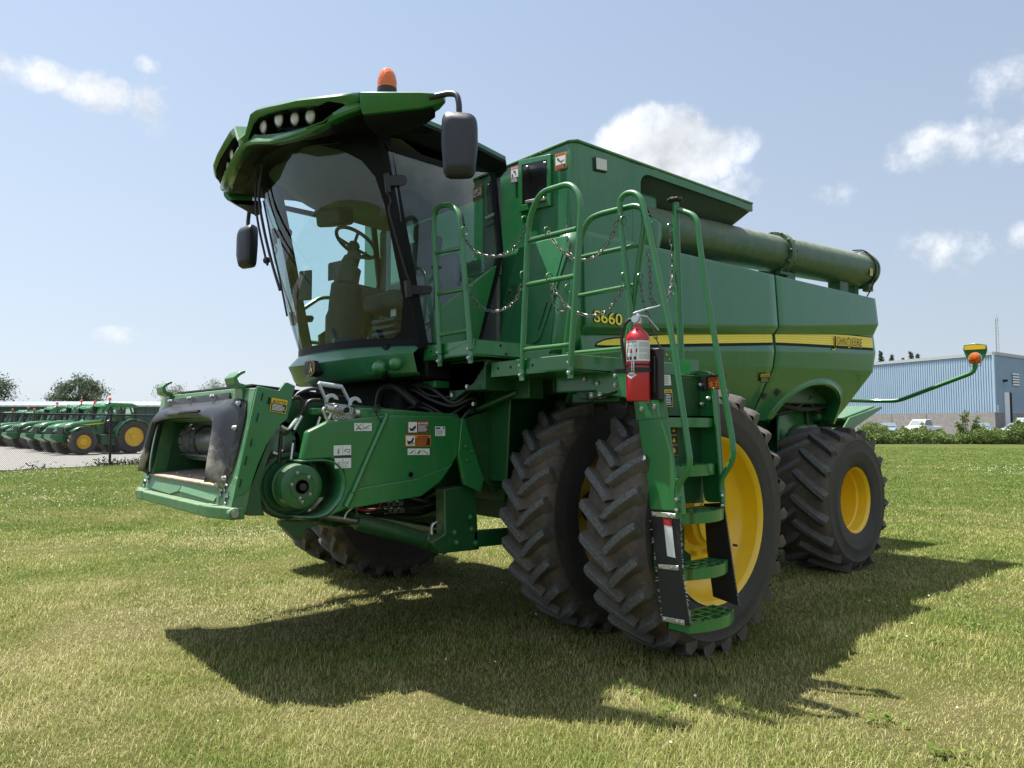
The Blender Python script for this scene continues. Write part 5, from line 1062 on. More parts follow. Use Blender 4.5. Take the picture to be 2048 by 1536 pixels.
# roof
mb = MB(); RP = [(.66, -1.0), (.66, 1.0), (.74, 1.08), (1.2, 1.10), (1.75, 1.12), (2.2, 1.16), (2.30, .8), (2.38, 0), (2.30, -.8), (2.2, -1.16), (1.75, -1.12), (1.2, -1.10), (.74, -1.08)]
def rz(x): return 3.86 + .11 * min(1, max(0, (x - .66) / .8)) - .03 * max(0, x - 1.5)
inn = [(1.4 + (x - 1.4) * .93, y * .90) for x, y in RP]
rings = [[(x, y, rz(x) - .03) for x, y in RP], [(x, y, rz(x) + .005) for x, y in RP], [(x, y, rz(x) + .05) for x, y in inn], [(1.4 + (x - 1.4) * .5, y * .5, rz(x) + .075) for x, y in inn], [(1.4, 0, 4.02)] * len(RP)]
mb.grid([r + [r[0]] for r in rings]); mb.build('roof', 'green_panel', cab, smooth=50)
mb = MB(); low = [(1.4 + (x - 1.4) * .965, y * .93) for x, y in RP]
rings = [[(x * 1.0, y * 1.005, rz(x) - .03) for x, y in RP], [(x, y * 1.01, rz(x) - .06) for x, y in RP], [(x, y, rz(x) - .13) for x, y in low], [(x, y * .97, rz(x) - .15) for x, y in low], [(1.4 + (x - 1.4) * .85, y * .85, 3.83) for x, y in low], [(1.4, 0, 3.84)] * len(RP)]
mb.grid([r + [r[0]] for r in rings]); mb.build('roof_underside', 'black_trim', cab, smooth=40)
# visor with work lights
vis = empty('roof_visor', parent=combine)
VY = [-1.27, -1.16, -1.08, -1.0, -.85, -.65, -.45, -.27, -.17, -.08, 0, .08, .17, .27, .45, .65, .85, 1.0, 1.08, 1.16, 1.27]
def vx(y): return float(np.interp(abs(y), (0, .3, .65, .9, 1.1, 1.27), (2.545, 2.535, 2.505, 2.46, 2.36, 2.215)))
def tab(y, T): return float(np.interp(abs(y), *zip(*T)))
def vt(y): return tab(y, [(0, 3.90), (.09, 3.905), (.17, 4.035), (.3, 4.035), (.68, 3.955), (1.06, 3.905), (1.27, 3.91)])
def vb(y): return tab(y, [(0, 3.825), (.2, 3.79), (.44, 3.722), (.76, 3.70), (.9, 3.728), (1.2, 3.80), (1.27, 3.81)])
def vs(y): return tab(y, [(0, 0), (.44, .01), (.76, .06), (.95, .085), (1.15, .05), (1.27, .015)])      # the lower lip sweeps back towards the ends
def ru(y):  # upper edge of the lamp recess
    return tab(y, [(0, 3.87), (.2, 3.985), (.63, 3.915), (1.0, 3.855), (1.1, 3.84)])
def rl(y): return tab(y, [(0, 3.86), (.2, 3.86), (.59, 3.765), (.96, 3.735), (1.1, 3.80)])
rows = []
for y in VY:
    x = vx(y); a = abs(y)
    w = 1.0 if .2 < a < 1.06 else 0.0
    zm = (vt(y) + vb(y)) / 2; u_, l_ = (ru(y), rl(y)) if w else (zm + .002, zm - .002)
    if .16 < a < .22 or 1.05 < a < 1.1: u_, l_ = zm + .035, zm - .035
    rows.append([(x - .50, y * .97, vt(y) + .045), (x - .12, y, vt(y) + .03), (x - .012, y, vt(y) + .006), (x, y, vt(y) - .012), (x - .025, y, u_), None, (x - .035 - vs(y) * .4, y, l_), (x - .005 - vs(y), y, vb(y) + .015), (x - .02 - vs(y), y, vb(y)), (x - .10 - vs(y), y, vb(y) + .01)])
mb = MB()
for k in (0, 1, 2, 3): mb.grid([[r[k] for r in rows], [r[k + 1] for r in rows]])
for k in (6, 7, 8): mb.grid([[r[k] for r in rows], [r[k + 1] for r in rows]])
for i, (r, q) in enumerate(zip(rows, rows[1:])):
    if r[4][2] - r[6][2] < .01 and q[4][2] - q[6][2] < .01: mb.add([r[4], q[4], q[6], r[6]], [(0, 1, 2, 3)])
mb.build('visor_shell', 'green', vis, smooth=32, solid=.006)
mb = MB(); mb.grid([[V3(r[4]) + V3((-.012, 0, 0)), V3((r[4][0] - .24, r[4][1] * .97, r[4][2] - .004)), V3((r[4][0] - .24, r[4][1] * .97, r[6][2] + .004)), V3(r[6]) + V3((-.012, 0, 0))] for r in rows]); mb.build('lamp_recess', 'black_trim', vis, smooth=40)
mb = MB(); mb.grid([[(V3(r[9]) + V3((.0, 0, .0))) for r in rows], [(r[9][0] - .16, r[9][1] * .97, max(3.83 - .04 * abs(r[9][1]), r[9][2] + .01)) for r in rows], [(r[9][0] - .6, r[9][1] * .9, 3.86) for r in rows]]); 
mb.build('visor_underside', 'black_trim', vis, smooth=40)
LAMPS = [((2.455,0.224,3.935), .057), ((2.440,0.477,3.917), .058), ((2.400,0.667,3.870), .050), ((2.360,0.836,3.845), .053)]
LAMPS += [((x, -y, z), r) for (x, y, z), r in LAMPS]
for (c, r) in LAMPS:
    c = V3(c); a = c.y * .30; dr = V3((math.cos(a), math.sin(a) * .9, -.16)).normalized()
    mb = MB(); mb.lathe([(-.11, r * .55), (-.08, r * .85), (-.01, r * 1.06), (.004, r * 1.08), (.004, r * .96)], c, dr, 24, caps=False); mb.frame_box(c - dr * .05 + V3((0, 0, r * 1.05)), dr * .014, dr.cross(V3((0, 0, 1))) * .02, (0, 0, .028)); o = mb.build('work_light', 'black', vis)
    mb = MB(); mb.lathe([(-.004, r * .97), (.008, r * .8), (.013, r * .4), (.014, 0)], c, dr, 24); mb.build('lens', 'lamp_lens', o)
for s in (1, -1):   # mirror wings
    f = lambda P: [(x, y * s, z) for x, y, z in P]
    sec = lambda x, y, zt, zb, d: [(x - .006, y - .004, zt), (x + .022, y + .018, zt - .018), (x + .010, y + .008, zb + .038), (x - .014, y - .01, zb), (x - d, y - d * .75, zb + .0), (x - d, y - d * .75, zt + .01)]
    S = [sec(2.205, 1.285, 3.915, 3.765, .2), sec(2.06, 1.44, 3.905, 3.775, .18), sec(1.92, 1.585, 3.895, 3.79, .13), sec(1.85, 1.655, 3.885, 3.81, .08), sec(1.81, 1.695, 3.872, 3.835, .04)]
    mb = MB(); mb.grid([f(r + [r[0]]) for r in S]); mb.add(f(S[0]), [tuple(range(6))]); mb.add(f(S[-1]), [tuple(range(6))]); mb.build('mirror_wing', 'green', vis, bevel=.006)
    S2 = [[(p[0], p[1], p[2]) for p in ((x - .02, y - .02, zb - .004), (x - d, y - d * .75, zb - .004), (x - d, y - d * .75, zb - .05), (x - .06, y - .05, zb - .04))] for x, y, zb, d in ((2.19, 1.27, 3.766, .25), (2.05, 1.43, 3.776, .2), (1.92, 1.57, 3.79, .12), (1.86, 1.63, 3.80, .06))]
    mb = MB(); mb.grid([f(r + [r[0]]) for r in S2]); mb.build('wing_underside', 'black_trim', vis)
mb = MB(); mb.prism(fillet([(1.900,-1.649,3.969), (1.900,-1.528,3.925), (1.900,-1.421,3.839), (1.900,-1.419,3.804), (1.900,-1.497,3.837), (1.900,-1.633,3.919)], .01, 2), (.01, 0, 0)); mb.build('reflector', 'dec_white', vis)
mb = MB(); mb.tube(fillet([(2.42, -.78, 3.99), (2.40, -.80, 4.05), (2.38, -.55, 4.06), (2.42, -.5, 3.99)], .02), .008, 8); mb.build('visor_grab_handle', 'green', vis)
# mirrors
for s in (1, -1):
    m = empty('mirror', parent=combine); f = lambda P: [(x, y * s, z) for x, y, z in P]
    mb = MB(); mb.tube(fillet(f([(1.88, 1.63, 3.85), (1.80, 1.74, 3.865), (1.775, 1.80, 3.845), (1.775, 1.825, 3.77), (1.775, 1.825, 3.55)]), .05), .02, 12); mb.build('arm', 'mirror_plastic', m)
    yaw = .80 if s > 0 else -.30; ca, sn = math.cos(yaw), math.sin(yaw)
    def mp(a, d, z, k=1.0):   # a: across, d: depth to the front
        return (1.78 + (d * ca - a * sn), s * (1.835 + (d * sn + a * ca)), z)
    rings = []
    for d, k in ((-.045, .92), (-.045, 1.0), (-.01, 1.04), (.03, .98), (.055, .80), (.062, .45)):
        ring_ = []
        for i in range(32):
            t = 2 * PI * i / 32; ce, se = math.cos(t), math.sin(t); e = .38
            a = .118 * k * math.copysign(abs(ce) ** e, ce); zz = .215 * (k if k > .6 else .7) * math.copysign(abs(se) ** e, se)
            ring_.append(mp(a * (1 - .08 * (zz < -.1)), d, 3.487 + zz + .012 * (a / .118) * (zz > 0) * -1))
        rings.append(ring_ + [ring_[0]])
    mb = MB(); mb.grid(rings); mb.add(rings[-1][:-1], [tuple(range(32))]); mb.build('mirror_housing', 'mirror_plastic', m, smooth=50)
    mb = MB(); mb.add(rings[0][:-1], [tuple(range(32))]); mb.build('mirror_glass', 'zinc', m, smooth=0)
# beacon
bc = V3((1.97, 1.23, 3.935)); be = empty('beacon', parent=combine)
mb = MB(); mb.lathe([(0, .068), (.045, .071), (.085, .069), (.09, .064)], bc, (0, 0, 1), 28); mb.build('base', 'black', be)
mb = MB(); mb.lathe([(.088, .069), (.14, .069), (.185, .060), (.22, .042), (.236, .020), (.24, 0)], bc, (0, 0, 1), 28, caps=False); mb.build('dome', 'amber', be)
# wiper and washer lines
mb = MB(); mb.tube(smooth_path([V3(p) for p in [(2.270,-0.214,3.880), (2.270,-0.269,3.717), (2.270,-0.302,3.542), (2.270,-0.183,3.243), (2.270,0.002,2.921), (2.270,0.156,2.697)]]), .012, 8); mb.tube(smooth_path([V3(p) for p in [(2.250,-0.349,3.923), (2.250,-0.432,3.642), (2.250,-0.375,3.371), (2.250,-0.191,3.018), (2.250,-0.147,2.949)]]), .010, 8)
mb.tube(smooth_path([V3(p) for p in [(2.180,-0.429,3.560), (2.180,-0.221,3.139), (2.180,-0.057,2.820), (2.180,0.090,2.509)]]), .008, 6); mb.ball((2.250,-0.169,2.990), .03, n=10); mb.build('wiper', 'black', cab)
mb = MB(); mb.tube([(2.300,-0.392,3.828), (2.300,-0.518,3.718)], .012, 8); mb.build('washer_nozzle', 'black', cab)
# work lamp and looms below the cab
mb = MB(); c = V3((1.220,1.053,1.921)); mb.lathe([(-.05, .04), (-.01, .062), (0, .064)], c, (1, .35, -.2), 22); mb.frame_box(c + V3((-.03, 0, .07)), (.02, 0, 0), (0, .03, 0), (0, 0, .03)); o = mb.build('work_light', 'black', combine)
mb = MB(); mb.lathe([(0, .058), (.012, .045), (.016, 0)], c, (1, .35, -.2), 22); mb.build('lens', 'lamp_lens', o)
mb = MB()
for i, (z, y) in enumerate(((1.86, .86), (1.82, .9), (1.78, .84), (1.90, .92), (1.74, .88))):
    mb.tube(smooth_path([(1.35, y - .35, z - .05), (1.4, y - .2, z + .12 - .02 * i), (1.35, y, z + .02), (1.25, y + .15, z - .03 * i), (1.1, y + .22, z + .03), (.95, y + .1, z - .06)]), .012 + .003 * (i % 2), 8)
mb.tube(smooth_path([(1.5, .35, 1.75), (1.52, .45, 1.92), (1.5, .6, 1.95), (1.42, .72, 1.85), (1.4, .8, 1.8)]), .035, 10)
mb.build('cable_loom', 'hose', combine)
mb = MB()
for p in [(1.300,1.130,1.870), (1.300,1.317,1.927), (1.300,1.396,1.795)]: mb.cyl(p, V3(p) + V3((.02, 0, 0)), .016, n=8)
mb.build('hose_fitting', 'zinc', combine)
mb = MB(); mb.tube(smooth_path([(1.967,1.140,1.763), (1.979,1.140,1.728), (1.958,1.140,1.693), (1.914,1.140,1.658)]), .004, 6)
for i in range(5): c = V3((1.971,1.140,1.753)); mb.tube([c + V3((.03 * math.cos(a) * math.cos(i), .02 * math.cos(a) * math.sin(i), .03 * math.sin(a))) for a in np.linspace(0, 2 * PI, 11)[:-1]], .002, 5, True)
mb.build('tie_wire', 'black', combine)

# ================================================================== background things
def G2(a, b): return V3((a[0], a[1], 0))
HD = V3((CAM_F[0], CAM_F[1], 0)).normalized(); RTV = V3(CAM_R).normalized()
mat('tractor_green', (.026, .165, .045), .32, coat=.4)
mat('dark_glass', (.10, .135, .14), .08, coat=.5)
mat('barn_green', (.022, .055, .042), .5, var=.08)
mat('barn_roof', (.30, .325, .35), .45, var=.05)
mat('blue_cladding', (.30, .41, .51), .5, var=.04, vscale=.4)
mat('blue_rib', (.325, .435, .535), .45, var=.04, vscale=.4)
mat('roof_trim', (.40, .42, .43), .5, var=.04)
mat('fence_vinyl', (.010, .011, .012), .5)
mat('car_white', (.74, .75, .76), .25, coat=.5, var=.03)
mat('car_blue_grey', (.16, .22, .26), .25, coat=.5)
mat('car_silver', (.25, .27, .29), .25, .3, coat=.5)
mat('car_navy', (.012, .025, .10), .25, coat=.5)
mat('car_red', (.22, .02, .02), .3, coat=.5)
mat('galv', (.42, .44, .46), .5, .4)
mat('asphalt', (.075, .073, .070), .9, var=.2, vscale=2, bmp=.2)
mat('tyre_plain', (.018, .018, .018), .8)
# ------------------------------------------------------------------ tractors behind the fence
def make_tractor():
    t = empty('tractor')
    tyf = make_tyre('tyre', .74, .50, .40, .045, 20, .2, 1.2, .06, 1.0); tyr = make_tyre('tyre', 1.0, .60, .57, .055, 22, .2, 1.2, .075, 1.0)
    rf = make_rim('rim', [(.19, .40), (.21, .415), (.19, .39), (.10, .38), (.04, .30), (.10, .22), (.17, .2), (.17, 0)], 40)
    rr_ = make_rim('rim', [(.22, .57), (.245, .585), (.22, .555), (.10, .54), (.06, .45), (.08, .25), (.10, .18), (.18, .16), (.18, 0)], 48)
    for x, y, z, ty, ri in ((1.40, .95, .74, tyf, rf), (1.40, -.95, .74, tyf, rf), (-1.45, 1.0, 1.0, tyr, rr_), (-1.45, -1.0, 1.0, tyr, rr_)):
        w = empty('wheel', (x, y, z), 0, t)
        o = bpy.data.objects.new('tyre', ty); COL.objects.link(o); o.parent = w
        o = bpy.data.objects.new('rim', ri); COL.objects.link(o); o.parent = w
        if y < 0: o.rotation_euler = (0, 0, PI)
    mb = MB(); prof = [(-.05, 2.02), (.8, 1.97), (1.6, 1.86), (2.05, 1.72), (2.18, 1.60), (2.12, 1.30), (1.75, 1.05), (-.05, 1.15)]
    mb.grid([[(x, y, z - (.12 if abs(y) > .4 and z > 1.55 else 0)) for x, z in prof] for y in (-.46, -.36, 0, .36, .46)]); mb.add([(x, .46, z - (.12 if z > 1.55 else 0)) for x, z in prof], [tuple(range(8))]); mb.add([(x, -.46, z - (.12 if z > 1.55 else 0)) for x, z in prof], [tuple(range(8))])
    h = mb.build('hood', 'tractor_green', t, bevel=.03)
    mb = MB()
    for s in (1, -1): mb.prism([(2.12, s * .465, 1.50), (1.35, s * .465, 1.62), (1.2, s * .465, 1.55), (1.75, s * .465, 1.12), (2.08, s * .465, 1.30)], (0, s * .008, 0)); mb.prism([(.55, s * .465, 1.72), (.42, s * .465, 1.72), (.3, s * .465, 1.35), (.43, s * .465, 1.35)], (0, s * .008, 0)); mb.prism([(.75, s * .465, 1.72), (.65, s * .465, 1.72), (.53, s * .465, 1.4), (.63, s * .465, 1.4)], (0, s * .008, 0))
    mb.box((2.10, -.35, 1.2), (2.19, .35, 1.56)); mb.build('grille', 'black', h)
    mb = MB()
    for s in (1, -1): mb.prism([(1.3, s * .466, 1.715), (-.05, s * .466, 1.87), (-.05, s * .466, 1.80), (.9, s * .466, 1.69)], (0, s * .008, 0))
    mb.build('yellow_stripe', 'yellow_stripe', h)
    mb = MB()
    for s in (1, -1): mb.prism([(2.16, s * .44, 1.62), (1.85, s * .47, 1.72), (1.80, s * .475, 1.64), (2.12, s * .47, 1.54)], (0, s * .01, 0))
    mb.build('headlight', 'lamp_lens', h)
    mb = MB(); mb.prism([(2.2, -.40, 1.15), (2.85, -.36, 1.18), (2.9, -.36, .98), (2.45, -.36, .72), (2.1, -.40, .75)], (0, .78, 0)); mb.build('front_hitch', 'tractor_green', t, bevel=.02)
    mb = MB(); mb.box((-1.9, -.35, .75), (2.1, .35, 1.2)); mb.box((1.3, -.8, .62), (1.5, .8, .86)); mb.box((-1.6, -.8, .85), (-1.3, .8, 1.15)); mb.box((-.9, .45, .55), (.35, .95, 1.15)); mb.build('chassis', 'green_shade', t, bevel=.03)
    mb = MB()
    for k in range(4): mb.box((-.45, .82, .55 + .26 * k), (-.02, 1.05, .59 + .26 * k))
    mb.build('step', 'tractor_green', t)
    c = empty('cab', parent=t)
    mb = MB(); mb.prism([(-.15, -.80, 1.35), (.02, -.80, 1.9), (-.22, -.74, 2.80), (-1.65, -.74, 2.80), (-1.80, -.80, 1.85), (-1.2, -.8, 1.35)], (0, 1.56, 0)); mb.build('glazing', 'cab_glass', c)
    mb = MB(); mb.box((-1.25, -.3, 1.3), (-.75, .3, 1.75)); mb.box((-1.4, -.28, 1.6), (-1.2, .28, 2.35)); mb.tube([(-.2, 0, 1.5), (-.4, 0, 2.0)], .06, 8); mb.tube([V3((-.42 + .12 * math.sin(q), .2 * math.cos(q), 2.02 + .1 * math.sin(q))) for q in np.linspace(0, 6.283, 13)[:-1]], .02, 6, True); mb.build('seat', 'black', c)
    mb = MB(); mb.box((-1.75, -.74, 1.3), (-.1, .74, 1.42)); mb.prism([(-1.72, -.74, 1.4), (-1.78, -.74, 1.85), (-1.7, -.74, 1.95), (-1.1, -.74, 1.4)], (0, 1.48, 0)); mb.build('cab_floor', 'black', c)
    mb = MB()
    for s in (1, -1):
        y = s * .785
        for a, b in (((.02, y, 1.9), (-.22, y * .95, 2.80)), ((-.15, y, 1.35), (.02, y, 1.9)), ((-1.05, y, 1.5), (-1.1, y * .95, 2.8)), ((-1.8, y, 1.85), (-1.65, y * .95, 2.8))): mb.beam(a, b, .07, .10)
    mb.build('pillar', 'black', c)
    mb = MB(); mb.prism([(.12, -.80, 2.78), (-1.85, -.80, 2.78), (-1.9, -.80, 2.88), (-1.5, -.80, 3.02), (-.1, -.80, 3.03), (.05, -.80, 2.95)], (0, 1.6, 0)); mb.prism([(-.02, -.80, 2.78), (-.22, -.80, 2.78), (-.02, -.80, 2.45), (.08, -.80, 2.5)], (0, .06, 0)); mb.prism([(-.02, .74, 2.78), (-.22, .74, 2.78), (-.02, .74, 2.45), (.08, .74, 2.5)], (0, .06, 0)); mb.build('roof', 'tractor_green', c, bevel=.03)
    mb = MB()
    for y in (-.6, -.4, .4, .6): mb.ball((.10, y, 2.88), .07, .5, 1, .8, 8)
    mb.build('work_light', 'lamp_lens', c)
    mb = MB()
    for s in (1, -1):
        arc = [(-1.45 + 1.10 * math.cos(a), 1.0 + 1.10 * math.sin(a)) for a in np.linspace(-.05, 2.6, 16)]
        mb.grid([[(x, s * .72, z) for x, z in arc], [(x, s * 1.32, z) for x, z in arc], [(x * 1.0, s * 1.34, z - .06) for x, z in arc]])
        arc = [(1.40 + .84 * math.cos(a), .78 + .84 * math.sin(a)) for a in np.linspace(.7, 2.3, 10)]
        mb.grid([[(x, s * .72, z) for x, z in arc], [(x, s * 1.2, z) for x, z in arc]])
    mb.build('fender', 'tractor_green', t, smooth=60, solid=.02)
    mb = MB(); mb.cyl((.12, -.52, 1.9), (.12, -.52, 2.75), .07, n=14); mb.cyl((.12, -.52, 2.75), (.06, -.52, 3.0), .045, n=12); mb.build('exhaust', 'black', t)
    mb = MB(); mb.tube([(-.1, .75, 2.6), (-.02, 1.15, 2.62)], .02, 6); mb.box((-.05, 1.08, 2.2), (.0, 1.25, 2.6)); mb.tube([(-.1, -.75, 2.6), (-.02, -1.15, 2.62)], .02, 6); mb.box((-.05, -1.25, 2.2), (.0, -1.08, 2.6)); mb.build('mirror', 'black', t)
    b = empty('beacon', parent=t)
    mb = MB(); mb.cyl((-.15, .82, 2.95), (-.15, .82, 3.17), .03, n=10); mb.build('base', 'black', b)
    mb = MB(); mb.lathe([(0, .09), (.08, .09), (.15, .06), (.17, 0)], (-.15, .82, 3.17), (0, 0, 1), 16); mb.build('dome', 'beacon_orange', b)
    mb = MB(); mb.box((-2.1, -.3, .8), (-1.8, .3, 1.3)); mb.tube([(-1.9, .5, 1.6), (-2.2, .5, 1.7)], .04, 6); mb.build('rear_hitch', 'black', t)
    return t
mat('beacon_orange', (.75, .10, .02), .3, coat=.4)
tr = make_tractor()
TR = [((-5.600,-43.733,0.000), .26, 'nearest green tractor of the row, seen side-on through the chain-link fence'),
      ((-5.490,-47.131,0.000), .27, 'green tractor directly behind the nearest one of the fenced row'),
      ((-5.447,-50.736,0.000), .28, 'third green tractor from the near end of the fenced row'),
      ((-5.760,-54.562,0.000), .27, 'fourth green tractor from the near end of the fenced row'),
      ((-5.430,-59.077,0.000), .27, 'fifth green tractor from the near end, its cab clear of the others'),
      ((-5.526,-62.297,0.000), .28, 'sixth green tractor from the near end of the fenced row'),
      ((-5.099,-66.762,0.000), .27, 'third green tractor from the far end of the fenced row'),
      ((-5.074,-70.088,0.000), .26, 'second green tractor from the far end of the fenced row'),
      ((-4.523,-74.661,0.000), .27, 'farthest green tractor, cut by the left edge of the photo')]
for i, (p, a, lab) in enumerate(TR):
    o = tr if i == 0 else copy_tree(tr)
    o.location = (p[0], p[1], .012); o.rotation_euler = (0, 0, a + (0, .05, -.04, .03, -.05, .06, -.03, .04, 0)[i]); o.scale = [(1, .97, 1.02, .95, 1.03, .98, .94, 1.0, .97)[i]] * 3
    tag(o, lab, 'tractor', 'tractors parked in a row behind the fence')
# ------------------------------------------------------------------ chain-link fence
F0, F1 = V3((12.9, -22.97, 0)), V3((-13.5, -33.26, 0)); FD = (F1 - F0).normalized(); FL = (F1 - F0).length; FN = V3((-FD.y, FD.x, 0))
fen = empty('chain_link_fence', F0); tag(fen, 'black chain-link fence on slim posts in front of the tractors', 'fence')
q0 = V3((-2.915,-29.437,0.000)); s0 = (q0 - F0).dot(FD) % 4.4
mb = MB(); mb.tube([V3((0, 0, 2.12)), FD * FL + V3((0, 0, 2.12))], .036, 8); mb.build('top_rail', 'fence_vinyl', fen)
k = 0
while s0 + 4.4 * k < FL:
    mb = MB(); p = FD * (s0 + 4.4 * k); mb.cyl(p + V3((0, 0, -.1)), p + V3((0, 0, 2.15)), .052, n=12); mb.ball(p + V3((0, 0, 2.16)), .045, n=10); mb.build('fence_post', 'fence_vinyl', fen); k += 1
vs, fs = [], []; pit = .078; nn = int(FL / pit); H = 2.08; w = .0062
for sg in (1, -1):
    for i in range(-int(H / pit) - 1, nn):
        s = i * pit; a, b = (s, .03), (s + H, .03 + H)
        if sg < 0: a, b = (s, .03 + H), (s + H, .03)
        (x0, z0), (x1, z1) = a, b
        if x0 < 0: z0 += (0 - x0) * (1 if sg > 0 else -1); x0 = 0
        if x1 > FL: z1 -= (x1 - FL) * (1 if sg > 0 else -1); x1 = FL
        if x1 <= x0: continue
        d = V3((FD.x * (x1 - x0), FD.y * (x1 - x0), z1 - z0)).normalized(); u = d.cross(FN).normalized()
        o = len(vs)
        for xx, zz in ((x0, z0), (x1, z1)):
            c = FD * xx + V3((0, 0, zz)) + FN * (.012 * sg)
            vs += [c + u * w, c - u * w * .5 + FN * w * .8, c - u * w * .5 - FN * w * .8]
        fs += [(o, o + 1, o + 4, o + 3), (o + 1, o + 2, o + 5, o + 4), (o + 2, o, o + 3, o + 5)]
mb = MB(); mb.add(vs, fs); mb.build('wire_mesh', 'fence_vinyl', fen, smooth=0)
# ------------------------------------------------------------------ barn behind the tractors
def wall_box(mb, a, b, th, z0, z1):
    a, b = V3(a), V3(b); d = (b - a).normalized(); n = V3((-d.y, d.x, 0)) * th
    mb.prism([(a.x, a.y, z0), (b.x, b.y, z0), (b.x + n.x, b.y + n.y, z0), (a.x + n.x, a.y + n.y, z0)], (0, 0, z1 - z0))
barn = empty('long_barn', (-20.302,-89.044,0.000)); o = V3(barn.location); tag(barn, 'long low barn with dark green walls and white metal roof', 'barn')
a, b = V3((-0.387,-103.605,0.000)) - o, V3((-39.962,-69.417,0.000)) - o; bk_ = HD * 16
mb = MB(); mb.prism([(a.x, a.y, 0), (b.x, b.y, 0), (b.x + bk_.x, b.y + bk_.y, 0), (a.x + bk_.x, a.y + bk_.y, 0)], (0, 0, 4.0)); L = (b - a).length
for i in range(int(L / 1.0)): p = a.lerp(b, i / (L / 1.0)); mb.beam(p + V3((0, 0, .1)) - HD * .02, p + V3((0, 0, 3.95)) - HD * .02, .05, .1, tuple(RTV))
mb.build('wall', 'barn_green', barn, smooth=0)
mb = MB(); r0_, r1_ = a - HD * .4 + V3((0, 0, 4.0)), b - HD * .4 + V3((0, 0, 4.0)); top = bk_ * .5 + V3((0, 0, .75))
mb.prism([r0_, r1_, r1_ + top + HD * .4, r0_ + top + HD * .4], (0, 0, .06)); mb.prism([r0_ + bk_ + HD * .8, r1_ + bk_ + HD * .8, r1_ + top + HD * .4, r0_ + top + HD * .4], (0, 0, .06))
for i in range(int(L / .9)):
    p = r0_.lerp(r1_, i / (L / .9)); mb.beam(p + V3((0, 0, .07)), p + top + HD * .4 + V3((0, 0, .07)), .06, .04)
mb.beam(r0_ - HD * .02 + V3((0, 0, -.02)), r1_ - HD * .02 + V3((0, 0, -.02)), .1, .18)
mb.build('roof', 'barn_roof', barn, smooth=0)
# ------------------------------------------------------------------ blue warehouse
PZ = .60
A, B, Cc = V3((-112.077,-52.708,0.000)), V3((-104.377,-25.663,0.000)), V3((-127.082,-23.889,0.000)); wh = empty('blue_warehouse', (B.x, B.y, PZ)); tag(wh, 'light blue corrugated metal warehouse on a grey block base', 'warehouse')
A, Cc = A - B, Cc - B; A.z = Cc.z = 0; H = 10.25; HB = 2.85
def face(a, b, nm):
    d = (b - a).normalized(); n = V3((-d.y, d.x, 0)); 
    if n.dot(HD) > 0: n = -n
    L = (b - a).length; mb = MB(); z0, z1 = V3((0, 0, HB)), V3((0, 0, H))
    mb.mi(0); mb.add([a + z0, b + z0, b + z1, a + z1], [(0, 1, 2, 3)]); mb.mi(1)
    for i in range(int(L / .34)):
        p = a + d * (.17 + i * .34); mb.frame_box(p + n * .03 + V3((0, 0, (HB + H) / 2)), d * .06, n * .03, (0, 0, (H - HB) / 2))
    mb.build('cladding', ['blue_cladding', 'blue_rib'], wh, smooth=0)
    mb = MB(); mb.prism([a - n * .25, b - n * .25, b + n * .05, a + n * .05], (0, 0, HB - .01))
    for i in range(int(L / 5.5)): p = a + d * (2 + i * 5.5); mb.frame_box(p + n * .06 + V3((0, 0, HB / 2)), d * .15, n * .04, (0, 0, HB / 2 - .02))
    mb.build('base_wall', 'concrete', wh, smooth=0)
    mb = MB(); mb.prism([a + n * .15 + z1, b + n * .15 + z1, b - n * .2 + z1, a - n * .2 + z1], (0, 0, .42)); mb.build('roof_trim', 'roof_trim', wh, smooth=0)
    return d, n, L
d, n, L = face(A, V3((0, 0, 0)), 'a'); d2, n2, L2 = face(V3((0, 0, 0)), Cc, 'b')
mb = MB(); mb.prism([A + V3((0, 0, H + .3)), V3((0, 0, H + .3)), Cc + V3((0, 0, H + .3)), A + Cc + V3((0, 0, H + .3))], (0, 0, .1)); mb.build('roof', 'roof_trim', wh, smooth=0)
pd = V3((-110.176,-43.383,0.000)) - V3(wh.location); pd.z = 0
mb = MB(); mb.cyl(pd + n * .15, pd + n * .15 + V3((0, 0, H)), .09, n=8); mb.build('downpipe', 'white_metal', wh)
mb = MB(); mb.frame_box(V3((0, 0, (H + HB) / 2)) + n * .05 + n2 * .05, d * .12, n * .12, (0, 0, (H - HB) / 2)); mb.build('corner_trim', 'blue_rib', wh)
pd = d2 * 3.55
mb = MB(); mb.frame_box(pd + n2 * .1 + V3((0, 0, 2.75)), d2 * .75, n2 * .04, (0, 0, 2.75)); mb.build('door', 'white_metal', wh)
mb = MB(); mb.frame_box(pd + d2 * 1.15 + n2 * .1 + V3((0, 0, 2.75)), d2 * .4, n2 * .03, (0, 0, 2.75)); mb.frame_box(pd + d2 * 3 + n2 * .1 + V3((0, 0, 7.3)), d2 * 1.0, n2 * .03, (0, 0, .8)); mb.build('dark_opening', 'dark_hole', wh)
mb = MB()
for i in range(5): mb.frame_box(pd + d2 * 3 + n2 * .16 + V3((0, 0, 6.6 + i * .35)), d2 * 1.05, n2 * .03, (0, 0, .11))
mb.build('louvre', 'white_metal', wh)
mb = MB(); mb.frame_box(d2 * 2.75 + n2 * .3 + V3((0, 0, 7.0)), d2 * .18, n2 * .22, (0, 0, .14)); mb.build('wall_lamp', 'dark_hole', wh)
mb = MB(); mb.frame_box(d2 * .55 + n2 * .1 + V3((0, 0, 3.3)), d2 * .18, n2 * .03, (0, 0, .5)); mb.build('meter_box', 'white_metal', wh)
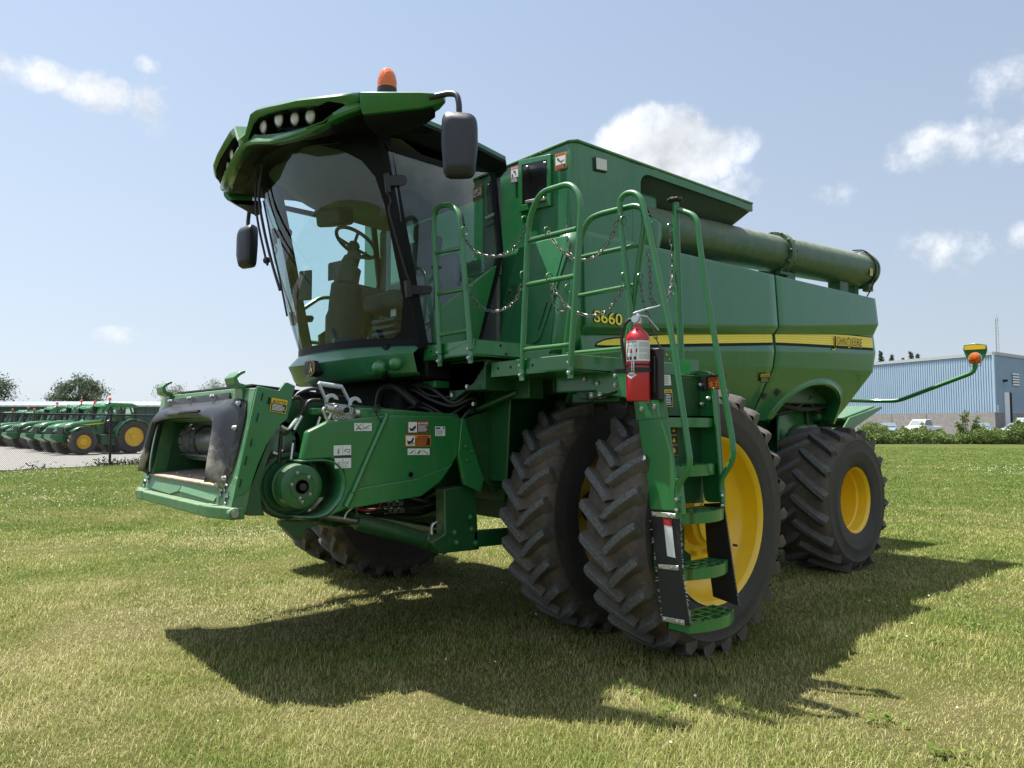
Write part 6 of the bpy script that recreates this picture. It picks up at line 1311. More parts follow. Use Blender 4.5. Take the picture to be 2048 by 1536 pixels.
# lattice mast
ma = empty('lattice_mast', (-168.188,-43.219,0.000)); tag(ma, 'thin grey lattice radio mast rising behind the blue warehouse', 'radio mast')
mb = MB(); Ht = 23.6; Wd = .42
legs = [V3((Wd * math.cos(a), Wd * math.sin(a), 0)) for a in (0, 2.094, 4.189)]
for l in legs: mb.tube([l, l * .6 + V3((0, 0, Ht))], .05, 6)
for i in range(34):
    z = Ht * i / 34; z2 = Ht * (i + 1) / 34
    for j in range(3): mb.tube([legs[j] * (1 - .4 * i / 34) + V3((0, 0, z)), legs[(j + 1) % 3] * (1 - .4 * (i + 1) / 34) + V3((0, 0, z2))], .028, 5)
mb.build('lattice', 'galv', ma)
mb = MB(); mb.tube([(0, 0, Ht), (0, 0, Ht + .9)], .03, 6); mb.tube([(.2, .2, Ht - .5), (.5, .4, Ht + .3)], .03, 6); mb.build('antenna', 'galv', ma)
# ------------------------------------------------------------------ vehicles by the warehouse
def car(name, body, loc, rz_, kind, label, cat):
    c = empty(name, loc, rz_); tag(c, label, cat)
    if kind == 'pickup':
        side = [(-2.8, .55), (-2.85, 1.05), (-.75, 1.08), (1.0, 1.12), (2.3, 1.05), (2.75, .92), (2.8, .5)]; top = [(-.72, 1.08), (-.62, 1.78), (-.4, 1.86), (.55, 1.86), (.85, 1.78), (1.45, 1.12)]; W = .96
    else:
        side = [(-2.25, .45), (-2.3, .85), (-1.7, .98), (1.0, .95), (1.9, .82), (2.2, .65), (2.2, .4)]; top = [(-1.85, .97), (-1.15, 1.38), (-.6, 1.45), (.1, 1.42), (1.05, .95)]; W = .88
    mb = MB(); mb.prism([(x, -W, z) for x, z in side], (0, 2 * W, 0)); mb.build('body', body, c, bevel=.09, segs=3)
    mb = MB(); n_ = len(top); mb.grid([[(x, y * (1 if z < 1.2 else .84), z) for x, z in top] for y in (-W * .96, -W * .9, W * .9, W * .96)])
    mb.add([(x, -W * .96 * (1 if z < 1.2 else .84), z) for x, z in top], [tuple(range(n_))]); mb.add([(x, W * .96 * (1 if z < 1.2 else .84), z) for x, z in top], [tuple(range(n_))]); cb = mb.build('cab', body, c, bevel=.05)
    mb = MB(); zc = sum(z for x, z in top) / n_; xc = sum(x for x, z in top) / n_
    for s in (1, -1):
        P = [(xc + (x - xc) * .86, s * (W * .975 * (1 if z < 1.2 else .85) + .004), zc + (z - zc) * .80) for x, z in top]; mb.prism(P, (0, s * .01, 0))
    (x0, z0), (x1, z1) = top[-1], top[-2]; nx = .02
    mb.prism([(x0 - .05 + nx, -W * .85, z0 + .07), (x0 - .05 + nx, W * .85, z0 + .07), (x1 + nx, W * .74, z1 - .02), (x1 + nx, -W * .74, z1 - .02)], (.012, 0, .01)); mb.build('window', 'dark_glass', cb)
    for x in (1.75, -1.7) if kind == 'pickup' else (1.4, -1.4):
        for s in (1, -1): mb = MB(); mb.lathe([(-.12, .3), (-.12, .36), (.1, .36), (.11, .24), (.1, 0)], (x, s * (W - .1), .37), (0, s, 0), 20); mb.build('wheel', 'tyre_plain', c)
    mb = MB()
    for s in (1, -1): mb.ball((side[-2][0] - .02, s * W * .75, side[-2][1] - .05), .12, .6, 1.3, .8, 8)
    mb.build('headlight', 'lamp_lens', c)
    return c
toc = math.atan2(-HD.y, -HD.x)     # heading of a vehicle that faces the photographer
car('pickup_truck', 'car_white', (-89.729,-29.067,0.610), toc - .95, 'pickup', 'white pickup truck parked by the block wall of the blue warehouse', 'pickup truck')
car('parked_car', 'car_blue_grey', (-84.638,-30.822,0.610), toc - .5, 'car', 'blue-grey car mostly hidden by weeds, left of the white pickup', 'car')
car('parked_car', 'car_blue_grey', (-92.817,-23.757,0.610), toc - .5, 'car', 'pale blue-grey car mostly hidden by weeds under the warehouse corner', 'car')
car('parked_car', 'car_silver', (-93.556,-20.475,0.610), toc - 1.0, 'car', 'grey car at the right edge in front of the warehouse', 'car')
car('parked_car', 'car_navy', (-105.029,-22.456,0.950), toc - .9, 'pickup', 'dark blue vehicle behind the grey car at the right edge', 'car')
# ------------------------------------------------------------------ vegetation
def leaf_mat(name, c0, c1, tr=.25):
    m, nt, b = principled(name); a = nt.nodes.new('ShaderNodeAttribute'); a.attribute_name = 'tone'
    lk(nt, mixc(nt, a.outputs['Fac'], c0, c1), b.inputs['Base Color']); b.inputs['Roughness'].default_value = .6
    b.inputs['Specular IOR Level'].default_value = .25
    t = nt.nodes.new('ShaderNodeBsdfTranslucent'); lk(nt, mixc(nt, a.outputs['Fac'], c0, c1), t.inputs['Color'])
    mx = nt.nodes.new('ShaderNodeMixShader'); mx.inputs[0].default_value = tr
    o = nt.nodes['Material Output']; lk(nt, b.outputs[0], mx.inputs[1]); lk(nt, t.outputs[0], mx.inputs[2]); lk(nt, mx.outputs[0], o.inputs['Surface'])
leaf_mat('leaf_tree', (.045, .066, .040), (.12, .155, .09)); leaf_mat('leaf_hazed', (.11, .15, .10), (.22, .27, .18)); leaf_mat('leaf_conifer', (.02, .038, .022), (.06, .085, .045)); leaf_mat('leaf_weed', (.048, .085, .022), (.175, .235, .062), .3); leaf_mat('leaf_bright', (.085, .135, .018), (.17, .235, .04), .3)  # far trees' foliage colour is paled to include the distance haze
rng = np.random.default_rng(11)
def leaves_mesh(name, pos, size, matname, parent=None, tone=None, loc=None, flat=.0):
    """one small leaf-shaped face per position, turned every way"""
    N = len(pos); d = rng.normal(size=(N, 3)); d /= np.linalg.norm(d, axis=1)[:, None]; e = rng.normal(size=(N, 3)); d[:, 2] *= 1 - flat; e[:, 2] *= 1 - flat
    d /= np.linalg.norm(d, axis=1)[:, None]; e -= d * (d * e).sum(1)[:, None]; e /= np.linalg.norm(e, axis=1)[:, None]
    s = size * rng.uniform(.6, 1.3, N)[:, None]; V = np.stack([pos - d * s, pos + e * s * .45, pos + d * s, pos - e * s * .45], 1).reshape(-1, 3)
    me = bpy.data.meshes.new(name); me.vertices.add(4 * N); me.loops.add(4 * N); me.polygons.add(N)
    me.vertices.foreach_set('co', V.astype(np.float32).ravel()); me.loops.foreach_set('vertex_index', np.arange(4 * N, dtype=np.int32))
    me.polygons.foreach_set('loop_start', np.arange(0, 4 * N, 4, dtype=np.int32)); me.update(calc_edges=True)
    t = rng.uniform(0, 1, N) if tone is None else np.clip(tone + rng.normal(0, .18, N), 0, 1)
    at = me.attributes.new('tone', 'FLOAT', 'POINT'); at.data.foreach_set('value', np.repeat(t, 4).astype(np.float32))
    me.materials.append(MATS[matname]); o = bpy.data.objects.new(name, me); COL.objects.link(o)
    if parent is not None: o.parent = parent
    if loc is not None: o.location = loc
    return o
def tree(loc, h, cr, label, n=5000, leaf=.16, m='leaf_tree', seed=1, low=.28, clus=34, spread=.22):
    global rng
    rng = np.random.default_rng(seed); t = empty('broadleaf_tree', loc); tag(t, label, 'tree')
    mb = MB(); cz = h * (1 + low) / 2; chz = h * (1 - low) / 2; pos = []; tone = []
    mb.tube([(0, 0, 0), (.1, .05, h * .2), (-.05, .1, h * .45), (.05, 0, h * .75)], [h * .035, h * .028, h * .02, h * .006], 8)
    for i in range(clus):
        a = rng.uniform(0, 2 * PI); v = rng.uniform(-.95, 1); r = (1 - v * v) ** .5 * rng.uniform(.55, 1.0)
        c = np.array([cr * r * math.cos(a), cr * r * math.sin(a), cz + chz * v * rng.uniform(.75, 1)])
        zb = h * rng.uniform(.18, .5); mb.tube([(0, 0, zb), tuple(c * .5 + np.array([0, 0, zb * .5 + .05 * h])), tuple(c)], [h * .012, h * .007, h * .002], 5)
        k = int(n / clus * rng.uniform(.6, 1.4)); q = rng.normal(size=(k, 3)) * np.array([1, 1, .7]) * cr * spread; pos.append(c + q); tone.append(np.full(k, rng.uniform(.2, .8)))
    mb.build('trunk', 'bark', t); leaves_mesh('crown', np.concatenate(pos), leaf, m, t, np.concatenate(tone)); return t
tree((-18.918,-121.955,0.000), 8.9, 3.5, 'round broad tree with gappy crown above the barn roof on the left', 9000, .17, seed=4, low=.30, clus=46, spread=.17)
tree((-6.547,-122.071,0.000), 9.4, 4.0, 'tree cut by the left edge, a branch reaching right', 7000, .17, seed=8, low=.30, clus=40, spread=.17)
tree((-41.103,-153.006,0.000), 10.6, 3.6, 'pale sparse tree above the left hook of the feeder opening', 3600, .16, 'leaf_hazed', 5, .2, 34, .16)
tree((-48.086,-149.616,0.000), 10.9, 4.2, 'pale sparse tree just right of the other pale one, above the feeder', 4200, .16, 'leaf_hazed', 6, .2, 36, .16)
tree((-146.961,-32.484,0.000), 15.0, 3.6, 'broadleaf tree at the right edge above the warehouse roof', 5000, .18, seed=9, low=.3, clus=30, spread=.18)
def conifer(loc, h, r, label, seed):
    global rng
    rng = np.random.default_rng(seed); t = empty('conifer', loc); tag(t, label, 'conifer', 'conifers behind the blue warehouse'); mb = MB(); mb.tube([(0, 0, 0), (0, 0, h)], [h * .018, .02], 8); pos = []
    nb = int(h * 9)
    for i in range(nb):
        z = h * (.25 + .75 * i / nb); R = r * (1 - (z / h)) * 1.3 + .15; a = rng.uniform(0, 2 * PI); L = R * rng.uniform(.6, 1.05)
        e = np.array([L * math.cos(a), L * math.sin(a), z - L * .15]); mb.tube([(0, 0, z), tuple(e)], [.03, .008], 4)
        k = int(40 * L) + 8; tt = rng.uniform(.2, 1, k)[:, None]; pos.append(np.array([0, 0, z]) * (1 - tt) + e * tt + rng.normal(size=(k, 3)) * .14)
    mb.build('trunk', 'bark', t); leaves_mesh('crown', np.concatenate(pos), .16, 'leaf_conifer', t)
conifer((-134.683,-52.341,0.000), 15.4, 3.4, 'tallest dark conifer behind the warehouse, next to the harvester', 21)
conifer((-138.288,-51.870,0.000), 14.9, 2.8, 'dark conifer close right of the tallest one behind the warehouse', 22)
conifer((-142.009,-51.298,0.000), 14.5, 1.1, 'slim small conifer tip between the two conifer pairs behind the warehouse', 23)
conifer((-139.887,-49.167,0.000), 15.4, 2.8, 'dark conifer left of the last one behind the warehouse', 24)
conifer((-143.071,-49.059,0.000), 15.2, 2.6, 'rightmost conifer showing above the warehouse roof', 25)
# weeds bank in front of the warehouse, weeds along the fence
rng = np.random.default_rng(31)
def cam_pt(px, dep): return np.array(CAM_LOC)[None, :] * np.array([1, 1, 0]) + np.array(HD)[None, :] * dep[:, None] + np.array(RTV)[None, :] * ((px - 1024) * dep / 1480)[:, None]
N = 62000; px = rng.uniform(1180, 2190, N); dep = 68.5 + rng.beta(1.2, 1.2, N) * 6.5
top = 1.25 + .22 * np.sin(px / 17.0) + .22 * np.sin(px / 6.1 + 1) + .20 * np.sin(px / 41 + 2) + .12 * np.sin(px / 2.9)
P = cam_pt(px, dep); P[:, 2] = (.05 + rng.beta(1.3, 1.0, N) * top) * (.62 + .075 * (dep - 68.5)) ; 
ws_ = leaves_mesh('weeds', P, .15, 'leaf_weed', tone=.5 + .3 * np.sin(px / 9.0) * np.sin(dep * 2)); tag(ws_, kind='stuff')
N = 5200; s = rng.uniform(0, FL, N); cl = np.sin(s * 1.9) + np.sin(s * .73 + 1) + rng.normal(0, .5, N); keep = cl > .2; s = s[keep]; N = len(s)
P = np.array(F0)[None, :] + np.array(FD)[None, :] * s[:, None] + np.array(FN)[None, :] * rng.normal(0, .16, N)[:, None]; P[:, 2] = rng.beta(1, 2.5, N) * .38
leaf_mat('leaf_dark', (.018, .022, .012), (.07, .085, .03)); tag(leaves_mesh('fence_weeds', P, .06, 'leaf_dark'), kind='stuff')
def sapling(loc, h, w, label, seed, cat='sapling', n=700, size=.13):
    global rng
    rng = np.random.default_rng(seed); t = empty('sapling', loc); tag(t, label, cat); mb = MB(); pos = []
    for i in range(9):
        a = rng.uniform(0, 2 * PI); e = np.array([w * math.cos(a) * rng.uniform(.3, 1), w * math.sin(a) * rng.uniform(.3, 1), h * rng.uniform(.55, 1)])
        mb.tube([(0, 0, 0), (e[0] * .3, e[1] * .3, e[2] * .55), tuple(e)], [.04, .025, .008], 5); k = n // 9; tt = rng.uniform(.35, 1.02, k)[:, None]
        pos.append((np.array([e[0] * .3, e[1] * .3, e[2] * .5]) * (1 - tt) + e * tt) + rng.normal(size=(k, 3)) * .13)
    mb.build('stem', 'bark', t); leaves_mesh('foliage', np.concatenate(pos), size, 'leaf_weed', t)
sapling((-74.836,-19.467,0.000), 3.0, 1.5, 'young sapling with open branches standing out of the weeds', 41)
sapling((-77.833,-15.557,0.000), 2.6, .9, 'tall leafy weed at the right edge before the warehouse door', 42)
def bush(loc, r, h, label, seed, n=1800):
    global rng
    rng = np.random.default_rng(seed); t = empty('bush', loc); tag(t, label, 'bush'); q = rng.normal(size=(n, 3)); q /= np.linalg.norm(q, axis=1)[:, None]; q *= rng.uniform(.5, 1.05, n)[:, None]
    q = q * np.array([r, r, h * .5]) + np.array([0, 0, h * .5]); q = q[q[:, 2] > 0]; leaves_mesh('foliage', q, .10, 'leaf_weed', t)
    mb = MB()
    for i in range(7): a = i * .9; mb.tube([(0, 0, 0), (r * .6 * math.cos(a), r * .6 * math.sin(a), h * .75)], [.03, .008], 5)
    mb.build('stem', 'bark', t)
bush((-73.307,-17.617,0.000), 1.3, 1.5, 'rounded grassy bush in the weeds below the sapling', 51)
bush((-74.920,-15.431,0.000), 1.1, 1.9, 'rounded bush at the right end of the weed bank', 52)
bush((-67.939,-25.426,0.000), 1.2, 2.1, 'dark bush right behind the rear tyre of the harvester', 53)
# ================================================================== ground
def grass_field(nt):
    """dryness of the lawn: streaks and patches, greener away from the parked machine"""
    n1 = noise(nt, .42, 5, .6); n2 = noise(nt, 2.3, 4, .6); n3 = noise(nt, 13, 4, .7)
    tc = nt.nodes.new('ShaderNodeTexCoord'); vm = nt.nodes.new('ShaderNodeVectorMath'); vm.operation = 'DISTANCE'; vm.inputs[1].default_value = (3.5, 5.0, 0); lk(nt, tc.outputs['Object'], vm.inputs[0])
    mr = nt.nodes.new('ShaderNodeMapRange'); mr.inputs['From Min'].default_value = 4; mr.inputs['From Max'].default_value = 24; mr.inputs['To Min'].default_value = .00; mr.inputs['To Max'].default_value = -.36; lk(nt, vm.outputs['Value'], mr.inputs['Value'])
    f = math_n(nt, 'ADD', math_n(nt, 'MULTIPLY', n1.outputs['Fac'], 1.35), math_n(nt, 'SUBTRACT', math_n(nt, 'MULTIPLY', n2.outputs['Fac'], .65), .37))
    f = math_n(nt, 'ADD', f, math_n(nt, 'MULTIPLY', math_n(nt, 'SUBTRACT', n3.outputs['Fac'], .5), .22))
    return math_n(nt, 'ADD', f, mr.outputs[0])
GRAMP = [(.28, (.085, .130, .022)), (.46, (.125, .155, .034)), (.60, (.170, .172, .052)), (.80, (.235, .212, .09))]
m, nt, b = principled('lawn'); f = grass_field(nt); r = ramp(nt, f, GRAMP); n4 = noise(nt, 90, 5, .75)
lk(nt, mixc(nt, ramp(nt, n4.outputs['Fac'], [(.35, (.15, .15, .15)), (.6, (.85, .85, .85))]).outputs['Color'], r.outputs['Color'], (.050, .045, .020)), b.inputs['Base Color']); b.inputs['Roughness'].default_value = .95; b.inputs['Specular IOR Level'].default_value = .1
bump(nt, b, noise(nt, 55, 6, .75).outputs['Fac'], .8, .04)
mb = MB(); mb.add([(-2500, -2500, 0), (2500, -2500, 0), (2500, 2500, 0), (-2500, 2500, 0)], [(0, 1, 2, 3)]); tag(mb.build('ground', 'lawn', smooth=0), kind='structure')
m, nt, b = principled('gravel'); n1 = noise(nt, 28, 8, .75); n2 = noise(nt, .6, 4); r = ramp(nt, n1.outputs['Fac'], [(.3, (.15, .145, .135)), (.7, (.33, .32, .305))]); lk(nt, mixc(nt, math_n(nt, 'MULTIPLY', n2.outputs['Fac'], .4), r.outputs['Color'], (.25, .24, .225)), b.inputs['Base Color']); b.inputs['Roughness'].default_value = .95; bump(nt, b, n1.outputs['Fac'], .7, .03)
mb = MB(); e = FN * -.15 if FN.dot(HD) > 0 else FN * .15
mb.prism([tuple(F0 + e + FD * -8)[:2] + (-.02,), tuple(F1 + e)[:2] + (-.02,), tuple(F1 + HD * 75)[:2] + (-.02,), tuple(F0 + HD * 80 - RTV * 40)[:2] + (-.02,)], (0, 0, .03)); tag(mb.build('gravel_lot', 'gravel', smooth=0), kind='structure')
mb = MB(); P = [V3((-40.252,-48.023,0.000)), V3((-97.518,1.449,0.000)), V3((-260.857,10.407,0.000)), V3((-104.398,-124.756,0.000))]; Q = [V3((-44.226,-51.197,0.600)), V3((-104.049,0.483,0.600)), V3((-251.360,8.811,0.600)), V3((-102.878,-119.462,0.600))]
mb.grid([[P[0], P[1]], [Q[0], Q[1]], [Q[3], Q[2]], [P[3], P[2]]]); mb.build('parking_lot', 'asphalt', smooth=0)['kind'] = 'structure'
# grass blades, denser and finer close to the photographer
rng = np.random.default_rng(77)
cx, cy = CAM_LOC[0], CAM_LOC[1]; ha = math.atan2(HD.y, HD.x)
def scatter(n, r0, r1, power):
    """radii with areal density ~ r**-power inside a wide fan in front of the photographer"""
    u = rng.uniform(0, 1, n); p = 2 - power
    r = (r0 ** p + u * (r1 ** p - r0 ** p)) ** (1 / p) if abs(p) > 1e-6 else r0 * (r1 / r0) ** u
    a = ha + rng.uniform(-.80, .80, n); return cx + r * np.cos(a), cy + r * np.sin(a), r
def blades(name, x, y, r, hgt, wid, lean, matname, tone, z0=0):
    N = len(x); az = rng.uniform(0, 2 * PI, N); dx, dy = np.cos(az), np.sin(az); fx_, fy_ = -dy, dx
    h = hgt; L = lean; V = np.zeros((N, 5, 3), np.float32)
    for k, (t, wk) in enumerate(((0, 1), (.55, .8), (1, 0))):
        bx, by, bz = x + dx * L * t ** 1.6 * h, y + dy * L * t ** 1.6 * h, z0 + h * t * np.sqrt(np.maximum(.02, 1 - np.minimum(1, L) ** 2 * .95 * t))
        if k < 2:
            V[:, 2 * k] = np.stack([bx - fx_ * wid * wk / 2, by - fy_ * wid * wk / 2, bz], 1); V[:, 2 * k + 1] = np.stack([bx + fx_ * wid * wk / 2, by + fy_ * wid * wk / 2, bz], 1)
        else: V[:, 4] = np.stack([bx, by, bz], 1)
    me = bpy.data.meshes.new(name); me.vertices.add(5 * N); me.loops.add(7 * N); me.polygons.add(2 * N); me.vertices.foreach_set('co', V.ravel())
    base = np.arange(N, dtype=np.int32)[:, None] * 5; li = np.concatenate([base + np.array([[0, 1, 3, 2]]), base + np.array([[2, 3, 4]])], 1); me.loops.foreach_set('vertex_index', li.ravel().astype(np.int32))
    ls = (np.arange(N, dtype=np.int32)[:, None] * 7 + np.array([[0, 4]], np.int32)).ravel(); me.polygons.foreach_set('loop_start', ls); me.update(calc_edges=True)
    at = me.attributes.new('tone', 'FLOAT', 'POINT'); at.data.foreach_set('value', np.repeat(tone, 5).astype(np.float32)); me.materials.append(MATS[matname])
    o = bpy.data.objects.new(name, me); COL.objects.link(o); tag(o, kind='stuff'); return o
m, nt, b = principled('grass_blade'); f = grass_field(nt); a = nt.nodes.new('ShaderNodeAttribute'); a.attribute_name = 'tone'
f2 = math_n(nt, 'ADD', f, math_n(nt, 'MULTIPLY', math_n(nt, 'SUBTRACT', a.outputs['Fac'], .5), .60)); r = ramp(nt, f2, [(.18, (.092, .172, .014)), (.40, (.180, .242, .040)), (.60, (.280, .292, .082)), (.80, (.395, .372, .150)), (1.0, (.49, .455, .22))])
lk(nt, r.outputs['Color'], b.inputs['Base Color']); b.inputs['Roughness'].default_value = .55; b.inputs['Specular IOR Level'].default_value = .3
t = nt.nodes.new('ShaderNodeBsdfTranslucent'); lk(nt, r.outputs['Color'], t.inputs['Color']); mx = nt.nodes.new('ShaderNodeMixShader'); mx.inputs[0].default_value = .3; o = nt.nodes['Material Output']; lk(nt, b.outputs[0], mx.inputs[1]); lk(nt, t.outputs[0], mx.inputs[2]); lk(nt, mx.outputs[0], o.inputs['Surface'])
def in_lawn(x, y):   # keeps blades off the gravel
    d = (x - F0.x) * FN.x + (y - F0.y) * FN.y; s = 1 if FN.dot(HD) > 0 else -1
    return (d * s < .1) | ((x - F0.x) * FD.x + (y - F0.y) * FD.y > FL)
x, y, r = scatter(430000, 2.6, 14, 1.3); w = .0027 * np.maximum(1, r / 5); N = len(x)
fld = np.sin(x * 2.1 + 1.7 * np.sin(y * 1.3)) + np.sin(y * 2.6 + 1.3 * np.sin(x * 1.9 + 2)) + .7 * np.sin(x * 6.3 + y * 4.1) * np.sin(y * 7.7 - x * 2.2)
gh = rng.uniform(.018, .052, N) * (1 + .28 * fld)
blades('grass', x, y, r, gh, w * rng.uniform(.7, 1.5, N), np.clip(rng.normal(.66, .20, N), .1, 1.0), 'grass_blade', rng.uniform(0, 1, N))
x, y, r = scatter(380000, 12, 66, 1.9); k = in_lawn(x, y); x, y, r = x[k], y[k], r[k]; N = len(x); w = .0036 * r / 5
blades('far_grass', x, y, r, rng.uniform(.018, .050, N), w * rng.uniform(.7, 1.5, N), rng.uniform(.1, .9, N), 'grass_blade', rng.uniform(0, 1, N))
x, y, r = scatter(90000, 2.6, 13, 1.2); N = len(x)     # dry clippings lying flat
m, nt, b = principled('straw'); a = nt.nodes.new('ShaderNodeAttribute'); a.attribute_name = 'tone'; lk(nt, mixc(nt, a.outputs['Fac'], (.16, .15, .06), (.38, .34, .18)), b.inputs['Base Color']); b.inputs['Roughness'].default_value = .7
k = (np.sin(x * 1.3 + np.sin(y * .9)) + np.sin(y * 1.1 + 1 + np.sin(x * .7)) + rng.normal(0, .7, N)) > .9; x, y, r = x[k], y[k], r[k]; N = len(x)
blades('dry_clippings', x, y, r, rng.uniform(.03, .07, N), .0026 * np.maximum(1, r / 5), rng.uniform(.96, 1.05, N), 'straw', rng.uniform(0, 1, N), .012)
# white clover heads
x, y, r = scatter(16000, 10, 46, .8); dens_ = np.sin(x * .35 + 1.3 * np.sin(y * .21)) + np.sin(y * .42 + 1.1 * np.sin(x * .17)) + rng.normal(0, .55, len(x)); fx1 = (x - cx) * HD.x + (y - cy) * HD.y; fx2 = (x - cx) * RTV.x + (y - cy) * RTV.y
band = np.where(fx2 > 0, np.exp(-((fx1 - 25) / 5.5) ** 2) * 1.5, np.exp(-((fx1 - 18) / 6) ** 2) * 1.1); k = ((dens_ + band * 1.1) > 1.6) & in_lawn(x, y); x, y, r = x[k], y[k], r[k]
x2, y2, r2 = scatter(60, 3.2, 12, 1.0); x, y, r = np.r_[x, x2], np.r_[y, y2], np.r_[r, r2]; N = len(x)
q = np.array([(1, 0, 0), (-1, 0, 0), (0, 1, 0), (0, -1, 0), (0, 0, 1), (0, 0, -1)], float); tri = [(0, 2, 4), (2, 1, 4), (1, 3, 4), (3, 0, 4), (2, 0, 5), (1, 2, 5), (3, 1, 5), (0, 3, 5)]
sz = (.007 + .0003 * r) * rng.uniform(.8, 1.3, N); Pc = np.stack([x, y, rng.uniform(.045, .085, N)], 1); V = (Pc[:, None, :] + q[None] * sz[:, None, None]).reshape(-1, 3); Fs = (np.arange(N)[:, None, None] * 6 + np.array(tri)[None]).reshape(-1, 3)
me = bpy.data.meshes.new('clover_flowers'); me.from_pydata(V.tolist(), [], Fs.tolist()); mat('clover', (.60, .58, .46), .8); me.materials.append(MATS['clover']); o = bpy.data.objects.new('clover_flowers', me); COL.objects.link(o); tag(o, kind='stuff')
# broad-leaved lawn weeds
vs, fs, tn = [], [], []
CL = [(-1.320,3.268,0.000), (-2.162,3.495,0.000), (-1.493,3.470,0.000), (1.043,2.670,0.000), (1.203,3.020,0.000), (0.552,4.238,0.000), (3.177,0.555,0.000), (-0.268,2.738,0.000), (0.401,3.834,0.000), (0.666,-4.778,0.000), (1.075,-4.038,0.000), (-2.289,3.740,0.000)]
for c in CL:
    for i in range(rng.integers(14, 30)):
        a = rng.uniform(0, 2 * PI); R0 = rng.uniform(0, .16); L = rng.uniform(.03, .08); w_ = L * rng.uniform(.14, .24); p = V3((c[0] + R0 * math.cos(a * 3.1), c[1] + R0 * math.sin(a * 3.1), .015)); d_ = V3((math.cos(a), math.sin(a), rng.uniform(.15, .8))).normalized(); s_ = V3((-math.sin(a), math.cos(a), 0))
        o_ = len(vs); vs += [p, p + d_ * L * .5 + s_ * w_ + V3((0, 0, .01)), p + d_ * L - V3((0, 0, L * .2)), p + d_ * L * .5 - s_ * w_ + V3((0, 0, .01))]; fs.append((o_, o_ + 1, o_ + 2, o_ + 3)); tn += [rng.uniform(0, 1)] * 4
me = bpy.data.meshes.new('lawn_weeds'); me.from_pydata([tuple(v) for v in vs], [], fs); at = me.attributes.new('tone', 'FLOAT', 'POINT'); at.data.foreach_set('value', np.array(tn, np.float32)); me.materials.append(MATS['leaf_bright']); o = bpy.data.objects.new('lawn_weeds', me); COL.objects.link(o); tag(o, kind='stuff')
# ================================================================== camera, sun and sky
cd = bpy.data.cameras.new('camera'); cam = bpy.data.objects.new('camera', cd); COL.objects.link(cam); scene.camera = cam
cd.lens = LENS; cd.sensor_width = 36; cd.clip_end = 6000; cd.clip_start = .05
R_, U_, Fw = Vector(CAM_R), Vector(CAM_U), Vector(CAM_F)
m = Matrix((R_, U_, -Fw)).transposed().to_4x4(); m.translation = Vector(CAM_LOC); cam.matrix_world = m
SUN = Vector((.13, -.36, 1)).normalized()
sl = bpy.data.lights.new('sun', 'SUN'); sl.energy = 4.2; sl.angle = math.radians(.53); sl.color = (1, .955, .87); so = bpy.data.objects.new('sun', sl); COL.objects.link(so); so.rotation_euler = SUN.to_track_quat('Z', 'Y').to_euler(); so.location = (0, 0, 30)
w = bpy.data.worlds.new('World'); scene.world = w; w.use_nodes = True; nt = w.node_tree; bgn = nt.nodes['Background']
sk = nt.nodes.new('ShaderNodeTexSky'); sk.sky_type = 'NISHITA'; sk.sun_disc = False; sk.sun_elevation = math.asin(SUN.z); sk.sun_rotation = math.atan2(SUN.x, SUN.y); sk.air_density = 1.0; sk.dust_density = 2.0; sk.ozone_density = 1.2
tc = nt.nodes.new('ShaderNodeTexCoord'); D = tc.outputs['Generated']; sx = nt.nodes.new('ShaderNodeSeparateXYZ'); lk(nt, D, sx.inputs[0])
hz = nt.nodes.new('ShaderNodeMapRange'); hz.inputs['From Min'].default_value = 0; hz.inputs['From Max'].default_value = .75; hz.inputs['To Min'].default_value = .88; hz.inputs['To Max'].default_value = .80; lk(nt, sx.outputs[2], hz.inputs['Value'])
hcol = ramp(nt, sx.outputs[2], [(0.0, (2.45, 2.70, 3.0)), (.12, (2.08, 2.40, 2.82)), (.54, (1.52, 1.95, 2.58)), (.72, (2.6, 3.0, 3.6)), (1.0, (3.6, 3.95, 4.4))])
dl = nt.nodes.new('ShaderNodeVectorMath'); dl.operation = 'DOT_PRODUCT'; lk(nt, D, dl.inputs[0]); dl.inputs[1].default_value = tuple(-RTV)
gl = nt.nodes.new('ShaderNodeVectorMath'); gl.operation = 'SCALE'; lk(nt, hcol.outputs['Color'], gl.inputs[0]); lk(nt, math_n(nt, 'ADD', math_n(nt, 'MULTIPLY', dl.outputs['Value'], .22), 1.0), gl.inputs['Scale'])   # the haze glows more towards the sun's side
skc = mixc(nt, hz.outputs[0], sk.outputs[0], gl.outputs[0])
def dirv(p): v = Vector(p); return v.normalized()
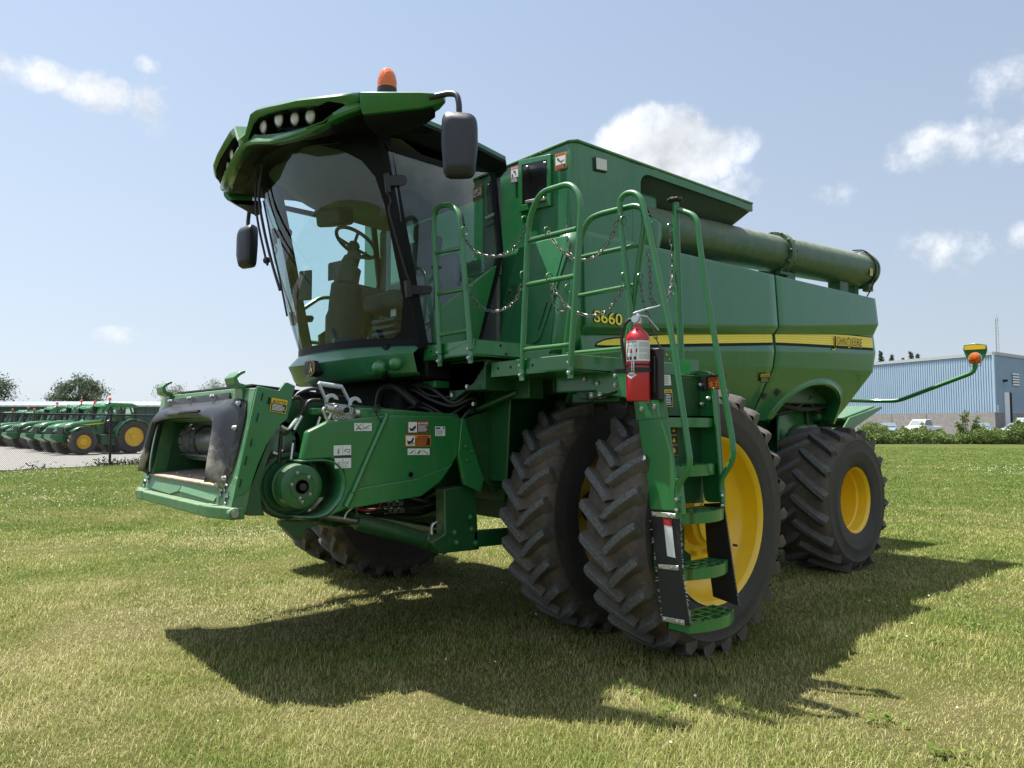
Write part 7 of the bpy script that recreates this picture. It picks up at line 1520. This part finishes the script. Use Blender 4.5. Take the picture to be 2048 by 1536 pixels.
CLOUDS = [((-0.7435, -0.5736, 0.3437), 0.1149, 0.0743, 1.3), ((-0.7257, -0.5748, 0.3781), 0.0372, 0.0372, 1.2), ((-0.7774, -0.5225, 0.3502), 0.0676, 0.0405, 1.0), ((-0.7141, -0.6146, 0.335), 0.0541, 0.0405, 0.9), ((-0.114, -0.92, 0.3751), 0.0845, 0.0284, 0.85), ((-0.1719, -0.9126, 0.3708), 0.0608, 0.0324, 0.85), ((-0.2286, -0.9019, 0.3665), 0.0338, 0.0405, 0.7), ((-0.2371, -0.8915, 0.3861), 0.0203, 0.0122, 0.5), ((-0.2206, -0.8855, 0.409), 0.0236, 0.0149, 0.5), ((-0.9077, -0.2756, 0.3165), 0.1115, 0.0446, 0.68), ((-0.9069, -0.2315, 0.352), 0.0676, 0.0608, 0.58), ((-0.9328, -0.2972, 0.2041), 0.0811, 0.0405, 0.42), ((-0.8638, -0.4196, 0.2789), 0.0473, 0.0189, 0.42), ((-0.9476, -0.2386, 0.2122), 0.0405, 0.0236, 0.5), ((-0.22, -0.9695, 0.1077), 0.0405, 0.0149, 0.6), ((-0.1068, -0.9688, 0.2236), 0.0405, 0.0095, 0.5), ((-0.7711, -0.564, 0.2955), 0.1351, 0.0405, 0.6)]
CLOUDS += [((.25, .85, .45), .55, .30, 1.3), ((-.55, .7, .5), .45, .28, 1.2), ((.85, .45, .5), .4, .3, 1.1)]   # unseen cloud banks added behind the camera to fill the near side
def dotn(v): n_ = nt.nodes.new('ShaderNodeVectorMath'); n_.operation = 'DOT_PRODUCT'; lk(nt, D, n_.inputs[0]); n_.inputs[1].default_value = tuple(v); return n_.outputs['Value']
tot = None
for (p, rw, rh, amt) in CLOUDS:
    c = dirv(p); ri = c.cross(Vector((0, 0, 1))).normalized(); upv = ri.cross(c)
    a_ = math_n(nt, 'DIVIDE', dotn(ri), rw); b_ = math_n(nt, 'DIVIDE', dotn(upv), rh)
    q_ = math_n(nt, 'SUBTRACT', 1, math_n(nt, 'ADD', math_n(nt, 'MULTIPLY', a_, a_), math_n(nt, 'MULTIPLY', b_, b_)))
    front = math_n(nt, 'GREATER_THAN', dotn(c), .3); q_ = math_n(nt, 'MULTIPLY', math_n(nt, 'MULTIPLY', math_n(nt, 'MAXIMUM', q_, 0), amt), front)
    tot = q_ if tot is None else math_n(nt, 'MAXIMUM', tot, q_)
cn = nt.nodes.new('ShaderNodeTexNoise'); cn.inputs['Scale'].default_value = 13; cn.inputs['Detail'].default_value = 12; cn.inputs['Roughness'].default_value = .62; lk(nt, D, cn.inputs['Vector'])
dn = math_n(nt, 'SUBTRACT', math_n(nt, 'ADD', math_n(nt, 'MULTIPLY', tot, .85), math_n(nt, 'MULTIPLY', cn.outputs['Fac'], 1.7)), 1.08)
mk_ = math_n(nt, 'GREATER_THAN', tot, .001)
den = nt.nodes.new('ShaderNodeMapRange'); den.interpolation_type = 'SMOOTHSTEP'; den.inputs['From Min'].default_value = 0; den.inputs['From Max'].default_value = .50; lk(nt, dn, den.inputs['Value'])
alpha = math_n(nt, 'MULTIPLY', den.outputs[0], math_n(nt, 'MULTIPLY', math_n(nt, 'MINIMUM', math_n(nt, 'MULTIPLY', tot, 4), 1), .86))
cn2 = nt.nodes.new('ShaderNodeTexNoise'); cn2.inputs['Scale'].default_value = 7; cn2.inputs['Detail'].default_value = 6; mp = nt.nodes.new('ShaderNodeVectorMath'); mp.operation = 'ADD'; mp.inputs[1].default_value = (.02, -.03, .05); lk(nt, D, mp.inputs[0]); lk(nt, mp.outputs[0], cn2.inputs['Vector'])
ccol = ramp(nt, cn2.outputs['Fac'], [(.30, (2.7, 2.9, 3.2)), (.60, (3.65, 3.72, 3.82))])
c3 = nt.nodes.new('ShaderNodeTexNoise'); c3.inputs['Scale'].default_value = 13; c3.inputs['Detail'].default_value = 12; c3.inputs['Roughness'].default_value = .62; mp2 = nt.nodes.new('ShaderNodeVectorMath'); mp2.operation = 'ADD'; mp2.inputs[1].default_value = (.012, -.018, .03); lk(nt, D, mp2.inputs[0]); lk(nt, mp2.outputs[0], c3.inputs['Vector'])
lit = math_n(nt, 'ADD', 1.0, math_n(nt, 'MULTIPLY', math_n(nt, 'SUBTRACT', cn.outputs['Fac'], c3.outputs['Fac']), 1.1))   # puffs are brighter on the side that faces the sun
cl_ = nt.nodes.new('ShaderNodeVectorMath'); cl_.operation = 'SCALE'; lk(nt, ccol.outputs['Color'], cl_.inputs[0]); lk(nt, lit, cl_.inputs['Scale'])
lk(nt, mixc(nt, alpha, skc, cl_.outputs[0]), bgn.inputs['Color']); bgn.inputs['Strength'].default_value = .10
vs_ = scene.view_settings; vs_.view_transform = 'Standard'; vs_.look = 'None'; vs_.exposure = 1.48; vs_.gamma = 1
scene.cycles.max_bounces = 8; scene.cycles.transparent_max_bounces = 16; scene.cycles.use_denoising = True
scene.cycles.caustics_reflective = False; scene.cycles.caustics_refractive = False
